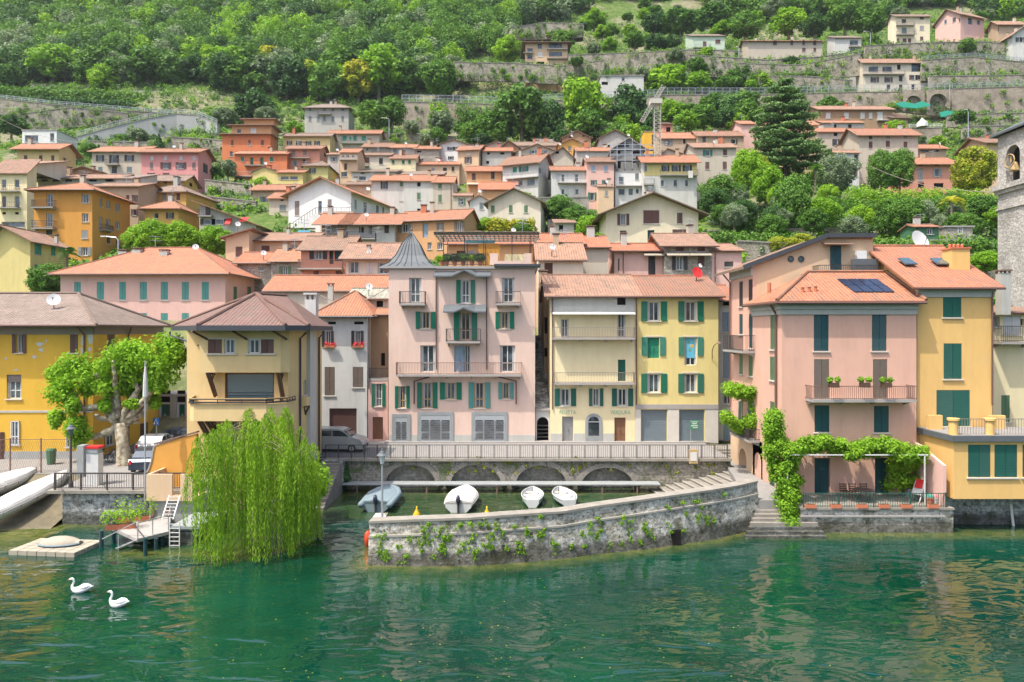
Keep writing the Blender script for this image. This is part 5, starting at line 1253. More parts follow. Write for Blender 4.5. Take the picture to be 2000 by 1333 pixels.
# --- K: yellow house at the right
rK, wK, zeK, riK = house('yellow house with dark green shutters, bright tiled roof and roof windows at the right',357,932,44.3,11.6,385,98,'x','yellow_right','tile_bright',F8,ov=.5,base=1,soffit=.14,
  win='c:K 556-697 460-628; c:K 561-700 828-1100; c:K 506-762 1185-1462',pipe='926,400,1300')
for z0_,z1_,dd in ((zeK-.75,zeK-.4,.10),(zeK-.4,zeK-.02,.24)):
    x = MB(); x.obox(wK.a,wK.u,wK.n,-.05,wK.L+.1,z0_,z1_,.002,dd); x.build('cornice', M['cornice'], rK)
pK0 = Vector((wK.a.x,YJ,zeK+.16)); nK = Vector((0,-riK,5.8)).normalized()
for q_ in ([(205,183),(290,183),(360,228),(268,228)],[(452,183),(540,183),(612,228),(512,228)]): roof_quad(q_, pK0, nK, .09, 'big_glass', 'roof_window', rK, F8)
x = MB(); c0 = ray_plane(*zp(F8,680,235), pK0, nK); x.box((c0.x-.6,c0.y-.2,c0.z-.6),(c0.x+.6,c0.y+.9,c0.z+1.15)); ch = x.build('chimney', M['yellow_right'], rK)
x = MB(); x.box((c0.x-.67,c0.y-.27,c0.z+1.15),(c0.x+.67,c0.y+.97,c0.z+1.25))
for i in range(4): x.lathe((c0.x-.42+i*.28,c0.y+.35,c0.z+1.25),[(.09,0),(.11,.22),(.05,.28)],8)
x.build('chimney_pot', M['terracotta'], ch)
sat_dish(rK, P(1795,472,51), .85)
x = MB(); c1 = P(1717,490,50); x.lathe((c1.x,50,c1.z-1.2),[(.22,0),(.18,.8),(.25,.9),(.1,1.2)],8); x.build('terracotta_chimney', M['terracotta'], rK)

# --- L: lower yellow extension over the water
YL = 40.8; xl = XX(1862.5,YL)
rL = thing('lake_extension', (xl+2, YL, 2), 'lower yellow extension with two pairs of dark green shutters and roof terrace over the water', 'extension')
wL = W((xl,YL),(xl+12,YL)); wLl = W((xl,YJ+.25),(xl,YL)); zt = ZZ(862,YL); zb = ZZ(975,YL)
walls_custom(rL, [(wL, zt, 'c:K 748-920 505-755; c:K 950-1125 505-755; c:K 1165-1340 505-755'),(wLl, zt, '')], zb, 'yellow_right', F9)
x = MB(); x.face([(xl,YL,zb),(xl+12,YL,zb),(xl+12,45,zb),(xl,45,zb)][::-1]); x.build('underside', M['concrete'], rL)
x = MB(); x.box((xl-.2,YL-.2,zt),(xl+12.3,44.2,zt+.34)); x.build('roof_slab', M['lead'], rL)
x = MB(); x.box((xl-.1,YL-.1,zt+.34),(xl+12.2,44.15,zt+.36)); x.build('terrace_floor', M['paving'], rL)
x = MB()
for px,Y in ((1864,40.95),(1935,40.95)):
    c_ = XX(px,Y); x = MB(); x.lathe((c_,Y+.1,zt+.36),[(.26,0),(.26,.8),(.34,.85),(.34,.98),(.05,1.0)],14); x.build('pillar', M['yellow_right'], rL)
x = MB(); f0 = XX(1868,41); f1 = xl+12
for i in range(70): q_ = f0+(f1-f0)*i/69; x.beam((q_,41.0,zt+.36),(q_,41.0,zt+1.3),.022)
x.beam((f0,41.0,zt+1.3),(f1,41.0,zt+1.3),.04); x.build('railing', M['timber_grey'], rL)
x = MB(); x.box((xl-.05,43.1,zt+.36),(xl+.8,43.35,zt+1.25)); x.box((XX(1932,43.5),43.4,zt+.36),(XX(1962,43.5),43.65,zt+1.2)); x.build('parapet', M['yellow_right'], rL)
rW = MB(); rW.box((xl-1.3,42.5,-1.5),(xl+16,43.9,zb))
o = rW.build('foundation_wall', M['quay_stone'], None, loc=Vector((xl+6,42.5,-1))); tag(o,'stained concrete foundation wall under the yellow extension at the waterline','foundation wall')
x = MB(); x.tube([P(1974,985,42.2),P(1981,1042,42.2)],.08,8); o = x.build('drain_pipe', M['whitepaint'], None, loc=P(1977,1010,42.2)); tag(o,'white plastic drain pipe against the concrete wall at the right','pipe')
# --- M, N: far right
rM,wM,_,_ = house('cream house with a columned balcony at the right edge',937,1400,48.5,9,600,560,'x','yellow_pale','tile_weathered',(1700,460,3.92),ov=.4,base=1,win='c:W 1020-1150 620-760; b 1145-1176 640-690; p 940-990 620-700; c:E 1002-1068 1225-1430',
  bal='x: 932-1180 690-815',chim='1000,1075,262,520,-1')
tw = thing('bell_tower', (50.7,63,terr(50,64)), 'grey stone bell tower with arched belfry at the right edge', 'bell tower')
wt = W((47.4,66.6),(47.4,59.6)); wt2 = W((47.4,59.6),(54.4,59.6)); wt3 = W((54.4,59.6),(54.4,66.6)); wt4 = W((54.4,66.6),(47.4,66.6)); zc = 25.6
x = MB()
for w in (wt,wt2,wt3,wt4): x.face([w.pt(0,0),w.pt(w.L,0),w.pt(w.L,zc),w.pt(0,zc)])
x.build('shaft', M['tower_stone'], tw)
for k,(w,s0,s1) in enumerate(((wt,1.1,2.9),(wt,4.1,5.9),(wt2,1.1,2.9),(wt2,4.1,5.9))):
    w_ = W(tuple(w.pt(0 if s0 < 3 else 3.5,0).xy), tuple(w.pt(3.5 if s0 < 3 else 7,0).xy)); off = 0 if s0 < 3 else 3.5
    arched_front(tw, w_, zc+.5, 30.9, s0-off, s1-off, 26.3, 29.6, .9, .7, 'tower_stone','dark','belfry')
x = MB()
for w in (wt3,wt4): x.face([w.pt(0,zc+.5),w.pt(w.L,zc+.5),w.pt(w.L,30.9),w.pt(0,30.9)])
x.build('belfry_wall', M['tower_stone'], tw)
x = MB(); x.box((47.0,59.2,zc),(54.8,67.0,zc+.5)); x.box((47.2,59.4,zc-.35),(54.6,66.8,zc-.01)); x.box((47.25,59.45,zc-1.9),(54.55,66.75,zc-1.7)); x.build('cornice', M['tower_stone'], tw)
x = MB(); x.slab([(46.9,59.1,30.9),(54.9,59.1,30.9),(50.9,63.1,33)],.2); x.slab([(46.9,67.1,30.9),(46.9,59.1,30.9),(50.9,63.1,33)],.2); x.slab([(54.9,67.1,30.9),(46.9,67.1,30.9),(50.9,63.1,33)],.2); x.slab([(54.9,59.1,30.9),(54.9,67.1,30.9),(50.9,63.1,33)],.2)
x.v = [(a,b,c+.21) for a,b,c in x.v]; x.build('roof', M['lead'], tw)
x = MB(); x.lathe((47.6,64.6,27.2),[(.42,0),(.38,.1),(.3,.4),(.22,.7),(.1,.82)],14); x.tube([(47.25,64.6,28.0),(47.25,64.6,28.5)],.08,6); x.build('bell', M['wood_pale'], tw)
x = MB(); x.tube([(47.1,64.6+.62*math.cos(t),28.1+.62*math.sin(t)) for t in np.linspace(0,2*math.pi,15)],.05,6); x.build('bell_wheel', M['wood_pale'], tw)
# ---------------------------------------------------------------- ground, lake, quays, terraces
def grid_mesh(name, xs, ys, zf, mat, kind='structure'):
    nx, ny = len(xs), len(ys); v = [(x,y,zf(x,y)) for y in ys for x in xs]
    f = [(j*nx+i, j*nx+i+1, (j+1)*nx+i+1, (j+1)*nx+i) for j in range(ny-1) for i in range(nx-1)]
    me = bpy.data.meshes.new(name); me.from_pydata(v, [], f); me.materials.append(mat); me.polygons.foreach_set('use_smooth',[True]*len(f))
    o = bpy.data.objects.new(name, me); COL.objects.link(o); tag(o, kind=kind); return o
m, t, b = nmat('hill', .95, .1)
v = wpos(t); n1 = noise(t, v, .05, 6, .6); n2 = noise(t, v, .5, 5, .7)
c = ramp(t, n2, [(.3,(.045,.085,.02)),(.5,(.085,.14,.035)),(.7,(.17,.20,.06))])
c2 = ramp(t, n2, [(.3,(.16,.13,.09)),(.6,(.28,.24,.18)),(.8,(.12,.16,.05))])
t.links.new(mixc(t, ramp(t, n1, [(.5,(0,0,0)),(.6,(.7,)*3)]), c, c2), b.inputs['Base Color']); bump(t, b, n2, .6, .8); M['hill'] = m
xs = sorted(set(list(np.arange(-600,-150,25))+list(np.arange(-150,160,3.5))+list(np.arange(160,601,25))))
ys = sorted(set([-500,-300,-150,-60,0,30,40,46,52,55,58,60,63,66,70]+list(np.arange(75,300,3.5))+list(np.arange(300,761,12))))
def gz(x, y):
    z = terr(x, y)
    if y > 300: z += 6*math.sin(x*.03)*math.sin(y*.02)
    return z
grid_mesh('hillside_ground', xs, ys, gz, M['hill'])
# water: emerald lake, shallow band along the quays has a yellow-green bed
m, t, b = nmat('lake', .012, .5); b.inputs['IOR'].default_value = 1.9
at = N(t, 'ShaderNodeAttribute', attribute_name='shallow')
g = wpos(t); nz = noise(t, g, .12, 4, .6)
deep = ramp(t, nz, [(.35,(.0,.024,.014)),(.65,(.001,.046,.026))])
bed = ramp(t, noise(t, g, 1.3, 5, .65), [(.35,(.05,.075,.02)),(.5,(.11,.13,.025)),(.68,(.19,.16,.06))])
t.links.new(mixc(t, at.outputs['Fac'], deep, bed), b.inputs['Base Color'])
tc = N(t, 'ShaderNodeNewGeometry').outputs['Position']
def layer(scale, sx, rot, det, dist_):
    mp = N(t, 'ShaderNodeMapping'); mp.inputs['Scale'].default_value = (sx, 1, 1); mp.inputs['Rotation'].default_value = (0,0,R(rot)); t.links.new(tc, mp.inputs[0])
    n = N(t, 'ShaderNodeTexNoise'); n.inputs['Scale'].default_value = scale; n.inputs['Detail'].default_value = det; n.inputs['Roughness'].default_value = .45; n.inputs['Distortion'].default_value = dist_
    t.links.new(mp.outputs[0], n.inputs['Vector']); return n.outputs[0]
l1 = layer(.7, .5, 12, 2, 1.0); l2 = layer(1.7, .5, -9, 2, .5); l3 = layer(5.5, .6, 20, 2, .2)
def mul(a, k): q = N(t, 'ShaderNodeMath', operation='MULTIPLY'); t.links.new(a, q.inputs[0]); q.inputs[1].default_value = k; return q.outputs[0]
def add(a, b2): q = N(t, 'ShaderNodeMath', operation='ADD'); t.links.new(a, q.inputs[0]); t.links.new(b2, q.inputs[1]); return q.outputs[0]
hgt = add(add(mul(l1, .14), mul(l2, .04)), mul(l3, .003))
bump(t, b, hgt, 1.0, .75); M['lake'] = m
# plan of the pier's outer edge: (column, waterline row)
PIER = [(719,1104.5,1018),(820,1107,1014),(916,1106,1011),(1000,1101,1005),(1100,1092,998.5),(1165,1083,988),(1280,1071,972),(1395,1054,956),(1441,1043,948.5),(1481,1037,942)]
pier = []
for px, yw, yt in PIER:
    Y = H*F/(yw-CY); pier.append((XX(px,Y), Y, ZZ(yt, Y+.15)))
pier[-1] = (15.05, 41.5, pier[-1][2])
segs = [(pier[i][:2], pier[i+1][:2]) for i in range(len(pier)-1)]+[((-28,42.4),(-20,42.2)),((pier[0][0],35.1),(pier[0][0],38)),((15.0,40.3),(34,40.5)),((-14,51),(12,51)),((9,48),(15,46)),((-21,37),(-14,37)),((-29.5,42),(-34,40)),((-34,40),(-46,41)),((-36,41),(-33,44)),((-13.4,44),(-12.5,51))]
def shallow(x, y):
    best = 9
    for (a,b_),(c_,d) in segs:
        dx, dy = c_-a, d-b_; L2 = dx*dx+dy*dy; t_ = max(0,min(1,((x-a)*dx+(y-b_)*dy)/L2)); best = min(best, math.hypot(x-a-dx*t_, y-b_-dy*t_))
    s_ = max(0, 1-best/1.5)**1.2*.75
    if y > 43 and -13 < x < 11: s_ = max(s_, .28)
    if x < -27 and y > 36: s_ = max(s_, .85*min(1,max(0,(y-36)/4)))
    return min(1, s_)
wx = sorted(set(list(np.arange(-400,-45,30))+list(np.arange(-45,40,.5))+list(np.arange(40,401,30)))); wy_ = sorted(set(list(np.arange(-420,20,40))+list(np.arange(20,34,2))+list(np.arange(34,59.5,.5))))
lake = grid_mesh('lake_water', wx, wy_, lambda x,y: 0.0, M['lake'])
a_ = lake.data.attributes.new('shallow','FLOAT','POINT'); a_.data.foreach_set('value', [shallow(x,y) if (-46 < x < 41 and y > 30) else 0.0 for y in wy_ for x in wx])
# street and quay deck
x = MB(); x.face([(-14.2,51.75,ST),(16.6,51.75,ST),(16.6,60.5,ST),(-14.2,60.5,ST)]); x.face([(-90,60,ST),(-90,70,ST+1),(60,70,ST+1),(60,60,ST)][::-1])
o = x.build('street', M['paving']); tag(o, kind='structure')
x = MB(); x.face([(-90,47.0,2.2),(-29,47.0,2.2),(-28.6,44.0,2.17),(-28.3,42.4,2.15),(-20.0,42.4,2.15),(-20,51.7,2.25),(-14.2,51.7,2.3),(-14.2,64,2.34),(-90,64,2.34)]); o = x.build('quay_pavement', M['paving']); tag(o, kind='structure')
x = MB(); x.face([(-32,60.2,2.365),(-18,57.2,2.365),(-12,56.6,2.365),(-9.5,56.4,2.365),(-9.5,52.3,2.365),(-14,52.2,2.365),(-20,53,2.365),(-34,55,2.365)][::-1]); o = x.build('road', M['asphalt']); tag(o, kind='structure')
x = MB(); x.box((-11,58.7,ST),(17,59.5,ST+.12)); o = x.build('pavement_kerb', M['slabstone']); tag(o, kind='structure')
# arcaded harbour wall
rQ = thing('harbour_wall', (1,51.8,0), 'rubble stone quay wall with four arches behind the little harbour', 'quay wall')
arch = [(751.5,852.7,907.8),(879,980,908),(1006,1107.5,909),(1134.6,1237.4,913.6)]
def archz(x):
    for a,b,t_ in arch:
        xa, xb = XX(a,51.8), XX(b,51.8)
        if xa < x < xb:
            m = (xa+xb)/2; hw_ = (xb-xa)/2; return .05+(ZZ(t_,51.8)-.05)*math.sqrt(max(0,1-((x-m)/hw_)**2))**.85
    return None
xs_ = set(np.linspace(-13.2,16.6,40)); 
for a,b,t_ in arch: xs_ |= set(np.linspace(XX(a,51.8),XX(b,51.8),19))
xs_ = sorted(xs_); x = MB()
for p,q in zip(xs_[:-1],xs_[1:]):
    m = (p+q)/2; inside = archz(m) is not None
    lo = (lambda s: (archz(s) if archz(s) is not None else .05)) if inside else (lambda s: -2)
    e = 1e-5; z0 = lo(p+e); z1 = lo(q-e)
    x.face([(p,51.8,z0),(q,51.8,z1),(q,51.8,ST-.02),(p,51.8,ST-.02)])
    if inside: x.face([(p,51.8,z0),(p,53.6,z0),(q,53.6,z1),(q,51.8,z1)][::-1])
for a,b,t_ in arch:
    for s in (XX(a,51.8), XX(b,51.8)): x.face([(s,51.8,-2),(s,53.6,-2),(s,53.6,.06),(s,51.8,.06)])
x.build('wall', M['wall_moss'], rQ)
x = MB(); x.face([(-13.2,52.55,-2),(12,52.55,-2),(12,52.55,2.3),(-13.2,52.55,2.3)]); x.face([(-13.2,52.555,-2),(12,52.555,-2),(12,52.555,2.3),(-13.2,52.555,2.3)][::-1]); x.build('arch_back_wall', M['rubble'], rQ)
rr = random.Random(5)
for a,b,t_ in arch:
    x = MB(); xa, xb = XX(a,51.8), XX(b,51.8); n_ = 30
    th = np.linspace(math.pi*.985, math.pi*.015, n_+1); m = (xa+xb)/2; hw_ = (xb-xa)/2
    def pp(t2, k): c_, s_ = math.cos(t2), max(0,math.sin(t2)); return m+(hw_+k)*c_, .05+(ZZ(t_,51.8)-.05)*s_**.85+k*(.35+.65*s_)
    for i in range(n_):
        g_ = .006; p0 = pp(th[i]-g_,.0); p1 = pp(th[i+1]+g_,.0); k = .36+rr.uniform(-.05,.06); p2 = pp(th[i+1]+g_,k); p3 = pp(th[i]-g_,k)
        x.prism([(p0[0],51.79,p0[1]),(p1[0],51.79,p1[1]),(p2[0],51.79,p2[1]),(p3[0],51.79,p3[1])][::-1],(0,-.06-rr.uniform(0,.03),0))
    x.build('arch_ring', M['coping'], rQ)
x = MB(); x.box((-14.2,51.45,ST-.16),(16.6,52.0,ST+.03)); x.build('coping', M['coping'], rQ)
rWk = thing('walkway', (-1,50.6,.6), 'narrow grey boardwalk along the foot of the arched harbour wall', 'walkway')
x = MB(); x.box((-12.6,50.5,.60),(11.0,51.6,.68)); x.build('deck', M['greystone'], rWk)
for i in range(9):
    x = MB(); x.tube([(-11.5+i*2.6,50.6,-2),(-11.5+i*2.6,50.6,.6)],.07,6); x.build('pile', M['iron_rust'], rWk)
# street railing
rR = thing('street_railing', (1.2,51.75,ST), 'long iron railing along the street above the harbour arches', 'railing')
x0_, x1_ = -14.1, 16.3; n_ = 31
for i in range(n_+1):
    q = x0_+(x1_-x0_)*i/n_; x = MB(); x.beam((q,51.6,ST-.45),(q,51.6,ST+1.05),.055); x.build('post', M['iron'], rR)
x = MB(); x.beam((x0_,51.6,ST+1.05),(x1_,51.6,ST+1.05),.045); x.beam((x0_,51.6,ST+.12),(x1_,51.6,ST+.12),.03); x.build('rail', M['iron'], rR)
x = MB(); k = n_*6
for i in range(k): q = x0_+(x1_-x0_)*(i+.5)/k; x.beam((q,51.6,ST+.12),(q,51.6,ST+1.05),.020)
x.build('bars', M['iron'], rR)
# pier
rPi = thing('stone_pier', (0,36,0), 'curved stone pier with tufts of weeds enclosing the little harbour', 'pier')
fr_ = []
for i in range(len(pier)-1):
    for k in range(6): t_ = k/6; fr_.append(tuple(pier[i][j]*(1-t_)+pier[i+1][j]*t_ for j in range(3)))
fr_.append(pier[-1])
x = MB(); cap = MB(); ins = MB(); str_ = MB(); rr = random.Random(3)
nrm = []
for i in range(len(fr_)):
    a_, b_ = fr_[max(0,i-1)], fr_[min(len(fr_)-1,i+1)]; d = Vector((b_[0]-a_[0],b_[1]-a_[1])).normalized(); nrm.append(Vector((-d.y,d.x)))
def pf(i, off, z): return (fr_[i][0]+nrm[i].x*off, fr_[i][1]+nrm[i].y*off, z)
for i in range(len(fr_)-1):
    lv = [(-.12,-1.5),(0,.0),(.05,.75)]
    for (o0,z0),(o1,z1) in zip(lv[:-1],lv[1:]): x.face([pf(i,o0,z0),pf(i+1,o0,z0),pf(i+1,o1,z1),pf(i,o1,z1)])
    zt0, zt1 = fr_[i][2]-.12, fr_[i+1][2]-.12; zs0, zs1 = zt0-.68, zt1-.68
    x.face([pf(i,.05,.75),pf(i+1,.05,.75),pf(i+1,.12,zs1),pf(i,.12,zs0)]); x.face([pf(i,.17,zs0),pf(i+1,.17,zs1),pf(i+1,.17,zt1),pf(i,.17,zt0)])
    for (oa,ob,za0,za1,zb0,zb1,mb) in ((.06,.22,zs0-.05,zs1-.05,zs0+.05,zs1+.05,str_),(.10,.88,zt0,zt1,zt0+.12,zt1+.12,cap),(2.2,2.6,.8,.8,1.25,1.25,ins)):
        A = [pf(i,oa,za0),pf(i+1,oa,za1),pf(i+1,ob,za1),pf(i,ob,za0)]; B = [pf(i,oa,zb0),pf(i+1,oa,zb1),pf(i+1,ob,zb1),pf(i,ob,zb0)]
        mb.face(B); mb.face(A[::-1]); mb.face([A[0],A[1],B[1],B[0]]); mb.face([A[2],A[3],B[3],B[2]])
    ins.face([pf(i,.82,1.2),pf(i+1,.82,1.2),pf(i+1,.82,zt1),pf(i,.82,zt0)][::-1]); ins.face([pf(i,.8,1.2),pf(i+1,.8,1.2),pf(i+1,2.6,1.2),pf(i,2.6,1.2)]); ins.face([pf(i,2.55,-1.5),pf(i+1,2.55,-1.5),pf(i+1,2.55,1.2),pf(i,2.55,1.2)][::-1])
for i in (0,len(fr_)-1):
    zt = fr_[i][2]-.12; x.face([pf(i,-.12,-1.5),pf(i,.17,zt),pf(i,.82,zt),pf(i,.82,1.2),pf(i,2.6,1.2),pf(i,2.6,-1.5)]); 
wp = x.build('wall', M['pier_stone'], rPi); cap.build('coping', M['coping'], rPi); ins.build('inner_walk', M['quay_stone'], rPi); str_.build('string_course', M['step_edge'], rPi)
i0 = min(range(len(fr_)), key=lambda i: abs(CX+fr_[i][0]*F/fr_[i][1]-1312)); c_ = pf(i0,-.02,0)
x = MB(); x.box((c_[0]-.28,c_[1]-.06,-.2),(c_[0]+.28,c_[1]+.12,.85)); x.build('drain_opening', M['dark'], rPi)
# end block of the pier: left tip
x = MB(); p = fr_[0]; x.box((p[0]-.12,p[1]+.8,-1.5),(p[0]+.55,p[1]+2.6,2.0)); x.build('tip_block', M['pier_stone'], rPi)
# right: slipway steps inside the harbour
rSl = thing('harbour_steps', (14,50,0), 'broad shallow stone steps climbing from the harbour to the right end of the street', 'steps')
n_ = 13
for i in range(n_):
    xa = 10.6+i*.62; z1 = .10+i*.145; x = MB(); sk = .9
    x.hexa([(xa+sk*1.2,44.5),(xa+.62+sk*1.2,44.5),(xa+.62-sk*.2,51.7),(xa-sk*.2,51.7)], -1.0, z1); x.build('step', M['step_stone'], rSl)
    x = MB(); x.hexa([(xa+sk*1.2-.05,44.5),(xa+.07+sk*1.2,44.5),(xa+.07-sk*.2,51.7),(xa-.05-sk*.2,51.7)], z1-.06, z1+.015); x.build('step_edge', M['step_edge'], rSl)
x = MB(); x.hexa([(14.4,41.6),(17.35,41.6),(17.35,51.7),(17.0,52),(18.5,54.4),(18.5,60),(16.4,60),(16.4,52)][:4]+[(16.4,52)],-1,1.72)
o = x.build('landing_pavement', M['paving']); tag(o, kind='structure')
x = MB(); x.face([(16.0,51.8,1.73),(19,51.8,1.73),(19,56,1.73),(16.0,56,1.73)]); o = x.build('side_lane', M['paving']); tag(o, kind='structure')
for i in range(4):
    x = MB(); x.box((16.5,54.4+i*.4,1.6),(19,58,1.9+i*.16)); o = x.build('step', M['step_stone'], rSl)
# outer water stairs between pier and terrace
rSo = thing('water_stairs', (16.3,41.5,0), 'worn stone stairs going down into the lake between the pier and the creeper', 'stairs')
for i in range(9):
    z1 = 1.5-i*.17; w0 = 15.3-i*.22; x = MB(); x.box((w0,42.3-i*.30-.32,-1.2),(17.9+i*.05,42.3-i*.30 if i else 43.6,z1)); x.build('step', M['step_stone'] if i < 6 else M['quay_stone'], rSo)
# left stairs beside the sand yellow house
rSt = thing('quay_stairs', (-13.2,48,0), 'stone stairs descending to the water left of the harbour arches', 'stairs')
for i in range(12):
    x = MB(); x.box((-14.1,50.6-i*.42-.42,-1.2),(-12.6,50.6-i*.42,ST-.1-i*.185)); x.build('step', M['step_stone'], rSt)
x = MB(); x.box((-14.2,50.6,-1.2),(-12.6,51.8,ST-.02)); x.box((-15.0,42.0,-1.2),(-14.1,51.8,1.5)); x.build('side_wall', M['quay_stone'], rSt)
# terrace of the pink corner house
rTe = thing('lake_terrace', (21.5,41,0), 'stone terrace wall of the salmon corner house rising from the lake', 'terrace')
x = MB(); x.box((17.3,40.75,-1.5),(26.35,44.3,1.38)); x.build('wall', M['pier_stone'], rTe)
x = MB(); x.box((17.2,40.6,1.38),(26.35,45,1.5)); x.build('floor', M['step_stone'], rTe)
x = MB(); x.box((17.2,40.62,.95),(25.8,40.75,1.05)); x.build('string_course', M['slabstone'], rTe)
x = MB(); 
for i in range(60): q = 17.4+8.5*i/59; x.beam((q,40.75,1.5),(q,40.75,2.35),.02)
x.beam((17.4,40.75,2.35),(25.9,40.75,2.35),.04); x.beam((17.4,40.75,1.6),(25.9,40.75,1.6),.03)
for q in (17.4,19.5,21.6,23.8,25.9): x.beam((q,40.75,1.5),(q,40.75,2.4),.05)
o = x.build('terrace_railing', M['sh_K'], None, loc=Vector((21.5,40.75,1.5))); tag(o, 'dark green iron railing along the terrace of the salmon corner house', 'railing')
# left quay: block wall, deck with railing
rD_ = thing('quay_block', (-24.5,42.4,0), 'block stone quay wall under the railed deck beside the covered boats', 'quay wall')
x = MB(); x.box((-28.0,42.5,-1.5),(-20.0,60,2.0)); x.build('wall', M['quay_stone'], rD_)
x = MB(); x.box((-28.8,42.2,1.97),(-20.0,42.75,2.17)); x.build('coping', M['coping'], rD_)
rr_ = thing('deck_railing', (-24.3,42.4,2.17), 'dark railing around the quay deck under the plane tree', 'railing')
for i in range(6):
    q = -28.4+i*1.62; x = MB(); x.beam((q,42.4,2.1),(q,42.4,3.2),.09); x.build('post', M['iron'], rr_)
x = MB(); x.beam((-28.4,42.4,3.2),(-20.3,42.4,3.2),.08); x.beam((-28.4,42.4,2.3),(-20.3,42.4,2.3),.04)
for i in range(54): q = -28.3+i*.15; x.beam((q,42.4,2.3),(q,42.4,3.15),.02)
x.build('bars', M['iron'], rr_)
# shore slope with the boats
x = MB(); q = [(-60,38.5,-.6),(-28.1,40.0,-.6),(-28.1,43.0,.5),(-28.1,46.5,1.9),(-29,47.1,2.2),(-60,47.1,2.2),(-60,43,.9)]
x.face([(-60,38.5,-.6),(-28.1,39.6,-.6),(-28.1,43.2,.5),(-60,43.2,.5)]); x.face([(-60,43.2,.5),(-28.1,43.2,.5),(-28.1,47.1,2.2),(-60,47.1,2.2)])
o = x.build('shore', M['shore_stone']); tag(o, kind='structure')
# --- retaining walls and terraces up the hill (points: column, distance, top row, bottom row)
WALLS = []
def wallpoly(label, pts, mat='terrace_stone', thick=.8, rail=None, name='retaining_wall', cat='wall', Z=(0,0,1), railmat='steel', topmat='coping'):
    P_ = [(zp(Z,a,0)[0], Y, zp(Z,0,t_)[1], zp(Z,0,b)[1]) for a,Y,t_,b in pts]
    r = thing(name, (XX(P_[0][0],P_[0][1]),P_[0][1],ZZ(P_[0][3],P_[0][1])), label, cat); x = MB(); cp = MB(); rl = MB()
    for (a,Ya,ta,ba),(b,Yb,tb,bb) in zip(P_[:-1],P_[1:]):
        A, B = Vector((XX(a,Ya),Ya,0)), Vector((XX(b,Yb),Yb,0)); za,zb,z0,z1 = ZZ(ta,Ya),ZZ(tb,Yb),ZZ(ba,Ya)-1.5,ZZ(bb,Yb)-1.5
        nn = Vector((-(B-A).y,(B-A).x,0)).normalized()*thick; e = lambda p,z: Vector((p.x,p.y,z))
        lo = [e(A,z0),e(B,z1),e(B+nn,z1),e(A+nn,z0)]; hi = [e(A,za),e(B,zb),e(B+nn,zb),e(A+nn,za)]
        x.face(hi); x.face([lo[0],lo[1],hi[1],hi[0]]); x.face([lo[1],lo[2],hi[2],hi[1]]); x.face([lo[2],lo[3],hi[3],hi[2]]); x.face([lo[3],lo[0],hi[0],hi[3]])
        up = Vector((0,0,.2)); nf = -nn.normalized()*.12; cp.face([p+up for p in (hi[0]+nf,hi[1]+nf,hi[2],hi[3])]); cp.face([hi[0]+nf,hi[1]+nf,hi[1]+nf+up,hi[0]+nf+up])
        if rail:
            k = max(1,int((B-A).length/2.2))
            for i in range(k+1): p = e(A,za).lerp(e(B,zb),i/k)+up; rl.beam(p,p+Vector((0,0,rail)),.10)
            for f_ in (1,.5): rl.beam(e(A,za)+up+Vector((0,0,rail*f_)),e(B,zb)+up+Vector((0,0,rail*f_)),.09)
            for i in range(k*6): p = e(A,za).lerp(e(B,zb),(i+.5)/(k*6))+up; rl.beam(p,p+Vector((0,0,rail)),.035)
    x.build('wall', M[mat], r); cp.build('coping', M[topmat], r); WALLS.append((P_, thick))
    if rl.f: rl.build('railing', M[railmat], r)
    return r
wp_ = wallpoly
wp_('tall stone road wall with ivy in the middle of the hillside',[(785,222,200,285),(870,222,201,285),(960,223,204,270)],'rubble_warm',rail=2.2)
wp_('continuation of the stone road wall behind the trees in the middle',[(960,223,204,270),(1100,226,196,240),(1290,229,188,228)],'rubble_warm',rail=2.0)
wp_('long stone road wall under the white and stone house at the right',[(1290,229,186,228),(1480,229,186,226),(1660,228,181,222),(1760,226,180,210),(1860,225,176,222)],'rubble_warm',rail=2.2)
wp_('right end of the road wall with two arched vaults nearby',[(1860,224,174,222),(2060,224,168,230)],'rubble_warm',rail=1.6)
wp_('smooth curved concrete retaining wall on the left hillside',[(150,205,268,285),(215,207,250,280),(290,210,232,272),(345,212,223,262),(385,212,226,260),(424,208,243,262)],'concrete',rail=1.3)
wp_('upper left road wall with guard rail climbing to the right',[(-30,222,190,212),(100,222,205,228),(250,226,217,240),(330,228,222,236)],'terrace_stone',rail=1.1)
wp_('low stone wall above the curved concrete wall',[(52,216,222,250),(140,217,210,240),(250,220,222,235)],'terrace_stone')
wp_('grey metal fenced court wall under the forest at the left',[(260,246,196,202),(330,247,198,206),(398,247,200,208)],'terrace_stone',rail=3.2)
wp_('old stone wall at the forest foot on the left',[(60,252,165,176),(150,254,172,182),(250,256,160,170),(420,258,162,172)],'terrace_stone')
wp_('terrace wall below the curved concrete wall',[(320,190,268,290),(400,190,272,292),(450,188,276,292)],'terrace_stone')
wp_('terrace wall behind the beige and pink houses at the left',[(170,186,276,290),(320,186,280,298)],'terrace_stone')
wp_('terraced stone bank beside the brick apartment house',[(1000,262,55,72),(1060,266,45,70),(1140,266,48,66)],'terrace_stone',thick=4)
wp_('upper terrace wall under the brick apartment house',[(885,246,122,150),(1000,247,124,152),(1100,246,130,158),(1180,245,118,150)],'terrace_stone',rail=None)
wp_('long terrace wall from the brick house to the mint house',[(1110,247,108,150),(1230,246,104,140),(1345,245,98,128),(1450,244,100,128)],'terrace_stone')
wp_('terrace wall under the long beige farmhouse',[(1345,242,108,140),(1500,241,118,150),(1600,241,112,140),(1700,240,98,128)],'terrace_stone')
wp_('second terrace wall climbing to the tall cream house',[(1440,237,124,150),(1560,236,128,150),(1680,234,106,140)],'terrace_stone')
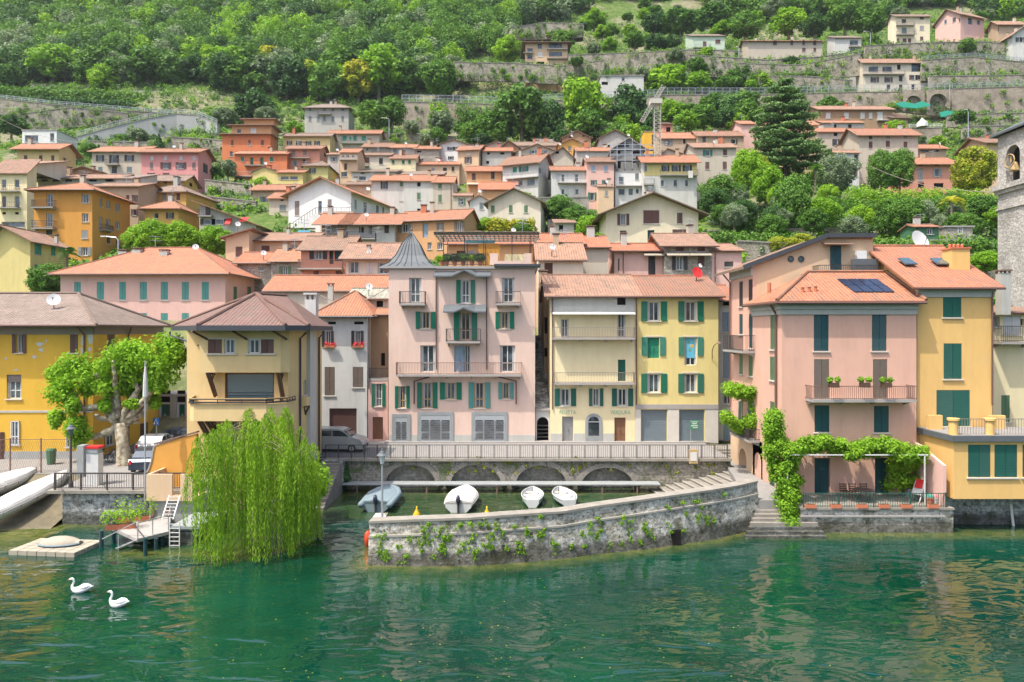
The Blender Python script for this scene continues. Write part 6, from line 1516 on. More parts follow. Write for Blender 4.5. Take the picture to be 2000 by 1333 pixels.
wp_('stone wall under the tall cream house',[(1690,236,90,118),(1815,237,84,112),(1915,238,82,108),(2040,238,92,118)],'terrace_stone')
wp_('wide stone wall behind the big white house',[(1800,231,118,150),(1900,232,112,150),(2060,232,128,160)],'terrace_stone',rail=1.2)
wp_('stone wall between the road and the right gardens',[(1480,233,150,178),(1580,233,150,180),(1665,232,158,180)],'terrace_stone')
wp_('garden wall with arches right of the big white house',[(1815,228,150,178),(2060,228,146,172)],'terrace_stone')
wp_('stone terrace beside the brown timber house',[(1745,205,252,272),(1840,204,250,275)],'rubble_warm',rail=1.0,railmat='whitepaint')
wp_('garden wall with netting right of the salmon house terrace',[(1850,212,226,240),(1950,212,222,236),(2050,212,222,236)],'terrace_stone')
wp_('vine terrace wall at the far right',[(1880,200,248,262),(2050,200,244,258)],'terrace_stone')
wp_('stone wall behind the middle town gardens',[(790,200,262,282),(890,200,268,284)],'rubble')
wp_('grey slope wall behind the stone row',[(745,205,262,276),(860,205,262,280)],'terrace_stone')
wp_('wall below the gardens under the cedar',[(1370,118,452,468),(1480,117,450,470),(1640,116,448,466)],'terrace_stone')
wp_('low terrace wall by the green garden shed',[(1700,98,472,486),(1900,98,470,484),(1960,98,480,494)],'terrace_stone')
wp_('stone wall below the garden hut at the right',[(1850,92,500,528),(1990,92,498,530)],'rubble')
wp_('yellow hedge terrace wall above the grey stone house',[(1440,96,472,500),(1560,96,478,505)],'terrace_stone')
wp_('wall under the vine terrace in the middle gardens',[(1070,122,432,452),(1160,121,428,455)],'rubble')
wp_('garden terrace wall under the pale blue-white house',[(1000,140,388,400),(1150,140,386,402)],'rubble')
wp_('terrace wall between the orange group and the sand house',[(400,150,352,375),(490,148,362,388)],'terrace_stone')
wp_('lower terrace wall under the orange group',[(410,138,385,405),(500,137,395,415)],'terrace_stone')
for lab,px,Y,hw_,hh in (('left dark vault opening in the road wall',1785,224.5,15,20),('right dark vault opening in the road wall',1833,223.6,17,24)):
    w = wallpx(px-hw_-6,Y,px+hw_+6,Y); r = thing('vault_arch', (w.a.x,Y,ZZ(205,Y)), lab, 'vault'); a = w.s_of(px-hw_); b = w.s_of(px+hw_)
    arched_front(r, w, ZZ(215,Y), ZZ(176,Y), a, b, ZZ(207,Y), ZZ(207-hh,Y), (b-a)/2, 2.5, 'rubble_warm','dark')
# ---------------------------------------------------------------- boats, buoys, lamps, cars, swans, terrace things
def loft(mb, secs, close_ends=True, flip=False):
    n0 = len(mb.v); m = len(secs[0])
    for s in secs: mb.v += [tuple(p) for p in s]
    for i in range(len(secs)-1):
        for k in range(m-1):
            a = n0+i*m+k; f = (a, a+1, a+m+1, a+m); mb.f.append(f[::-1] if flip else f); mb.uv.append(None)
    if close_ends:
        mb.f.append(tuple(range(n0,n0+m))); mb.uv.append(None); mb.f.append(tuple(range(n0+(len(secs)-1)*m, n0+len(secs)*m))[::-1]); mb.uv.append(None)
def xf(loc, ang, L=1): c, s = math.cos(ang), math.sin(ang); return lambda x,y,z: Vector((loc[0]+x*c-y*s, loc[1]+x*s+y*c, loc[2]+z))
def hull_sections(T, L, B, Dp, n=12, inset=0, floor=None, stern=.72):
    secs = []
    for i in range(n+1):
        t = i/n; x = -L/2+L*t; w = B/2*(stern+(1-stern)*math.sin(min(1,t/.45)*math.pi/2) if t < .45 else math.cos((t-.45)/.55*math.pi/2)**.7)
        w = max(w-inset, .02); sh = Dp*(1+.35*max(0,t-.5)**2*4*.35); bot = -.12 if floor is None else floor
        bw = w*.55; secs.append([T(x-inset*(1 if t>.5 else -1)*.5, s*ww, z) for s,ww,z in ((-1,w,sh),(-1,w*.93,sh*.5+bot*.5),(-1,bw,bot),(1,bw,bot),(1,w*.93,sh*.5+bot*.5),(1,w,sh))])
    return secs
def rowboat(label, px, py, L, B, ang, col='hull_white', below='hull_green'):
    Y = H*F/(py-CY); loc = (XX(px,Y), Y, .12); r = thing('rowing_boat', loc, label, 'boat', 'open rowing boats in the harbour'); T = xf(loc, ang)
    x = MB(); loft(x, hull_sections(T,L,B,.42,stern=.6)); x.build('hull', M[col], r)
    x = MB(); loft(x, [[p for p in s] for s in hull_sections(T,L*.985,B,.425,inset=.07,floor=.02,stern=.6)], flip=True, close_ends=False); x.build('inner_hull', M['hull_white'], r)
    x = MB(); s1 = hull_sections(T,L,B,.43,stern=.6)
    for k in (0,5): x.tube([s[k]+Vector((0,0,.01)) for s in s1],.035,6)
    x.build('gunwale', M['whitepaint'], r)
    x = MB()
    for f_ in (-.28,.0,.24):
        wd = B*(.42 if f_ < .2 else .34); c1, c2 = T(L*f_,-wd,.30), T(L*f_,wd,.30); x.beam(c1,c2,.22,.035)
    x.build('bench', M['whitepaint'], r)
    x = MB(); x.beam(T(-L*.1,.15,.32),T(L*.3,.2,.33),.04); x.build('oar', M['wood_pale'], r)
    x = MB(); sS = hull_sections(T,L*.99,B*1.012,.20,stern=.6); loft(x,[[s[1],s[2],s[3],s[4]] for s in sS]); x.build('lower_hull', M[below], r)
    return r
def outboard(T, r, x0, h=.55):
    x = MB(); c = T(x0,0,0); 
    x.tube([T(x0-.05,0,h-.05),T(x0-.12,0,h+.18),T(x0-.16,0,h+.5)],[(.12,.14),(.17,.22),(.09,.12)],8); mo = x.build('outboard_motor', M['motor'], r, smooth=True)
    x = MB(); x.tube([T(x0-.08,0,h),T(x0-.12,0,-.45)],[.09,.05],6); x.tube([T(x0-.35,0,-.35),T(x0+.05,0,-.35)],.06,6); x.build('motor_leg', M['iron'], mo)
def coverboat(label, px, py, L, B, ang, tarp, z=.12, Y=None, hull='hull_white', motor=False, tilt=0, bump_=.35, name='covered_boat', stern=.85):
    Y = Y or H*F/(py-CY); loc = (XX(px,Y), Y, z); r = thing(name, loc, label, 'boat')
    T0 = xf((0,0,0), 0); 
    c,s = math.cos(ang), math.sin(ang)
    def T(x,y,zz): return Vector((loc[0]+x*c-y*s, loc[1]+x*s+y*c, loc[2]+zz+x*tilt))
    x = MB(); loft(x, hull_sections(T,L,B,.55,stern=stern)); x.build('hull', M[hull], r)
    rr = random.Random(int(px)); secs = []; base = hull_sections(T,L,B,.55,n=22,stern=stern)
    for i,sc_ in enumerate(base):
        t = i/22; a, b = sc_[0], sc_[5]; hgt = bump_*math.sin(math.pi*min(1,.12+t*.85))**.7; row = []
        for k in range(13):
            q = k/12; p = a.lerp(b,q); e = (q-.5)*2; p = p+(p-(a+b)/2)*.05; dz = hgt*(1-abs(e)**1.6)-(.16 if k in (0,12) else 0)+rr.uniform(-.018,.018)+.03; p.z += dz+.02; row.append(p)
        secs.append(row)
    x = MB(); loft(x, secs, close_ends=True, flip=True); x.build('tarpaulin', M[tarp], r, smooth=False)
    if motor: outboard(T, r, -L/2)
    x = MB(); 
    for i in range(2,22,4): x.beam(base[i][0]+Vector((0,0,-.05)), base[i][1], .02); x.beam(base[i][5]+Vector((0,0,-.05)), base[i][4], .02)
    x.build('lashing', M['iron'], r); return r, T
rowboat('white rowing boat with green lower hull, nearer the middle of the harbour', 1040, 979, 3.7, 1.55, R(88))
rowboat('white rowing boat with pink seat, right of the other rowing boat', 1101, 979, 3.8, 1.6, R(97))
rb_, T_ = coverboat('white motorboat under a white cover with black outboard in the harbour', 904, 984, 4.8, 2.15, R(87), 'tarp_white', motor=True, bump_=.22)
rb2, T2 = coverboat('grey covered inflatable motorboat at the left end of the harbour', 748, 985, 4.3, 2.1, R(88), 'tarp_grey', hull='tarp_grey', motor=True, bump_=.16, name='covered_dinghy', stern=.9)
x = MB(); 
for sgn in (-1,1): x.tube([T2(-2.4,sgn*.95,.42),T2(.6,sgn*1.0,.45),T2(1.7,sgn*.7,.5),T2(2.35,0,.6)],[.2,.22,.2,.16],8)
x.build('tube', M['tarp_grey'], rb2, smooth=True)
coverboat('long boat under a pale cover hauled up on the shore beside the deck', 56, 0, 6.2, 1.9, R(80), 'tarp_white', z=1.2, Y=43.7, tilt=.2, bump_=.4)
coverboat('smaller white covered boat at the left edge of the shore', -2, 0, 5.2, 1.9, R(72), 'tarp_white', z=1.5, Y=45.2, tilt=.12, bump_=.45)
# floating raft with covered dinghy
Y = 37.6; loc = Vector((XX(110,Y),Y,0)); rf_ = thing('floating_raft', loc, 'pale mooring raft floating left of the willow', 'raft'); T = xf(loc, R(-6))
x = MB()
for i in range(7):
    for j in range(5): x.hexa([tuple(T(-1.9+i*.55+dx,-1.1+j*.45+dy,0).xy) for dx,dy in ((0.02,0.02),(.53,.02),(.53,.43),(.02,.43))], -.2, .24)
x.build('float_cubes', M['tarp_beige'], rf_)
loc2 = (loc.x+.15, loc.y+.1, .26); rd = thing('covered_dinghy', loc2, 'upturned grey-beige dinghy lying on the floating raft', 'boat'); T = xf(loc2, R(4)); secs = []
for i in range(13):
    t = i/12; w = .55*math.sin(math.pi*(.04+.92*t))**.5; secs.append([T(-1.05+2.1*t, w*math.cos(a), .03+.55*w*math.sin(a)*1.4) for a in np.linspace(0,math.pi,11)])
x = MB(); loft(x, secs); x.build('hull', M['tarp_beige'], rd, smooth=True)
x = MB(); x.tube([T(-1.1+2.2*t,.6*math.sin(math.pi*(.02+.96*t))**.5,.08) for t in np.linspace(0,1,12)],.05,6); x.tube([T(-1.1+2.2*t,-.6*math.sin(math.pi*(.02+.96*t))**.5,.08) for t in np.linspace(0,1,12)],.05,6); x.build('rim_tube', M['tarp_grey'], rd)
for lab,px,py,mat_ in (('yellow cone buoy just behind the pier near the lamp',814,1003,'yellow_buoy'),('yellow cone buoy right of the white covered motorboat',951,999,'yellow_buoy')):
    Y = 44.3; c = P(px,py,Y); c.z = 0; x = MB(); x.lathe((c.x,Y,-.1),[(.0,0),(.26,.0),(.28,.15),(.16,.38),(.05,.60),(.05,.75),(0,.78)],12); o = x.build('buoy', M[mat_], None, loc=c, smooth=True); tag(o, lab, 'buoy', 'yellow buoys in the harbour')
c = P(718,1014,38.2); c.z = 0; x = MB(); x.tube([(c.x,38.2,.85),(c.x,38.2,.75),(c.x,38.2,.45),(c.x,38.2,.05),(c.x,38.2,-.05)],[.04,.15,.19,.15,.05],10); x.tube([(c.x,38.2,.85),(c.x+.4,38.6,1.2)],.02,4); o = x.build('fender', M['orange_buoy'], None, loc=c, smooth=True); tag(o,'orange-red fender buoy hanging at the tip of the pier','buoy')
# lamp posts
def lamp(label, px, pyb, pyt, Y, z0, mat='steel', name='street_lamp'):
    X_ = XX(px,Y); zt = ZZ(pyt,Y); r = thing(name, (X_,Y,z0), label, 'street lamp')
    x = MB(); x.lathe((X_,Y,z0),[(.13,0),(.13,.25),(.075,.4),(.06,.9),(.05,zt-z0-.85),(.09,zt-z0-.8)],10); x.build('post', M[mat], r)
    x = MB(); x.lathe((X_,Y,zt-.75),[(.10,0),(.17,.42),(.17,.44)],8); ln = x.build('lantern', M['frame_white'] if mat=='steel' else M['glass'], r)
    x = MB(); x.lathe((X_,Y,zt-.32),[(.30,0),(.16,.12),(.13,.2),(.05,.24),(.03,.36),(0,.38)],10); x.build('cap', M['lead'], ln)
    return r
lamp('white lamp post standing on the tip of the stone pier', 746.5, 1010, 878, 35.95, 1.2)
lamp('dark lantern lamp post on the deck beside the payphone', 138.5, 950, 828, 43.2, 2.17, 'iron')
def swan_thing(label, px, py, flip=False):
    Y = H*F/(py-CY); loc = Vector((XX(px,Y),Y,0)); r = thing('swan', loc, label, 'swan', 'swans on the lake')
    a = R(8)*(-1 if flip else 1); T_1 = xf(loc, a+math.pi); T = lambda x,y,z: loc+(T_1(x,y,z)-loc)*.86     # +x of the body is the chest side, pointing left
    path = [(-.62,.30),(-.50,.27),(-.30,.20),(-.05,.13),(.18,.12),(.32,.16),(.42,.25),(.44,.36),(.38,.48),(.34,.60),(.37,.70),(.44,.745),(.52,.735),(.58,.715)]
    rad = [(.015,.03),(.07,.05),(.17,.13),(.235,.17),(.21,.155),(.14,.12),(.075,.075),(.052,.052),(.045,.045),(.042,.042),(.048,.05),(.06,.056),(.045,.04),(.022,.02)]
    x = MB(); x.tube([T(p,0,z) for p,z in path], rad, 12); o = x.build('body', M['swan'], r, smooth=True)
    x = MB()
    for s in (-1,1): x.tube([T(.14,s*.12,.22),T(-.05,s*.18,.27),T(-.28,s*.15,.31),T(-.48,s*.06,.34)],[(.03,.06),(.06,.10),(.05,.08),(.01,.02)],8)
    x.build('wings', M['swan'], r, smooth=True)
    x = MB(); x.tube([T(.565,0,.72),T(.66,0,.69)],[.024,.010],6); x.build('beak', M['beak'], r)
    x = MB(); x.tube([T(.53,0,.745),T(.575,0,.73)],[.028,.02],6); x.build('face_mask', M['rubber'], r); return r
swan_thing('swan swimming further back, upper left of the pair', 158, 1157)
swan_thing('swan swimming nearer the camera, lower right of the pair', 231, 1185, True)
# cars
def car(label, T, L, Wd, Hh, mat, van=False, name='car', cat='car', driver=False):
    r = thing(name, T(0,0,0), label, cat)
    if van: prof = [(-2.1,.45),(-2.15,.9),(-2.08,1.25),(-1.95,1.78),(-1.7,1.84),(.3,1.84),(.62,1.74),(1.28,1.22),(1.95,1.02),(2.15,.82),(2.18,.42)]; glass = [(-1.78,1.30),(-1.72,1.68),(.32,1.72),(.60,1.62),(1.12,1.25)]
    else: prof = [(-2.05,.45),(-2.1,.85),(-1.95,1.0),(-1.45,1.05),(-.95,1.42),(-.6,1.48),(.3,1.47),(.62,1.38),(1.15,1.0),(1.9,.88),(2.08,.7),(2.1,.42)]; glass = [(-1.3,1.05),(-.9,1.36),(.3,1.40),(.55,1.32),(.98,1.05)]
    k = L/4.25; bot = [(prof[-1][0],.26),(prof[0][0],.26)]
    secs = []
    for f_,ins in ((-1,.06),(-.93,0),(.93,0),(1,.06)):
        secs.append([T(x_*k, f_*Wd/2*(1-.13*max(0,(z_-.95))/.8), z_*Hh/1.84 if van else z_*Hh/1.48) for x_,z_ in prof+bot+[prof[0]]])
    x = MB(); loft(x, secs); x.build('body', M[mat], r)
    q = Hh/1.84 if van else Hh/1.48
    for s in (-1,1):
        x = MB(); pts = [T(x_*k, s*(Wd/2*(1-.13*max(0,(z_-.95))/.8)+.012), z_*q) for x_,z_ in glass]; x.prism(pts, (T(0,-s*.02,0)-T(0,0,0))); so = x.build('side_window', M['glass'], r)
        x = MB(); xm = -.2; x.beam(T(xm*k,s*(Wd/2*.97+.02),1.1*q),T(xm*k,s*(Wd/2*.90+.02),1.66*q if van else 1.38*q),.06); x.build('window_pillar', M[mat], so)
        x = MB(); x.box(tuple(T(.95*k,s*(Wd/2+.05),1.15*q)-Vector((.09,.06,.06))),tuple(T(.95*k,s*(Wd/2+.05),1.15*q)+Vector((.09,.06,.08)))); x.build('mirror', M[mat], r)
    i0 = 6 if van else 7; (xa,za),(xb,zb) = prof[i0],prof[i0+1]; w0, w1 = Wd/2*.82, Wd/2*.88; up = (T(xb*k,0,zb*q)-T(xa*k,0,za*q)).normalized()
    nn = Vector((0,0,.015))+ (T(.012,0,0)-T(0,0,0)); pa = [T(xa*k*1.03,-w0,za*q-.03),T(xa*k*1.03,w0,za*q-.03),T(xb*k*.98,w1,zb*q+.03),T(xb*k*.98,-w1,zb*q+.03)]
    x = MB(); x.prism([p+nn for p in pa], nn*1.2); x.build('windscreen', M['glass'], r)
    for wx_ in (-1.32,1.35):
        for s in (-1,1):
            x = MB(); x.tube([T(wx_*k,s*(Wd/2-.18),.32),T(wx_*k,s*(Wd/2+.02),.32)],.32,16); wh = x.build('wheel', M['rubber'], r)
            x = MB(); x.tube([T(wx_*k,s*(Wd/2+.0),.32),T(wx_*k,s*(Wd/2+.035),.32)],.20,12); x.build('rim', M['steel'], wh)
    for s in (-1,1):
        x = MB(); c = T(2.07*k,s*Wd*.36,.78*q if van else .7*q); x.box(tuple(c-Vector((.1,.1,.09))),tuple(c+Vector((.1,.1,.09)))); x.build('headlight', M['frame_white'], r)
        x = MB(); c = T(-2.08*k,s*Wd*.42,.95*q if van else .82*q); x.box(tuple(c-Vector((.07,.07,.14))),tuple(c+Vector((.07,.07,.14)))); x.build('tail_light', M['red'], r)
    x = MB(); x.beam(T(2.13*k,-Wd*.45,.42),T(2.13*k,Wd*.45,.42),.14,.24); x.build('bumper', M['rubber'], r)
    x = MB(); x.beam(T(2.2*k,-.26,.45),T(2.2*k,.26,.45),.02,.11); x.build('number_plate', M['whitepaint'], r)
    return r
car('silver van driving out from behind the sand yellow house', xf((XX(660,55.2),55.2,2.37),R(-3)), 4.4,1.85,1.84,'car_silver',True,'parked_van','van')
car('dark blue car parked on the left bank below the plane tree', xf((XX(296,48.5),48.6,2.26),R(98)), 4.0,1.7,1.45,'car_dark',False,'parked_car')
car('white car parked behind the plane tree trunk', xf((XX(291,53.5),54.5,2.3),R(100)), 4.1,1.75,1.5,'car_white',False,'parked_car')
car('dark grey car on the road behind the orange ramp wall', xf((XX(338,56.5),57.6,2.37),R(12)), 4.1,1.75,1.45,'car_dark',False,'parked_car')
# deck things
def mk(name, label, cat, mat, fn, loc=None):
    x = MB(); fn(x); c = Vector(x.v[0]) if loc is None else loc; o = x.build(name, M[mat], None, loc=c); return tag(o, label, cat)
Y = 43.6; X_ = XX(180,Y); r = thing('telephone_booth', (X_,Y,2.17), 'white payphone kiosk with red top on the quay deck', 'kiosk')
x = MB(); x.box((X_-.38,Y,2.17),(X_+.38,Y+.55,4.2)); x.build('body', M['frame_white'], r)
x = MB(); x.box((X_-.36,Y-.03,4.22),(X_+.36,Y+.5,4.5)); x.build('head', M['greystone'], r)
x = MB(); x.box((X_-.44,Y-.06,4.52),(X_+.44,Y+.6,4.66)); x.build('top', M['red'], r)
mk('utility_cabinet','dark grey cabinet beside the white payphone kiosk','cabinet','greystone',lambda x: x.box((XX(150,46),46,2.2),(XX(163,46),46.6,4.3)))
r = thing('pole', (XX(283,41.9),41.9,2), 'tall thin pole with a furled white umbrella on the quay corner', 'pole')
x = MB(); x.tube([(XX(283,41.9),41.9,1.2),(XX(284,41.9),41.9,ZZ(705,41.9))],.05,8); x.build('shaft', M['steel'], r)
x = MB(); zt = ZZ(712,41.9); zb = ZZ(775,41.9); x.tube([(XX(284,41.9),41.9,zt),(XX(284,41.9),41.9,(zt+zb)/2),(XX(284,41.9),41.9,zb)],[.04,.13,.16],8); x.build('furled_canvas', M['tarp_white'], r)
def bin_(x): c = XX(100,50.2); x.lathe((c,50.2,2.25),[(.27,0),(.33,.95),(.36,.98),(.30,1.12),(0,1.15)],10)
mk('waste_bin','green waste bin against the yellow house left of the tree','bin','plastic_green',bin_)
for i,(px,lab) in enumerate(((205,'bicycle with black frame leaning by the yellow house'),(226,'pale bicycle next to the plane tree trunk'))):
    Y = 50.6; c = XX(px,Y); r = thing('bicycle', (c,Y,2.26), lab, 'bicycle'); z = 2.26
    for dx in (-.5,.5):
        x = MB(); x.tube([(c+dx+.33*math.cos(t),Y,z+.34+.33*math.sin(t)) for t in np.linspace(0,2*math.pi,17)],.025,5,cap=False)
        for t in range(6): x.beam((c+dx,Y,z+.34),(c+dx+.32*math.cos(t),Y,z+.34+.32*math.sin(t)),.008)
        x.build('wheel', M['rubber'], r)
    x = MB()
    for a,b in (((-.5,.34),(-.15,.85)),((-.15,.85),(.35,.85)),((-.5,.34),(0,.30)),((0,.30),(.35,.85)),((0,.30),(-.18,.95)),((.5,.34),(.33,1.0)),((.33,1.0),(.22,1.05))): x.beam((c+a[0],Y,z+a[1]),(c+b[0],Y,z+b[1]),.035)
    x.build('frame', M['iron' if i == 0 else 'steel'], r); x = MB(); x.box((c-.30,Y-.08,z+.95),(c-.06,Y+.08,z+1.02)); x.build('saddle', M['rubber'], r)
r = thing('wire_fence', (XX(50,47.4),47.4,2.2), 'rusty post and wire fence behind the covered boats', 'fence')
for px in (-30,20,80,137): x = MB(); x.beam((XX(px,47.3),47.3,2.2),(XX(px,47.3),47.3,4.6),.07); x.build('post', M['iron_rust'], r)
x = MB()
for z in (4.5,): x.beam((XX(-40,47.3),47.3,z),(XX(137,47.3),47.3,z),.04)
for i in range(40): q = XX(-40,47.3)+i*.16; x.beam((q,47.3,2.3),(q+.8,47.3,4.4),.008); x.beam((q+.8,47.3,2.3),(q,47.3,4.4),.008)
x.build('wire_mesh', M['iron_rust'], r)
# orange ramp wall and boat-house box left of the sand house
r = thing('ramp_wall', (XX(335,43.5),43.5,2), 'orange painted ramp wall curving up to the sand yellow house', 'wall')
Yr = 43.2; pts = [(383,885),(383,980),(285,980),(285,926),(291,915),(296,900),(299,880),(302,870),(345,858),(383,848)]
x = MB(); x.prism([P(a,b,Yr) for a,b in [(383,848),(383,960),(286,960),(286,928),(292,918),(297,902),(300,884),(303,872),(345,858)]],(0,.35,0)); x.build('wall', M['orange_wall'], r)
x = MB(); x.beam(P(302,869,Yr)+Vector((0,.17,.05)),P(384,846,Yr)+Vector((0,.17,.05)),.45,.10); x.build('coping', M['iron_rust'], r)
x = MB(); pp_ = [P(a,b,Yr-.02) for a,b in [(286,928),(292,918),(297,902),(300,884),(303,872)]]
for a,b in zip(pp_[:-1],pp_[1:]): x.beam(a+Vector((-.05,.17,.05)),b+Vector((-.05,.17,.05)),.40,.10)
x.build('curved_coping', M['slabstone'], r)
r = thing('balcony_box', (XX(330,41.5),41.5,1.7), 'pale orange concrete balcony box hanging over the gangway', 'balcony')
Yb = 41.2; xa, xb, xc, xd = XX(286,Yb),XX(336,Yb),XX(352,Yb),XX(376,Yb); zt,zb_ = ZZ(927,Yb),ZZ(979,Yb)
x = MB(); x.box((xa,Yb,zb_),(xb,Yb+.15,zt)); x.box((xb,Yb,zb_),(xc,Yb+.15,zb_+.35)); x.box((xc,Yb,zb_),(xd,Yb+.15,zt)); x.box((xa,Yb+.15,zb_),(xa+.15,43.2,zt)); x.box((xa+.15,Yb+.15,zb_),(xd,43.2,zb_+.12)); x.build('parapet', M['peach'], r)
for z in (0,): x = MB(); x.box((xa+.05,Yb+.25,zb_-2.0),(xd,44.5,zb_-.01)); x.build('base_wall', M['concrete'], r)
for i in range(2): x = MB(); x.beam((XX(290,41.2)+i*.9,42,zb_-.05),(XX(301,41.2)+i*.9,40.9,.7),.16); x.build('strut', M['timber'], r)
def ladder(label, a, b, w=.42, n=8):
    r = thing('ladder', a, label, 'ladder'); a, b = Vector(a), Vector(b); s = Vector((w/2,0,0)); x = MB(); x.beam(a-s,b-s,.05); x.beam(a+s,b+s,.05); x.build('rails', M['whitepaint'], r)
    x = MB()
    for i in range(n): p = a.lerp(b,(i+.5)/n); x.beam(p-s,p+s,.04)
    x.build('rungs', M['whitepaint'], r)
ladder('white aluminium ladder leaning on the pale orange balcony box', P(327,1015,39.6), P(341,968,41.0), .65, 7)
ladder('white swim ladder hanging on the concrete block beside the willow', P(341,1070,38.2), P(341,1020,38.2), .55, 6)
r = thing('concrete_block', (XX(360,39),39,0), 'concrete landing block with dark grey slab beside the willow', 'landing block')
x = MB(); x.box((XX(334,38.4),38.4,-1.5),(XX(386,38.4),43,.75)); x.build('block', M['quay_stone'], r)
x = MB(); x.box((XX(332,38.2),38.2,.95),(XX(390,38.2),41.2,1.1)); x.box((XX(338,38.5),38.6,.75),(XX(380,38.5),40.8,.95)); x.build('slab', M['greystone'], r)
# gangway jetty
r = thing('jetty', (XX(285,38.5),38.5,0), 'small concrete jetty on dark piles with side railings', 'jetty')
x = MB(); x.hexa([(XX(218,39.5),39.3),(XX(268,36.9),36.9),(XX(330,38.3),38.3),(XX(334,41.3),41.3),(XX(290,41.5),41.5)],.62,.80); x.build('deck', M['slabstone'], r)
for px,Y in ((198,38.0),(222,38.8),(284,36.6),(305,37.6),(318,38.4)):
    x = MB(); x.tube([(XX(px,Y),Y,-1.5),(XX(px,Y),Y,.95 if px in (198,284) else .62)],.11,8); x.build('pile', M['sh_N'], r)
x = MB()
def rail(pts, h=.85):
    for a,b in zip(pts[:-1],pts[1:]): x.beam(Vector(a)+Vector((0,0,h)),Vector(b)+Vector((0,0,h)),.045)
    for a in pts: x.beam(a,Vector(a)+Vector((0,0,h)),.045)
rail([(XX(268,36.9),36.95,.8),(XX(300,37.8),37.7,.8),(XX(329,38.4),38.4,.8),(XX(333,40.6),40.6,.8)])
x.build('railing', M['steel'], r)
x = MB(); a,b = Vector((XX(200,37.9),37.9,.1)),Vector((XX(270,37.2),37.2,1.7)); x.beam(a+Vector((0,0,.4)),b,.05); c_ = Vector((XX(205,37.6),37.6,-.2)); d_ = Vector((XX(262,36.9),36.9,.7))
for i in range(6): p = c_.lerp(d_,i/5); x.beam(p,p+Vector((.25,.8,0)),.20,.03)
x.beam(a.lerp(b,.45),a.lerp(b,.45)-Vector((0,0,1.2)),.04); x.build('gangway', M['steel'], r)
x = MB(); x.beam(P(200,945,41.8),P(282,1050,37),.035); x.beam(P(118,952,42.2),P(200,1048,38.3),.03); o = x.build('mooring_cable', M['iron'], None, loc=P(240,1000,40)); tag(o,'dark steel mooring cables slanting from the deck to the jetty','cable')
def planter(label, px, py, Y, L, ang=0, seed=1, mat='leaf_bright', box='terracotta', hgt=.5, name='planter', z=None):
    c = P(px,py,Y)
    if z is not None: c.z = z
    r = thing(name, c, label, 'planter'); T = xf(c, ang); x = MB()
    x.hexa([tuple(T(a,b,0).xy) for a,b in ((-L/2,-.17),(L/2,-.17),(L/2,.17),(-L/2,.17))], c.z, c.z+.28); x.build('trough', M[box], r)
    x = MB(); x.hexa([tuple(T(a,b,0).xy) for a,b in ((-L/2+.03,-.14),(L/2-.03,-.14),(L/2-.03,.14),(-L/2+.03,.14))], c.z+.28, c.z+.29); x.build('soil', M['soil'], r)
    cl = [(L*(f_-.5)*.9, 0, .3+hgt*.5, hgt*.5) for f_ in np.linspace(0,1,max(2,int(L*2.2)))]
    o = leaf_cloud('plant', [tuple(T(a,b,0).xy)+(c.z+z_,rr) for a,b,z_,rr in cl], 120, .09, mat, seed, parent=r); return r
# ---------------------------------------------------------------- plants and trees: leaf clumps spread through real crowns
def leaf_arrays(clumps, per, size, rng, up=.35, flat=.0, aspect=1.6, squash=1.0, loose=0):
    C = np.array(clumps, float); n = len(C); N_ = n*per
    idx = np.repeat(np.arange(n), per); d = rng.normal(size=(N_,3)); d /= np.linalg.norm(d,axis=1)[:,None]+1e-9
    rad = C[idx,3]*np.clip(rng.normal(.9,.16+loose,N_),.15,1.25+loose*2); pos = C[idx,:3]+d*rad[:,None]*np.array([1,1,squash])
    nr = d*1.0+rng.normal(size=(N_,3))*.55; nr[:,2] += up; nr /= np.linalg.norm(nr,axis=1)[:,None]+1e-9
    tmp = rng.normal(size=(N_,3)); a = np.cross(nr,tmp); a /= np.linalg.norm(a,axis=1)[:,None]+1e-9; b = np.cross(nr,a)
    s = size*rng.uniform(.6,1.35,N_); ct = rng.uniform(0,1,n)[idx]; tint = np.clip(ct*.55+rng.uniform(0,1,N_)*.45,0,1)
    return pos,a*s[:,None]*aspect*.5,b*s[:,None]*.5,tint
def quads_mesh(name, arrs, mat, parent=None, loc=None, kind=None):
    pos = np.concatenate([x[0] for x in arrs]); a = np.concatenate([x[1] for x in arrs]); b = np.concatenate([x[2] for x in arrs]); t = np.concatenate([x[3] for x in arrs])
    off = np.array(parent_world(parent)) if parent else (np.array(loc) if loc is not None else np.zeros(3)); pos = pos-off
    n = len(pos); V = np.empty((n,4,3)); V[:,0] = pos-a; V[:,1] = pos-b*1.0; V[:,2] = pos+a; V[:,3] = pos+b
    me = bpy.data.meshes.new(name); me.vertices.add(n*4); me.vertices.foreach_set('co', V.ravel()); me.loops.add(n*4); me.loops.foreach_set('vertex_index', np.arange(n*4,dtype=np.int32))
    me.polygons.add(n); me.polygons.foreach_set('loop_start', np.arange(0,n*4,4,dtype=np.int32)); me.polygons.foreach_set('loop_total', np.full(n,4,dtype=np.int32))
    me.update(calc_edges=True); at = me.attributes.new('tint','FLOAT','FACE'); at.data.foreach_set('value', t.astype(np.float32)); me.materials.append(M[mat])
    o = bpy.data.objects.new(name, me); COL.objects.link(o)
    if parent: o.parent = parent
    elif loc is not None: o.location = loc
    return o
def leaf_cloud(name, clumps, per, size, mat, seed, parent=None, loc=None, **kw):
    return quads_mesh(name, [leaf_arrays(clumps, per, size, np.random.default_rng(seed), **kw)], mat, parent, loc)
PROTO = {}
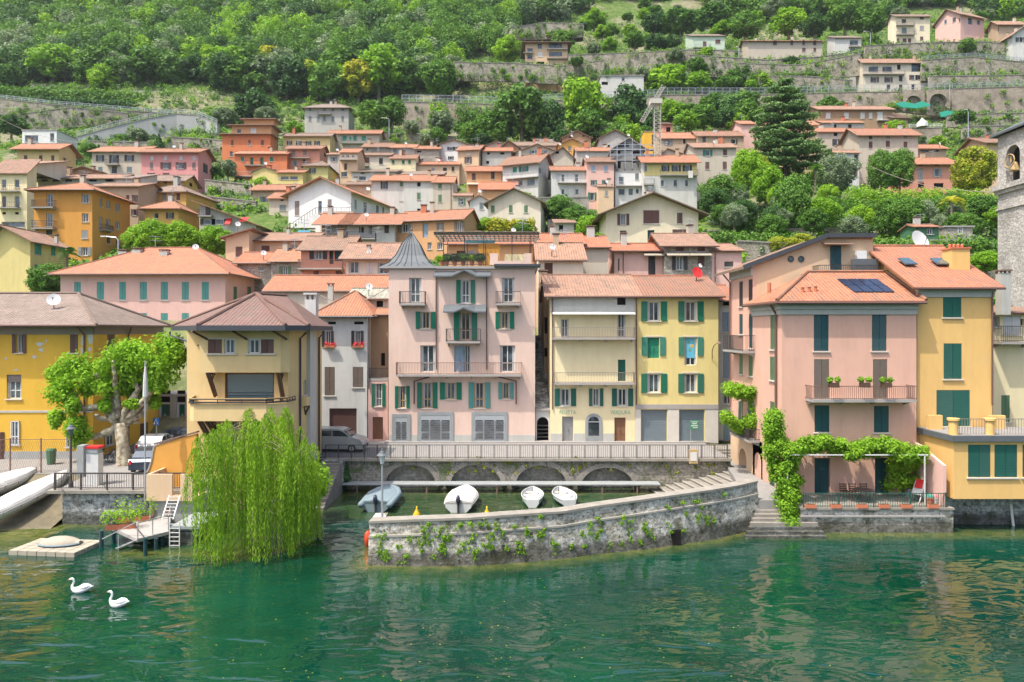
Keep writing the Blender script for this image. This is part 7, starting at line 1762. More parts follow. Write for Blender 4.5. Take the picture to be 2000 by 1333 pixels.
def crown_clumps(rng, n, rx, rz, cz, rc, top=1.0):
    out = []
    for i in range(n):
        t = i/n; z = max(-.95,1-1.95*t); w = math.sqrt(max(.05,1-z*z)); a = i*2.4+rng.uniform(-.4,.4); k = rng.uniform(.62,1.0)
        out.append((rx*w*k*math.cos(a), rx*w*k*math.sin(a), cz+rz*z*rng.uniform(.85,1.05), rc*rng.uniform(.7,1.25)))
    out += [(rng.uniform(-.3,.3)*rx, rng.uniform(-.3,.3)*rx, cz+rz*.1, rc*1.5)]*2
    return out
def proto(key, kind, seed, mat, n=18, per=150, size=.42, h=8.0, rx=3.0, rz=3.1, cz=3.9, rc=1.25, trunk='bark', **kw):
    rng = np.random.default_rng(seed); r = bpy.data.objects.new('tree', None); COL.objects.link(r); arrs = []
    x = MB()
    if kind == 'cone':
        cl = []
        for i in range(n):
            t = i/(n-1); R_ = rx*(1-t)**.75*(.9 if t > .05 else .7); k = max(1,int(7*(1-t)+1))
            for j in range(k): a = j*2*math.pi/k+i; cl.append((R_*.62*math.cos(a),R_*.62*math.sin(a),.6+(h-.8)*t,max(.35,R_*.55)))
        arrs.append(leaf_arrays(cl, max(20,per//5), size, rng, **kw)); x.tube([(0,0,-1),(0,0,h*.9)],[.22,.04],6)
    else:
        cl = crown_clumps(rng, n, rx, rz, cz, rc); arrs.append(leaf_arrays(cl, per, size, rng, **kw))
        x.tube([(0,0,-1.5),(.1,0,cz*.5),(0,.1,cz)],[.3,.2,.12],7)
        for c in cl[::3]: x.tube([(0,.05,cz*.45),(c[0]*.4,c[1]*.4,(cz*.5+c[2])*.5),(c[0],c[1],c[2])],[.12,.08,.03],5)
    c_ = quads_mesh('crown', arrs, mat); c_.parent = r; t_ = x.build('trunk', M[trunk]); t_.parent = r; r['h'] = float(h); PROTO[key] = r
    r.location = (0,0,-500); return r
def put(key, loc, hgt, label, cat='tree', w=1.0, rot=None, group=None, name=None, rng=random.Random(9)):
    p = PROTO[key]; c = p.copy(); COL.objects.link(c); c.name = name or 'tree'
    for ch in p.children: k = ch.copy(); COL.objects.link(k); k.parent = c
    s = hgt/p['h']; c.location = loc; c.scale = (s*w,s*w,s); c.rotation_euler = (0,0,rng.uniform(0,6.28) if rot is None else rot)
    if 'h' in c: del c['h']
    return tag(c, label, cat, group)
proto('mid','r',1,'leaf_mid'); proto('mid2','r',2,'leaf_mid',n=22,rx=3.4,rz=2.6,rc=1.15); proto('dark','r',3,'leaf_dark',n=20,rz=3.0); proto('dark2','r',4,'leaf_dark',n=16,rx=2.6,rz=3.3,cz=4.1)
proto('bright','r',5,'leaf_bright',n=20,rc=1.1); proto('bright2','r',6,'leaf_bright',n=16,rx=2.6,rz=3.0); proto('olive','r',7,'leaf_olive',n=22,rc=1.0,size=.34,per=170); proto('yellow','r',8,'leaf_yellow',n=20,rc=1.0)
proto('brown','r',12,'leaf_brown',n=18,per=90); proto('cyp','cone',9,'leaf_mid',n=14,per=300,size=.30,h=8,rx=1.7); proto('con','cone',10,'leaf_dark',n=14,per=320,size=.34,h=8,rx=2.6)
proto('fine','r',13,'leaf_mid',n=34,per=260,size=.23,rc=.95); proto('fineb','r',14,'leaf_bright',n=34,per=260,size=.23,rc=.95); proto('fined','r',15,'leaf_dark',n=34,per=260,size=.23,rc=.95); proto('fineo','r',16,'leaf_olive',n=34,per=260,size=.2,rc=.95); proto('finey','r',17,'leaf_yellow',n=30,per=240,size=.23,rc=.95)
def tree_px(key, px, pyt, pyb, Y, label, w=1.0, cat='tree', name=None):
    z0 = ZZ(pyb,Y); return put(key, (XX(px,Y),Y,z0-.3), ZZ(pyt,Y)-z0+.3, label, cat, w*(1.3 if key[:3] not in ('cyp','con') else 1), name=name)
tp = tree_px
# garden trees, each told apart
tp('fineb',300,428,498,96,'round bright green tree left in the leafy clump behind the pink hipped house',.95)
tp('fineb',352,432,500,97,'bright green tree in the middle of the leafy clump behind the pink hipped house',1.1)
tp('fineb',420,440,500,98,'bright green tree at the right end of the leafy clump above the salmon building',1.05)
tp('fineb',265,440,495,97,'small bright tree at the foot of the tall orange apartment house',.8)
tp('dark',495,175,240,226,'dark broad tree left of the old grey villa')
tp('mid',728,198,250,206,'dense round tree right of the old grey villa',1.0); tp('mid',765,190,248,210,'taller round tree beside the road wall, right of the old grey villa',.8)
tp('bright',575,235,262,200,'small round bright tree left of the old grey villa',.9)
tp('mid2',1020,158,278,200,'large leafy tree overhanging the rock face in the middle',.72); tp('mid',960,215,285,196,'ivy covered tree on the rock at the left of the large leafy tree',.8)
tp('dark2',1075,200,285,198,'dark tree on the rock face right of the large leafy tree',.6); tp('bright',1142,148,250,205,'tall bright tree left of the crane',.75)
tp('mid',1150,215,275,192,'round tree behind the gabled stone houses',1.0); tp('dark',1230,165,250,212,'dark tree just left of the crane',.7); tp('mid2',1210,235,290,188,'bushy tree behind the scaffolded house',.8)
tp('bright',1235,240,285,186,'light green tree between the scaffold and the crane',.8)
tp('bright2',1340,215,255,190,'bright tree behind the ochre house with roof terrace',1.1); tp('mid',1375,205,250,195,'green tree above the tan house right of the crane',1.1); tp('bright',1310,195,250,202,'bright tree right of the crane top',.9); tp('dark',1415,212,250,192,'dark flat-topped tree left of the cedar',1.2); tp('bright',1440,222,255,190,'small bright tree close to the cedar',1.0)
tp('bright',1300,128,186,238,'bright tree under the terrace wall above the crane',1.2); tp('bright2',1360,140,186,237,'light bushy tree above the road fence, left',1.3); tp('mid2',1420,148,186,236,'green bushy tree above the road fence, middle',1.3); tp('bright',1480,145,186,235,'bright bushy tree above the road fence behind the cedar top',1.2)
tp('mid',1620,190,225,215,'shrubby tree on the bank beside the cedar',1.2); tp('bright',990,72,120,258,'small bright tree left of the brick apartment house')
tp('bright2',740,90,185,246,'bright tree at the edge of the left wood',.9); tp('yellow',700,115,190,244,'yellow-green tree at the edge of the left wood',.9); tp('mid',640,120,196,243,'bushy tree above the old grey villa',.8); tp('mid2',860,110,190,240,'round tree above the ivy road wall',.8); tp('dark',560,110,195,245,'dark tree above the metal fenced court',.7)
tp('olive',270,250,280,195,'grey-green olive tree below the curved concrete wall',1.2); tp('mid',240,262,285,192,'bush-like tree right of the modern white villa',1.0); tp('con',310,262,290,185,'small conifer behind the beige house with dark shutters',1.1)
tp('olive',520,208,240,215,'pale olive tree above the orange penthouse',1.2); tp('olive',440,210,245,220,'pale olive tree beside the curved concrete wall',1.2); tp('yellow',480,190,215,232,'yellow-green shrubby tree under the wood',1.4)
tp('fineo',1635,300,372,140,'large silvery olive tree below the broad beige house',.95); tp('fine',1722,290,372,138,'left of two dense green cypress-like trees before the broad beige house',.62); tp('fine',1757,288,370,139,'right of two dense green cypress-like trees before the broad beige house',.62)
tp('finey',1905,283,378,134,'tall magnolia with yellow-green leaves left of the bell tower',.85)
tp('fine',1405,340,410,132,'round green tree left in the big garden beside the yellow and grey house',.95); tp('fineb',1460,290,370,138,'bright tree just left of the cedar in the big garden',.8); tp('fine',1440,395,460,118,'round dense tree right of the cream gabled house',1.0)
tp('fine',1550,335,460,118,'tall feathery conifer in the middle of the big garden',.55); tp('fineb',1500,320,400,134,'bright tree in front of the cedar trunk',.8); tp('finey',1478,300,350,140,'yellow-green tree under the cedar',.9); tp('fineb',1605,385,440,116,'yellow-green round tree right of the feathery conifer',1.1)
tp('fined',1510,400,462,116,'dark shrub tree below the feathery conifer on the left',.8); tp('fine',1765,385,455,112,'spreading green tree above the grey roofs at the right',1.0); tp('finey',1565,455,500,96,'yellow-leaved tree above the sloping roof of the salmon corner house',1.2); tp('finey',1520,460,500,97,'orange-tipped yellow bush tree beside the yellow-leaved tree',1.2)
tp('fineo',1665,420,462,108,'grey-green feathery shrub tree left of the spreading tree',1.1); tp('fine',1920,380,440,118,'green tree just left of the bell tower shaft',1.1); tp('fineb',1925,490,530,90,'bright creeper tree beside the bell tower base',1.3)
tp('fine',1095,380,440,128,'dark bushy tree below the pale blue-white house',1.0); tp('fineb',1025,375,408,135,'bright vine tree right of the steep brown roof',1.0); tp('fine',1130,400,460,121,'bushy tree beside the cream gabled house with maroon shutters, left',.9); tp('fineb',1150,420,470,114,'bright shrub tree next to the small grey shed',1.0); tp('fineb',1170,455,495,90,'light green tree behind the beige house end',.8)
tp('fine',1020,430,470,112,'green garden tree right of the timber gable house',1.0); tp('fineb',950,425,462,114,'bright grape arbour tree before the timber gable house',1.3)
tp('fineb',1745,235,270,190,'small bright tree right of the brown timber house',1.2); tp('bright',1830,265,285,178,'rounded bright bush tree right of the broad beige house',1.3); tp('mid',1880,215,240,205,'green bush tree on the right vineyard terraces',1.4)
tp('mid',1890,75,100,236,'dark round tree before the pink house at the top right',1.0); tp('bright',1965,75,100,240,'bright tree between the orange brick house and the chalet',1.0)
tp('fine',95,512,575,84,'dark green tree beside the pale yellow house at the left',1.0,); tp('fineb',512,345,372,150,'bright small tree before the little yellow house',1.0); tp('olive',445,310,345,165,'round grey-green tree left of the brick red corner house',1.0); tp('mid',420,325,352,158,'little palm-like tree beside the rose pink house',1.0)
tp('mid',175,280,305,165,'bush tree between the sand farmhouse and the beige house',1.1); tp('dark',22,225,262,196,'dark tree at the left edge below the upper road',1.2)
for i,(px,pt,pb,Y) in enumerate(((1100,60,95,262),(1160,20,60,285),(1280,25,65,275),(1330,15,70,270),(1240,62,92,255),(1190,75,100,250),(1310,70,98,252),(1390,5,60,275),(1455,25,75,262),(1540,15,66,265),(1590,30,70,258),(1650,10,60,262),(1700,20,65,256))):
    tp(['mid','bright','dark','mid2'][i%4],px,pt,pb,Y,'loose green tree on the dry slope between the upper houses',1.1)['group'] = 'trees scattered on the upper right slope'
rgf = random.Random(4)
for i in range(34):
    px = rgf.uniform(1385,1950); pb_ = rgf.uniform(395,470) if px < 1640 else rgf.uniform(408,465); Y = float(np.interp(pb_,[380,420,470],[138,122,104])); hh = rgf.uniform(28,52); k = rgf.choice(['fine','fineb','fine','fined','fineo'])
    nm_ = {'fine':'mid green','fineb':'bright green','fined':'dark green','fineo':'grey-green'}[k]
    tp(k,px,pb_-hh,pb_,Y,nm_+' bushy tree within the dense garden right of the cream gabled house',1.0)['group'] = nm_+' trees of the right garden'
for i in range(40):
    px = rgf.uniform(800,1480); pb_ = rgf.uniform(225,290) if px < 1290 else rgf.uniform(222,252); Y = float(np.interp(pb_,[220,250,290],[214,203,190])); k = rgf.choice(['mid','bright','mid2','dark','olive'])
    nm_ = {'mid':'mid green','mid2':'mid green','bright':'bright green','dark':'dark green','olive':'grey-green'}[k]
    if px < 940: pb_ = min(pb_, 240) if False else max(pb_,262)
    tp(k,px,pb_-rgf.uniform(25,50),pb_,float(np.interp(pb_,[220,250,290],[214,203,190])),nm_+' tree on the steep slope between the road wall and the town',1.0)['group'] = nm_+' trees below the road wall'
for i in range(60):
    px = rgf.uniform(1120,2040); pb_ = rgf.choice((rgf.uniform(25,75),rgf.uniform(80,170))); Y = float(np.interp(pb_,[25,75,110,170],[290,262,246,236])); k = rgf.choice(['mid','bright','olive','mid2','dark'])
    nm_ = {'mid':'mid green','mid2':'mid green','bright':'bright green','dark':'dark green','olive':'grey-green'}[k]
    if 1350 < px < 1690 and 75 < pb_ < 115 or 1660 < px < 1825 and pb_ > 115: continue
    tp(k,px,pb_-rgf.uniform(12,30),pb_,Y,nm_+' small tree on the terraces among the upper houses',1.15)['group'] = nm_+' trees on the upper terraces'
# palms
def palm(label, px, pyt, pyb, Y, r_=1.6, mat='leaf_mid'):
    z0 = ZZ(pyb,Y); zt = ZZ(pyt,Y); X_ = XX(px,Y); root = thing('palm_tree', (X_,Y,z0), label, 'palm tree'); x = MB(); x.tube([(X_,Y,z0-.5),(X_+.05,Y,(z0+zt)/2),(X_,Y,zt-.4)],[.2,.17,.2],8); x.build('trunk', M['bark'], root)
    rng = np.random.default_rng(int(px)); pos=[];a=[];b=[];t=[]
    for i in range(34):
        an = rng.uniform(0,6.28); el = rng.uniform(-.5,1.2); d = np.array([math.cos(an)*math.cos(el),math.sin(an)*math.cos(el),math.sin(el)]); s = np.array([-math.sin(an),math.cos(an),0])
        for k in range(9):
            q = (k+1)/9; p = np.array([X_,Y,zt-.4])+d*r_*q+np.array([0,0,-.55*r_*q*q]); pos.append(p); a.append(s*(.28*r_*(1-abs(q-.5)))+np.array([0,0,-.08])); b.append(d*.05*r_); t.append(rng.uniform(.2,1))
    quads_mesh('crown', [(np.array(pos),np.array(a),np.array(b),np.array(t))], mat, root)
palm('small palm with thin trunk in the big garden below the silvery olive tree',1592,328,372,136,2.4); palm('palm with golden fronds above the garden hut',1858,388,440,114,2.2,'leaf_yellow'); palm('dwarf palm before the tall orange apartment house',130,490,520,88,2.0,'leaf_dark')
# the cedar: tapered trunk and level plates of foliage
Yc = 158; cb = P(1535,365,Yc); ct = P(1528,158,Yc); cd = thing('cedar_tree', cb, 'tall dark cedar with layered branches towering over the town', 'cedar tree')
x = MB(); x.tube([cb-Vector((0,0,2)),cb.lerp(ct,.5),ct],[.75,.45,.08],8); rng = np.random.default_rng(22); cl = []; Ht = ct.z-cb.z
for i in range(10):
    t = .18+.79*i/9
    for j in range(7 if t < .75 else 5):
        R_ = ((1-t)**.52*11.0+.5)*rng.uniform(.6,1.1); an = j*6.283/7+i*.5+rng.uniform(-.25,.25); c0 = cb.lerp(ct,t+rng.uniform(-.012,.012)); e = c0+Vector((math.cos(an)*R_,math.sin(an)*R_,rng.uniform(-.3,.5)+R_*.04))
        x.tube([c0,c0.lerp(e,.5)+Vector((0,0,.3)),e],[.15*(1-t)+.05,.08,.03],5); k = max(2,int(R_/1.0))
        for m_ in range(k):
            q = .22+.80*(m_+.5)/k; p = c0.lerp(e,q); wd = R_*.30*(1-abs(q-.6)*1.1)
            for side in (-1,0,1): cl.append((p.x-math.sin(an)*wd*side+rng.uniform(-.3,.3),p.y+math.cos(an)*wd*side,p.z+.15-abs(side)*.12+rng.uniform(-.1,.1),rng.uniform(.6,.95)))
x.build('trunk', M['bark_dark'], cd); leaf_cloud('crown', cl, 34, .33, 'leaf_cedar', 23, cd, squash=.36, up=.9)
# the wood on the upper slope: the nearest three hundred trees one by one, the rest as one mass
def sep(px, py): Y = float(np.interp(-py, [-y for y in WY], WD)); return Y
WY = [260,230,200,180,150,110,60,20,-30,-80,-140]; WD = [235,240,246,252,262,280,305,330,362,395,440]
WY_, WD_ = WY[::-1], WD[::-1]
def wood_ok(px, py):
    if px < 430: return py < 172
    if px < 900: return py < 195-(px-430)*.04 and not (690 < px < 960 and py > 178)
    if px < 1000: return py < 110
    if px < 1150: return py < 48-(px-1000)*.15
    if px < 1420: return py < 8
    if px < 1750: return py < 30
    return py < 12 or (px > 1930 and py < 38)
rngw = random.Random(77); cand = []
py = 196
while py > -95:
    Y = float(np.interp(py, WY_, WD_)); stp = 6.3*F/Y; px = -420+rngw.uniform(0,stp)
    while px < 2420:
        q = px+rngw.uniform(-.3,.3)*stp; p2 = py+rngw.uniform(-3,3)
        if wood_ok(q, p2): cand.append((Y+rngw.uniform(-2,2), q, p2))
        px += stp
    py -= 11
cand.sort(key=lambda c: (not -40 < c[1] < 2040, c[0])); print('wood trees', len(cand))
kinds = ['mid','dark','mid2','mid2','mid','dark','bright2','mid2','olive','mid','dark2','brown','yellow','mid2','mid','bright','olive']
lab = {'mid':'mid green leafy tree in the wood above the village','mid2':'mid green leafy tree in the wood above the village','dark':'dark green leafy tree in the wood above the village','dark2':'dark green leafy tree in the wood above the village',
 'bright':'bright green leafy tree in the wood above the village','bright2':'bright green leafy tree in the wood above the village','olive':'greyish green tree in the wood above the village','brown':'thin brownish tree in the wood above the village','yellow':'yellow-green tree in the wood above the village'}
NW = max(40, 300-sum(1 for o in COL.objects if o.name.split('.')[0] == 'tree' and o.parent is None and 'label' in o))
print('single wood trees', NW)
for Y,px,py in cand[:NW]:
    k = rngw.choice(kinds); X_ = XX(px,Y); z = terr(X_,Y); g_ = {'mid2':'mid','dark2':'dark','bright2':'bright'}.get(k,k)
    put(k, (X_,Y,z-.8), rngw.uniform(8,15), lab[k], 'tree', rngw.uniform(1.0,1.45), group='%s trees of the wood above the village' % {'mid':'mid green','dark':'dark green','bright':'bright green','olive':'greyish','brown':'brownish','yellow':'yellow-green'}[g_])
arrs = {'leaf_mid':[], 'leaf_dark':[], 'leaf_bright':[], 'leaf_olive':[]}; rg = np.random.default_rng(5)
tops = [(Y,XX(px,Y)) for Y,px,py in cand[NW:]]
for qi,(Y,X_) in enumerate(tops):
    z = terr(X_,Y); hh = rg.uniform(9,15); k = rg.choice(['leaf_mid','leaf_dark','leaf_olive','leaf_bright'],p=[.5,.26,.12,.12])
    cl = crown_clumps(rg, 14, hh*.40, hh*.38, hh*.52, hh*.16); arrs[str(k)].append(leaf_arrays([(X_+a,Y+b,z+c,d) for a,b,c,d in cl], 105 if qi < 330 else 55, .6 if qi < 330 else .85, rg))
wr = None
for k, v_ in arrs.items():
    if not v_: continue
    if wr is None: wr = quads_mesh('woodland', v_, k); tag(wr, 'dense green woodland covering the upper mountainside', 'woodland', kind='stuff')
    else: o = quads_mesh('woodland_leaves', v_, k, parent=wr)
# undergrowth between the houses and on the terraces
def inside(pt, quad, mg=1.2):
    s_ = 0
    for i in range(4):
        a, b = quad[i], quad[(i+1)%4]; e = (b.x-a.x, b.y-a.y); l = math.hypot(*e) or 1; c = (e[0]*(pt[1]-a.y)-e[1]*(pt[0]-a.x))/l
        if c < -mg: return False
    return True
rg = np.random.default_rng(8); U = {'leaf_mid':[], 'leaf_bright':[], 'leaf_dark':[], 'leaf_olive':[]}
quads = []
for q in FOOT:
    A_ = list(q); ar = sum(A_[i].x*A_[(i+1)%4].y-A_[(i+1)%4].x*A_[i].y for i in range(4))
    quads.append(A_ if ar > 0 else A_[::-1])
cnt = 0
for i in range(29000):
    Y = rg.uniform(80,330); px = rg.uniform(-330,2330); X_ = XX(px,Y); z = terr(X_,Y); py = CY-(z-H)*F/Y
    if rg.uniform() > (Y/262)*1.1 or (Y > 255 and px < 900): continue
    if any(inside((X_,Y),q) for q in quads): continue
    r_ = rg.uniform(.5,1.3)*(1 if Y < 240 else 1.5); k = rg.choice(['leaf_mid','leaf_bright','leaf_dark','leaf_olive'],p=[.4,.28,.22,.10])
    U[str(k)].append((X_,Y,z+r_*.35,r_)); cnt += 1
for P_, th_ in WALLS:
    for (a,Ya,ta,ba),(b,Yb,tb,bb) in zip(P_[:-1],P_[1:]):
        A, B = P(a,ta,Ya), P(b,tb,Yb); C_, D_ = P(a,ba,Ya), P(b,bb,Yb); n_ = int((B-A).length*(1.7 if Ya < 225 else 2.7)*min(1,Ya/190))
        for i in range(n_):
            q = rg.uniform(); k = str(rg.choice(['leaf_mid','leaf_bright','leaf_dark','leaf_olive'],p=[.45,.28,.17,.10])); m_ = rg.uniform(); r_ = rg.uniform(.35,1.15)*(1 if m_ < .8 else .7)*(1.35 if Ya < 225 and Ya > 190 else 1.6 if Ya >= 225 else 1)
            if m_ < .42: p = A.lerp(B,q)+Vector((0,th_+.6,.3))
            elif m_ < .82: p = C_.lerp(D_,q)+Vector((0,-.9,rg.uniform(-.2,.6)))
            else: p = A.lerp(B,q).lerp(C_.lerp(D_,q),rg.uniform(.1,.8))+Vector((0,-.15,0))
            U[k].append((p.x,p.y,p.z,r_)); cnt += 1
print('undergrowth clumps', cnt)
ug = None
for k, cl in U.items():
    ar = [leaf_arrays(cl, 42, .36, rg)]
    if ug is None: ug = quads_mesh('undergrowth', ar, k); tag(ug, 'mixed shrubs and weeds covering the terraced hillside', 'undergrowth', kind='stuff')
    else: quads_mesh('undergrowth_leaves', ar, k, parent=ug)
# hedges: rows of foliage in the right-hand garden and by the roads
def hedge(label, pts, r_, mat, seed, per=160, size=.26, name='hedge', rows=2):
    rg = np.random.default_rng(seed); cl = []
    for (a,ya,Ya),(b,yb,Yb) in zip(pts[:-1],pts[1:]):
        A, B = P(a,ya,Ya), P(b,yb,Yb); n_ = max(2,int((B-A).length/(r_*.9)))
        for i in range(n_):
            p = A.lerp(B,i/n_)
            for j in range(rows): cl.append((p.x+rg.uniform(-.3,.3),p.y+rg.uniform(-.5,.5),p.z-j*r_*1.1+rg.uniform(-.2,.2),r_*rg.uniform(.8,1.2)))
    c0 = P(*pts[0]); o = leaf_cloud(name, cl, per, size, mat, seed, loc=c0); return tag(o, label, 'hedge')
hedge('upper bright hedge row below the salmon house with ochre shutters',[(1660,378,132),(1760,384,130),(1860,378,130),(1945,388,130)],1.3,'leaf_bright',31)
hedge('lower dark green hedge row across the right garden',[(1590,402,122),(1690,405,121),(1780,402,120),(1900,404,119),(1950,404,119)],1.5,'leaf_mid',32,rows=3)
hedge('hedge along the garden terrace right of the cream gabled house',[(1372,462,104),(1480,468,103),(1590,470,102)],1.0,'leaf_mid',33)
hedge('vine covered hedge bank above the tower house roofs',[(1690,478,96),(1800,482,95),(1950,478,94)],.9,'leaf_mid',34)
hedge('long clipped hedge along the upper left road',[(-30,178,236),(90,182,238),(190,186,240),(290,192,242)],2.0,'leaf_mid',35,size=.5,rows=2)
hedge('second hedge line below the upper left road hedge',[(-20,196,228),(120,200,230),(270,208,232)],1.6,'leaf_dark',36,size=.5,rows=2)
hedge('ivy hanging on the tall stone road wall, left patch',[(850,208,221),(880,212,221)],1.9,'leaf_bright',37,size=.45,rows=4)
hedge('ivy hanging on the tall stone road wall, right mass',[(900,215,221),(960,225,219)],2.3,'leaf_mid',38,size=.45,rows=6)
hedge('grape trellis in front of the timber gable house',[(955,436,112),(1045,438,112)],.8,'leaf_yellow',39,rows=2)
hedge('ivy strip on the quay wall left of the arches',[(667,910,51.6),(683,912,51.6)],.35,'leaf_dark',40,size=.14,rows=5)
leafm('leaf_lime', [(0,(.15,.32,.02)),(.5,(.30,.52,.04)),(1,(.46,.66,.07))], .5)
# plane tree, pollarded
Yt = 50.0; b0 = P(243,908,Yt); b0.z = 2.2; pl = thing('plane_tree', b0, 'pollarded plane tree with mottled bark and bright leafy heads in front of the yellow house', 'plane tree')
heads = [(122,762,1.25),(118,735,1.0),(150,715,1.2),(188,728,1.35),(178,752,1.0),(225,700,1.35),(255,722,1.2),(292,690,1.45),(330,678,1.15),(345,700,1.0),(318,715,1.25),(282,735,1.2),(262,690,1.0),(215,745,1.1),(262,752,.9),(275,770,.9),(310,750,1.0),(112,820,.75),(140,825,.9),(160,838,.85),(152,855,.7),(205,790,.6),(150,790,.6),(255,790,.5),(305,785,.55)]
x = MB(); tk = P(236,826,Yt); x.tube([b0-Vector((0,0,.3)),b0+Vector((0,0,.15)),P(240,870,Yt),tk],[.85,.55,.42,.48],12)
limbs = [[(228,830),(205,795),(160,800),(142,770),(125,765)],[(225,815),(212,780),(205,750),(185,730)],[(232,818),(228,780),(225,745),(222,705)],[(240,818),(262,800),(268,760),(258,725)],[(248,822),(275,790),(300,760),(318,720)],[(250,826),(285,800),(300,740),(330,690)],[(228,835),(200,850),(165,858),(150,856)],[(240,826),(250,790),(282,750),(292,700)],[(246,832),(272,822)],[(225,812),(198,818),(185,812)],[(150,798),(128,775),(130,745)]]
for i,L_ in enumerate(limbs):
    rr_ = random.Random(i); pts = [P(a,b,Yt+rr_.uniform(-1.2,1.2)*(k/len(L_))) for k,(a,b) in enumerate(L_)]; n_ = len(pts); r0_ = .27 if n_ > 2 else .2; fine = []; rad = []
    for k in range(n_-1):
        for s in range(3): f_ = s/3; fine.append(pts[k].lerp(pts[k+1],f_)+Vector((rr_.uniform(-.08,.08),0,rr_.uniform(-.08,.08)))); rad.append(r0_*(1-.55*(k+f_)/(n_-1))*rr_.uniform(.88,1.2))
    fine.append(pts[-1]); rad.append(r0_*.42 if n_ > 2 else .22); x.tube(fine, rad, 9)
x.build('trunk', M['plane_bark'], pl, smooth=True)
rng = np.random.default_rng(3); cl = []
for a,b,r_ in heads:
    rr_ = rng.uniform(-1.1,1.1); c = P(a,b,Yt+rr_)
    for k in range(5): cl.append((c.x+rng.uniform(-.6,.6)*r_,c.y+rng.uniform(-.5,.5)*r_,c.z+rng.uniform(-.55,.45)*r_,r_*rng.uniform(.42,.65)))
leaf_cloud('crown', cl, 230, .19, 'leaf_lime', 4, pl, aspect=1.15, loose=.05)
# weeping willow
Yw = 36.9; wl0 = P(500,1040,Yw+2.6); wl0.z = 0; wi = thing('weeping_willow', wl0, 'big weeping willow trailing its yellow-green strands into the lake', 'willow tree')
rng = np.random.default_rng(12); x = MB(); top = P(505,850,Yw+1.6); x.tube([wl0-Vector((0,0,1)),wl0+Vector((.2,0,2.2)),top],[.42,.34,.2],9); pos=[];aa=[];bb=[];tt=[]
cxs = []
clus = []
for i in range(50):
    dp = rng.uniform(-1,1); px = 495+(rng.uniform(-1,1))*118*(.62+.38*math.sqrt(1-dp*dp))
    pt = float(np.interp(px,[365,385,420,450,478,500,515,540,565,590,615,632],[895,872,838,822,806,800,815,812,845,872,902,925]))+(abs(rng.normal(0,62)) if rng.uniform() < .7 else 0)+(6 if dp < 0 else 0)
    pb = float(np.interp(px,[365,382,390,450,500,560,600,612,630],[985,995,1100,1110,1106,1100,1070,1000,945])); clus.append((px,pt,pb-(rng.uniform(0,170) if rng.uniform() < .35 else rng.uniform(0,14)),dp,rng.uniform()))
for px,pt,pb,dp,tin in clus:
    Y0 = Yw+.5+dp*2.5; X0 = XX(px,Yw); z0 = ZZ(pt,Yw); z1 = max(.03,ZZ(pb,Yw)); x.tube([Vector((top.x,top.y,min(top.z-.5,z0))),Vector(((top.x+X0)/2,(top.y+Y0)/2,z0-.05)),Vector((X0,Y0,z0-.3))],[.035,.02,.008],4)
    for j in range(15):
        an = rng.uniform(0,6.28); rr_ = .08+.36*math.sqrt(rng.uniform()); cx_, cy_ = X0+rr_*math.cos(an), Y0+rr_*math.sin(an); ze_ = z1 if rng.uniform() < .6 else z0+(z1-z0)*rng.uniform(.45,.95); L_ = max(.5,z0-ze_); n_ = int(L_/.062); sw = rng.normal(0,.10); ti = tin*.5+rng.uniform(0,.25)
        for k in range(n_):
            q = k/n_; arc = min(1,q*L_/.55); pos.append((X0+(cx_-X0)*arc**.6+sw*math.sin(q*3.1)+rng.normal(0,.035),Y0+(cy_-Y0)*arc**.6+rng.normal(0,.035),z0-L_*q+.15*(1-arc)))
            a1 = rng.uniform(0,6.28); aa.append((math.cos(a1)*.035,math.sin(a1)*.035,-.085)); bb.append((-math.sin(a1)*.024,math.cos(a1)*.024,rng.normal(0,.006))); tt.append(min(1,ti+rng.uniform(0,.3)))
x.build('trunk', M['bark'], wi); quads_mesh('crown', [(np.array(pos),np.array(aa),np.array(bb),np.array(tt))], 'leaf_willow', wi); print('willow leaves', len(pos))
hedge('leafy shrub on the wall right of the willow',[(605,925,44),(622,935,43),(610,955,42.5)],.75,'leaf_bright',41,size=.16,name='shrub')['category'] = 'shrub'
# creeper column, pergola vine, vine on the left wall of the salmon house
def cloud_px(name, label, cat, items, per, size, mat, seed, frame=None):
    c0 = P(*items[0][:3]); r = thing(name, c0, label, cat)
    leaf_cloud('foliage', [tuple(P(a,b,Y))+(q,) for a,b,Y,q in items], per, size, mat, seed, r, loose=.22)
    return r
rng = np.random.default_rng(51); it = []
for py in range(815,1045,11):
    c = 1506+(py-815)*.085+ (8 if 900 < py < 1000 else 0); w_ = float(np.interp(py,[815,850,880,940,1000,1045],[8,18,38,36,24,10])); cx_ = float(np.interp(py,[815,850,880,940,1000,1045],[1511,1510,1522,1540,1537,1543]))
    for k in range(5): it.append((cx_+rng.uniform(-1,1)*w_*.62, py+rng.uniform(-6,6), 42.3+rng.uniform(-.7,.9)-(py-815)*.004, .34+rng.uniform(-.1,.12)))
cl_ = cloud_px('creeper','dense bright creeper falling to the water at the corner of the salmon house','creeper',it,330,.10,'leaf_bright',52)
x = MB(); x.tube([P(1522,990,42.6),P(1515,900,42.6),P(1511,820,43.6)],.08,6); x.build('stem', M['bark'], cl_)
it = []
for px in range(1535,1812,9):
    y0 = 872+8*math.sin(px*.05)
    for k in range(5): it.append((px+rng.uniform(-6,6), y0+rng.uniform(-10,12)+(8 if px > 1700 else 0), 41.7+rng.uniform(-.6,1.9), .20+rng.uniform(-.05,.12)))
for px in range(1740,1800,8):
    for py in range(895,955,12):
        if rng.uniform() < .8-(py-895)/120: it.append((px+rng.uniform(-5,5),py+rng.uniform(-5,5),43.4,.32))
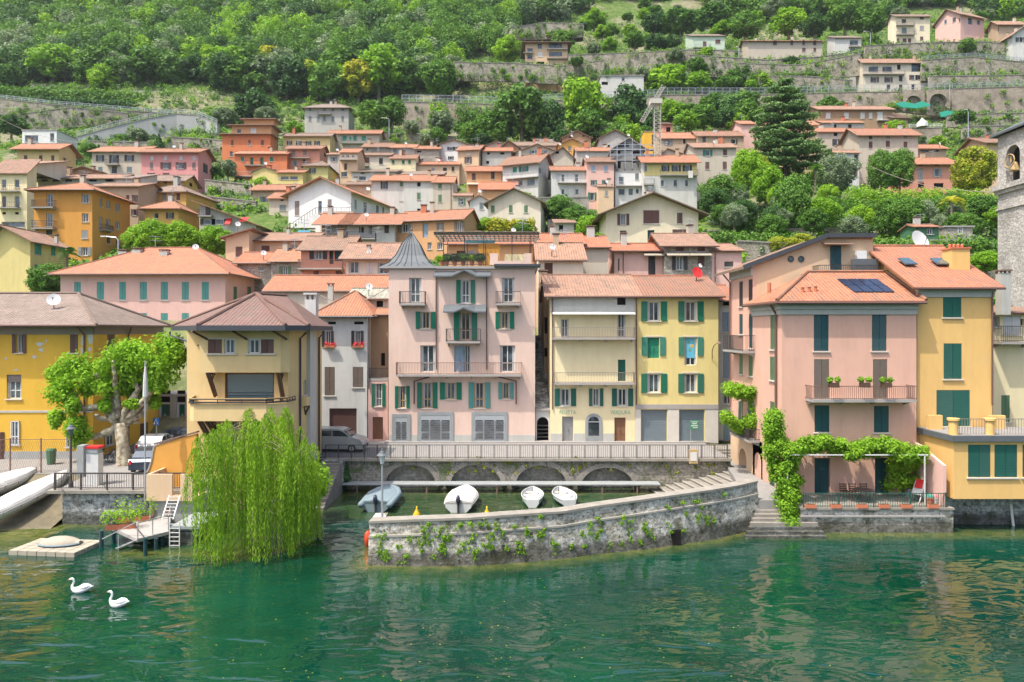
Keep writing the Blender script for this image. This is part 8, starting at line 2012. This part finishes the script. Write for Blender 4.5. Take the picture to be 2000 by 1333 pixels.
vr = cloud_px('pergola_vine','bright green vine roof over the terrace of the salmon house','vine pergola',it,230,.115,'leaf_yellow',53)
vr.children[0].data.materials[0] = M['leaf_bright']
x = MB()
for Y in (41.2,43.0): x.beam(P(1530,888,41.2).xy.to_3d()*0+Vector((XX(1530,41.2),Y,ZZ(889,41.2))), Vector((XX(1812,41.2),Y,ZZ(889,41.2))), .06)
for px in (1535,1600,1670,1740,1808): q = XX(px,41.2); x.beam((q,41.2,ZZ(889,41.2)),(q,44,ZZ(889,41.2)),.05)
for px in (1538,1806): q = XX(px,41.2); x.beam((q,41.2,1.5),(q,41.2,ZZ(889,41.2)),.06)
x.build('frame', M['whitepaint'], vr)
it = []
def along(pts, r_, n_, Y0, Y1):
    for (a,b),(c,d) in zip(pts[:-1],pts[1:]):
        for k in range(n_): q = rng.uniform(); it.append((a+(c-a)*q+rng.uniform(-5,5),b+(d-b)*q+rng.uniform(-6,6),rng.uniform(Y0,Y1),r_*rng.uniform(.7,1.2)))
along([(1420,757),(1445,765),(1470,768),(1494,775)],.36,12,48.5,51.5); along([(1470,775),(1474,800),(1490,830)],.25,6,49,50.5); along([(1415,810),(1432,825),(1450,838),(1468,822),(1480,815)],.34,10,48.5,51); along([(1511,808),(1513,850)],.28,7,43.2,44.5)
vv = cloud_px('climbing_vine','yellow-green vine climbing on wires around the balcony of the salmon house','vine',it,200,.115,'leaf_bright',54)
x = MB(); x.tube([P(1507,880,44.2),P(1488,840,47),P(1478,800,49),P(1465,770,50)],[.07,.05,.04,.03],6); x.tube([P(1478,800,49),P(1445,830,50)],.03,5); x.build('stem', M['bark'], vv)
# weeds on the pier wall
rng = np.random.default_rng(61); it = []
for px,py,q in [(745,1056,.35),(792,1088,.3),(828,1040,.4),(830,1060,.38),(865,1035,.38),(868,1055,.42),(862,1070,.3),(900,1075,.28),(915,1055,.3),(925,1085,.25),(960,1045,.34),(957,1065,.3),(945,1022,.26),(970,1030,.28),(1032,1040,.4),(1060,1042,.3),(1010,1062,.24),(1085,1070,.22),(1115,1065,.2),(1055,1045,.25),(1260,1035,.25),(1250,1060,.2),(1140,1070,.2),(787,1100,.2),(850,1090,.2)]:
    Yp = float(np.interp(px,[p_[0] for p_ in PIER],[H*F/(p_[1]-CY) for p_ in PIER])); c = P(px,py,Yp-.02)
    for k in range(8): it.append((c.x+rng.normal(0,.5)*q,c.y+rng.uniform(0,.1),c.z+rng.normal(0,.55)*q,q*rng.uniform(.08,.3)))
for i in range(60):
    px = rng.uniform(722,1440); f_ = rng.uniform(0,1)**.8; ywl = float(np.interp(px,[p_[0] for p_ in PIER],[p_[1] for p_ in PIER])); yt_ = float(np.interp(px,[p_[0] for p_ in PIER],[p_[2] for p_ in PIER])); c = P(px,yt_+(ywl-yt_)*(.03+.88*f_),H*F/(ywl-CY)-.02)
    for k in range(3): it.append((c.x+rng.normal(0,.08),c.y+rng.uniform(0,.1),c.z+rng.normal(0,.08),rng.uniform(.04,.13)))
o = leaf_cloud('wall_weeds', it, 42, .05, 'leaf_bright', 62, loc=it[0][:3], loose=.4); tag(o,'tufts of green weeds growing out of the pier wall','weeds',kind='stuff')
rng = np.random.default_rng(63); it = []
for i in range(40):
    px = rng.uniform(760,1400); py = rng.uniform(895,925); c = P(px,py,51.75); it.append((c.x,51.75,c.z,rng.uniform(.08,.2)))
o = leaf_cloud('quay_weeds', it, 24, .10, 'leaf_yellow', 64, loc=it[0][:3]); tag(o,'small weeds growing between the stones of the quay wall','weeds',kind='stuff')
# floating yellow leaves on the lake
rng = np.random.default_rng(71); n_ = 170; pos = np.zeros((n_,3)); py = rng.uniform(1110,1333,n_); px = rng.normal(900,420,n_)
Yl = H*F/(py-CY); pos[:,0] = (px-CX)*Yl/F; pos[:,1] = Yl; pos[:,2] = .012; an = rng.uniform(0,6.28,n_); s = rng.uniform(.02,.05,n_)
a_ = np.stack([np.cos(an)*s,np.sin(an)*s,np.zeros(n_)],1); b_ = np.stack([-np.sin(an)*s*.6,np.cos(an)*s*.6,np.zeros(n_)],1)
o = quads_mesh('floating_leaves', [(pos,a_,b_,rng.uniform(.6,1,n_))], 'leaf_yellow'); tag(o,'small yellow leaves scattered on the lake surface','floating leaves',kind='stuff')
# planters and small terrace things
planter('terracotta trough with yellow-green shrub on the near end of the jetty',236,1030,38.8,1.5,R(20),3,hgt=.8,z=.8)
planter('terracotta trough with tall shrub further back on the jetty',262,1002,40.3,1.6,R(25),4,hgt=1.1,z=.8)
for i,px in enumerate((1583,1633,1684,1727,1770,1822)):
    w_ = ['leftmost','second','third','fourth','fifth','rightmost'][i]; c = (XX(px,40.65),40.66,1.5); r = thing('flower_pot', c, '%s terracotta trough along the terrace edge of the salmon house' % w_, 'flower pot'); x = MB()
    x.hexa([(c[0]-.3,c[1]-.12),(c[0]+.3,c[1]-.12),(c[0]+.3,c[1]+.12),(c[0]-.3,c[1]+.12)],1.5,1.72); x.build('trough', M['terracotta'], r)
    x = MB(); x.box((c[0]-.26,c[1]-.09,1.72),(c[0]+.26,c[1]+.09,1.735)); x.build('soil', M['soil'], r)
for i,(px,lb) in enumerate(((1628.5,'left flower box hanging on the balcony of the salmon house'),(1689,'middle flower box hanging on the balcony of the salmon house'),(1731,'right flower box hanging on the balcony of the salmon house'))):
    planter(lb,px,757,42.7,.55,0,10+i,hgt=.35,box='timber',name='flower_box')
r = thing('garden_table', (XX(1686,42.2),42.2,1.5), 'dark round metal table on the lake terrace', 'table'); c = (XX(1686,42.2),42.2,1.5)
x = MB(); x.lathe(c,[(0,.70),(.62,.70),(.62,.735),(0,.735)],18); x.build('table_top', M['iron'], r)
for k in range(4): a = k*1.57+.4; x = MB(); x.beam((c[0]+.45*math.cos(a),c[1]+.45*math.sin(a),1.5),(c[0]+.1*math.cos(a),c[1]+.1*math.sin(a),2.2),.03); x.build('leg', M['iron'], r)
def chair(label, px, Y, ang, mat='iron', seatmat=None, z=1.5, group=None):
    c = Vector((XX(px,Y),Y,z)); r = thing('garden_chair', c, label, 'chair', group); T = xf(c, ang); x = MB(); x.hexa([tuple(T(a,b,0).xy) for a,b in ((-.22,-.22),(.22,-.22),(.22,.22),(-.22,.22))],z+.43,z+.46); x.build('seat', M[seatmat or mat], r)
    for a,b in ((-.2,-.2),(.2,-.2),(.2,.2),(-.2,.2)): x = MB(); x.beam(T(a,b,0),T(a*.95,b*.95,.43),.03); x.build('leg', M[mat], r)
    x = MB()
    for q in (.55,.68,.81): x.beam(T(-.21,.22+.1*(q-.45),q),T(.21,.22+.1*(q-.45),q),.02,.07)
    x.beam(T(-.21,.21,.44),T(-.21,.27,.88),.03); x.beam(T(.21,.21,.44),T(.21,.27,.88),.03); x.build('backrest', M[seatmat or mat], r); return r
for i,(px,lb) in enumerate(((1650,'left'),(1668,'second'),(1690,'third'))): chair('%s dark garden chair behind the round terrace table' % lb, px, 43.1, 0, 'timber', group='dark garden chairs by the terrace wall')
r = thing('deck_chair', (XX(1793,42.2),42.2,1.5), 'white folding deck chair with a red towel over it', 'deck chair'); c = Vector((XX(1793,42.2),42.2,1.5)); T = xf(c, R(35)); x = MB()
for s in (-.28,.28): x.beam(T(-.5,s,0),T(.35,s,1.2),.045); x.beam(T(.4,s,0),T(-.2,s,.55),.045); x.beam(T(-.35,s,.5),T(.3,s,.42),.045)
x.build('frame', M['whitepaint'], r)
x = MB(); x.prism([T(-.05,-.26,.48),T(.36,-.26,1.24),T(.36,.26,1.24),T(-.05,.26,.48)],(-.04,0,.02)); x.prism([T(-.42,-.26,.5),T(-.05,-.26,.46),T(-.05,.26,.46),T(-.42,.26,.5)],(0,0,.03)); x.build('fabric', M['whitepaint'], r)
x = MB(); x.prism([T(.08,-.2,.80),T(.38,-.2,1.30),T(.38,.2,1.30),T(.08,.2,.80)],(-.08,-.03,.03)); o = x.build('towel', M['red'], None, loc=c+Vector((0,0,.9))); tag(o,'red towel draped over the white deck chair','towel')
for i,(px,lb,s_) in enumerate(((1815,'round terracotta pot with green bowl beside the deck chair',.24),(1826,'white pot at the right end of the terrace',.16))):
    c = (XX(px,41.4),41.4,1.5); r = thing('flower_pot', c, lb, 'flower pot'); x = MB(); x.lathe(c,[(s_*.7,0),(s_,.38),(s_*1.12,.4),(s_*1.12,.46),(0,.46)],12); x.build('pot', M['terracotta' if i == 0 else 'whitepaint'], r); x = MB(); x.lathe((c[0],c[1],1.96),[(0,0),(s_*1.1,.02),(s_*.9,.14),(0,.2)],12); x.build('bowl' if i == 0 else 'flowers', M['sh_V' if i == 0 else 'flower_pink'], r)
r = thing('side_wall', (XX(1835,41.5),41.5,1.5), 'short pale pink wall at the right end of the lake terrace', 'wall'); x = MB(); q = XX(1840,41)-.05; x.prism([(q,40.8,1.5),(q,44.2,1.5),(q,44.2,5.0),(q,43.0,4.75),(q,40.8,4.0)],(.18,0,0)); x.build('wall', M['pink_pale'], r)
# roof terrace plants on the central pink house
for i,(px,rr_) in enumerate(((872,.4),(888,.45),(905,.5),(922,.42),(938,.45),(862,.35))):
    r = thing('potted_plant', (XX(px,59.9),59.9,17.75), ['round','leafy','broad','small','bushy','leftmost'][i]+' potted plant in the row on the roof terrace of the central pink house', 'potted plant'); c = (XX(px,59.9),59.9,17.75)
    x = MB(); x.lathe(c,[(.16,0),(.22,.35),(.0,.36)],10); x.build('pot', M['terracotta'], r); leaf_cloud('foliage',[(c[0]+dx,c[1]+dy,c[2]+.35+rr_*.8,rr_*.7) for dx,dy in ((-.2,0),(.2,0),(0,.2),(0,-.15))],120,.12,['leaf_mid','leaf_dark','leaf_mid','leaf_bright','leaf_dark','leaf_bright'][i],80+i,r)
# crane and scaffolding
def lattice(name, label, a, b, w, n, parent=None, mat='steel', th=.1):
    a, b = Vector(a), Vector(b); d = (b-a).normalized(); u = d.cross(Vector((0,1,0))).normalized()*w/2; v_ = d.cross(u).normalized()*w/2; x = MB(); C = [u+v_,u-v_,-u-v_,-u+v_]
    for c in C: x.beam(a+c,b+c,th)
    for i in range(n):
        p, q = a.lerp(b,i/n), a.lerp(b,(i+1)/n)
        for k in range(4): c, e = C[k], C[(k+1)%4]; x.beam(p+c,p+e,th*.6); x.beam(p+c,q+e,th*.6)
    return x.build(name, M[mat], parent)
plain('crane_grey', (.50,.48,.42), .6)
Yk = 148; base = P(1284,378,Yk); cr = thing('tower_crane', base-Vector((0,0,2)), 'grey lattice construction crane standing between the hillside houses', 'crane')
lattice('mast','',base-Vector((0,0,2)),P(1283,198,Yk),1.35,26,cr,'crane_grey',.10); lattice('folded_jib','',P(1253,238,Yk),P(1296,168,Yk-1),.8,16,cr,'crane_grey',.09); x = MB(); x.box(tuple(P(1279,205,Yk)-Vector((1.1,1.1,0))),tuple(P(1279,196,Yk)+Vector((1.4,1.1,0)))); x.build('slewing_ring', M['crane_grey'], cr)
Ys = 148.6; sf = thing('scaffolding', P(1225,330,Ys), 'metal scaffolding around the bare concrete gabled house', 'scaffolding'); x = MB(); dk = MB()
for zx in (155,205,262,315,372,410,440):
    px,_ = zp(Z7,zx,0); x.beam(P(px,330,Ys),P(px,zp(Z7,0,300 if zx in (155,440,410) else 262)[1],Ys),.13); x.beam(P(px,330,Ys-1.2),P(px,280,Ys-1.2),.13)
for zy in (352,388,430):
    a_, b_ = P(*zp(Z7,150,zy),Ys), P(*zp(Z7,465,zy),Ys); x.beam(a_,b_,.12); x.beam(a_+Vector((0,-1.2,0)),b_+Vector((0,-1.2,0)),.12); x.beam(a_+Vector((0,-1.2,1)),b_+Vector((0,-1.2,1)),.1); dk.box((a_.x,Ys-1.2,a_.z),(b_.x,Ys,a_.z+.12))
x.build('poles', M['steel'], sf); dk.build('planks', M['timber_grey'], sf)
# details of the hillside: washing, street lamps, stairs
for lab_,px,y0,y1,w_,Y,mt in (('light blue washing hanging under a window of the orange house',594,450,463,23,103.2,'blue_cloth'),('white towel hanging on the balcony of the yellow and grey house',1349,334,348,9,142.9,'tarp_white')):
    x = MB(); x.box((XX(px-w_/2,Y),Y-.03,ZZ(y1,Y)),(XX(px+w_/2,Y),Y+.03,ZZ(y0,Y))); o = x.build('washing', M[mt], None, loc=P(px,y0,Y)); tag(o, lab_, 'washing')
def tall_lamp(label, px, pyt, pyb, Y, arm=1.6):
    a, b = P(px,pyb,Y), P(px,pyt,Y); r = thing('street_lamp', a, label, 'street lamp'); x = MB(); x.tube([a-Vector((0,0,1)),b-Vector((0,0,.5)),b+Vector((-.3,0,-.1)),b+Vector((-arm,0,.05))],[.12,.09,.07,.06],6); x.build('post', M['steel'], r); x = MB(); x.box(tuple(b+Vector((-arm-.7,-.18,-.02))),tuple(b+Vector((-arm,.18,.13)))); x.build('lamp_head', M['whitepaint'], r)
tall_lamp('white street lamp left of the leafy clump at the orange apartment house',231,463,490,92); tall_lamp('white street lamp above the turquoise balcony house',760,231,262,200); tall_lamp('lamp post on the road wall right of the big white house',1855,160,190,222); tall_lamp('lamp post beside the tall cream house on the upper slope',1700,62,108,238); tall_lamp('lamp post in the vineyard terraces at the right',1891,215,262,196,.3); tall_lamp('lamp post above the mint green house terrace',1443,92,140,242,.3)
fl = white = None
x = MB(); Y = 122.0; a_, b_ = P(640+0,0,Y), None
p0 = P(*zp(Z5,640,835),120.5); p1 = P(*zp(Z5,800,730),120.5); p2 = P(*zp(Z5,1045,730),120.5); x.prism([p0,Vector((p1.x,p1.y,p0.z)),p1],(0,2,0)); x.box((p1.x,120.5,p0.z-3),(p2.x,123,p1.z)); so_ = x.build('outside_stairs', M['white'], wg)
x = MB()
for i in range(9): p = p0.lerp(p1,i/8); x.beam(p,p+Vector((0,0,1)),.06)
x.beam(p0+Vector((0,0,1)),p1+Vector((0,0,1)),.07)
for i in range(14): p = p1.lerp(p2,i/13); x.beam(p,p+Vector((0,0,1)),.05)
x.beam(p1+Vector((0,0,1)),p2+Vector((0,0,1)),.07); x.build('stair_railing', M['iron'], so_)
# shop front building seen between the yellow house and the sand house
rSh,wSh,_,_ = house('grey stone shop front with two dark doors behind the plane tree',308,372,63,6,775,None,'f','offwhite','slabstone',ZU,ov=.1,base=ST-.3,win='d:K 314-332 790-838; d:K 349-361 790-838; b 312-333,347-362 763-786')
for x0,x1 in ((305,312),(333,346),(363,372)): panel(rSh, wSh, ZU, x0+.5,x1-.5,775,842,'slabstone',.12,'pilaster')
for x0,x1 in ((318.5,323.5),(353,357.5)): text(rSh,'A',wSh,x0,x1,808,813,'whitepaint',-.10); text(rSh,'A',wSh,x0,x1,782,786,'whitepaint',-.13)
w_ = wallpx(299,54,311,54); r = thing('road_sign', (w_.a.x,54,2.3), 'blue square pedestrian crossing sign beside the yellow house', 'sign'); x = MB(); x.obox(w_.a,w_.u,w_.n,0,w_.L,ZZ(831,54),ZZ(817,54),0,.04); x.build('plate', M['blue_sign'], r)
x = MB(); x.prism([w_.pt(.05,ZZ(829,54),.045),w_.pt(w_.L-.05,ZZ(829,54),.045),w_.pt(w_.L/2,ZZ(818.5,54),.045)],w_.n*.01); x.build('white_triangle', M['whitepaint'], r); x = MB(); x.beam(w_.pt(w_.L/2,ZZ(828,54),.06),w_.pt(w_.L/2,ZZ(822,54),.06),.07); x.beam(w_.pt(w_.L/2,ZZ(825,54),.06),w_.pt(w_.L/2+.1,ZZ(828,54),.06),.05); x.build('walking_figure', M['blue_sign'], r)
x = MB(); x.tube([w_.pt(w_.L/2,2.3,-.05),w_.pt(w_.L/2,ZZ(817,54),-.05)],.04,6); x.build('pole', M['steel'], r)
# green netting and the white tent on the right terraces
for lb,pts,Y in (('green debris net hanging under the vault arches',[(1748,203),(1765,199),(1785,203),(1800,198),(1815,203),(1818,207),(1790,212),(1762,210)],220),('second green net patch below the vaults',[(1835,220),(1850,216),(1865,219),(1862,226),(1838,229)],212)):
    x = MB(); x.prism([P(a,b,Y) for a,b in pts],(0,.3,0)); o = x.build('net', M['green_net'], None, loc=P(*pts[0],Y)); tag(o, lb, 'net')
c = P(1801,242,202); x = MB(); x.lathe((c.x,c.y,c.z-1),[(1.6,0),(1.5,1.2),(.9,1.7),(.3,2.4),(0,2.7)],8); o = x.build('white_tent', M['whitepaint'], None, loc=c); tag(o,'small white domed tent on the terrace right of the timber house','tent')
w_ = None
# info board on the street railing
c = P(1354,895,51.4); r = thing('notice_board', c, 'small notice board with pale sheet on the quay railing', 'notice board'); x = MB(); x.box((c.x-.33,51.3,ST-.3),(c.x+.33,51.42,ST+.75)); x.build('frame', M['wood_pale'], r); x = MB(); x.box((c.x-.24,51.27,ST-.1),(c.x+.24,51.3,ST+.55)); x.build('sheet', M['frame_white'], r)
for i,(a_,b_,Y1,Y2) in enumerate((((1700,325),(1990,378),120,66),((1500,350),(1800,330),140,150),((0,232),(160,280),190,150),((760,560),(620,575),62,64))):
    A, B = P(*a_,Y1), P(*b_,Y2); x = MB(); x.tube([A.lerp(B,q/10)-Vector((0,0,math.sin(math.pi*q/10)*1.2)) for q in range(11)],.035,4); o = x.build('cable', M['timber_grey'], None, loc=A); tag(o, ['pale overhead cable running to the bell tower','thin overhead cable across the big garden','thin overhead cable over the farmhouse at the upper left','cable spanning the orange roofs left of the turret'][i], 'cable')
for p in list(PROTO.values()):
    for ch in list(p.children): bpy.data.objects.remove(ch)
    bpy.data.objects.remove(p)


for o_ in yr_.children:
    if o_.name.startswith('wall'): o_.data.materials[0] = M['grey_light']
x = MB(); w__ = yw_; zA, zB = w__.z_of(zp(Z7,0,532)[1],5), w__.z_of(zp(Z7,0,432)[1],5)
cuts = [(v[0],v[1]) for v in ((540,568),(615,648),(695,728),(400,420))]; xs__ = sorted([w__.s_of(zp(Z7,c,0)[0]) for ab in cuts for c in ab]); segs__ = [(.01,xs__[0])]+[(xs__[i],xs__[i+1]) for i in range(1,len(xs__)-1,2)]+[(xs__[-1],w__.L-.01)]
for a,b in segs__:
    if b-a > .1: x.obox(w__.a,w__.u,w__.n,a,b,zA,zB,.002,.02)
for i in range(0,len(xs__),2): x.obox(w__.a,w__.u,w__.n,xs__[i],xs__[i+1],zA,w__.z_of(zp(Z7,0,502)[1],5),.002,.02)
x.build('yellow_render', M['yellow'], yr_)

# the thin summer haze over the lake
x = MB(); x.box((-420,-30,-6),(420,460,330)); hz = x.build('haze', None, None); tag(hz, kind='stuff')
m = bpy.data.materials.new('haze_air'); m.use_nodes = True; t = m.node_tree; t.nodes.clear(); ou = t.nodes.new('ShaderNodeOutputMaterial'); pv = t.nodes.new('ShaderNodeVolumePrincipled')
pv.inputs['Color'].default_value = (.86,.93,1,1); pv.inputs['Density'].default_value = HAZE; pv.inputs['Anisotropy'].default_value = .3; t.links.new(pv.outputs[0], ou.inputs['Volume']); hz.data.materials.append(m)
SC.cycles.volume_bounces = 0; SC.cycles.volume_max_steps = 64
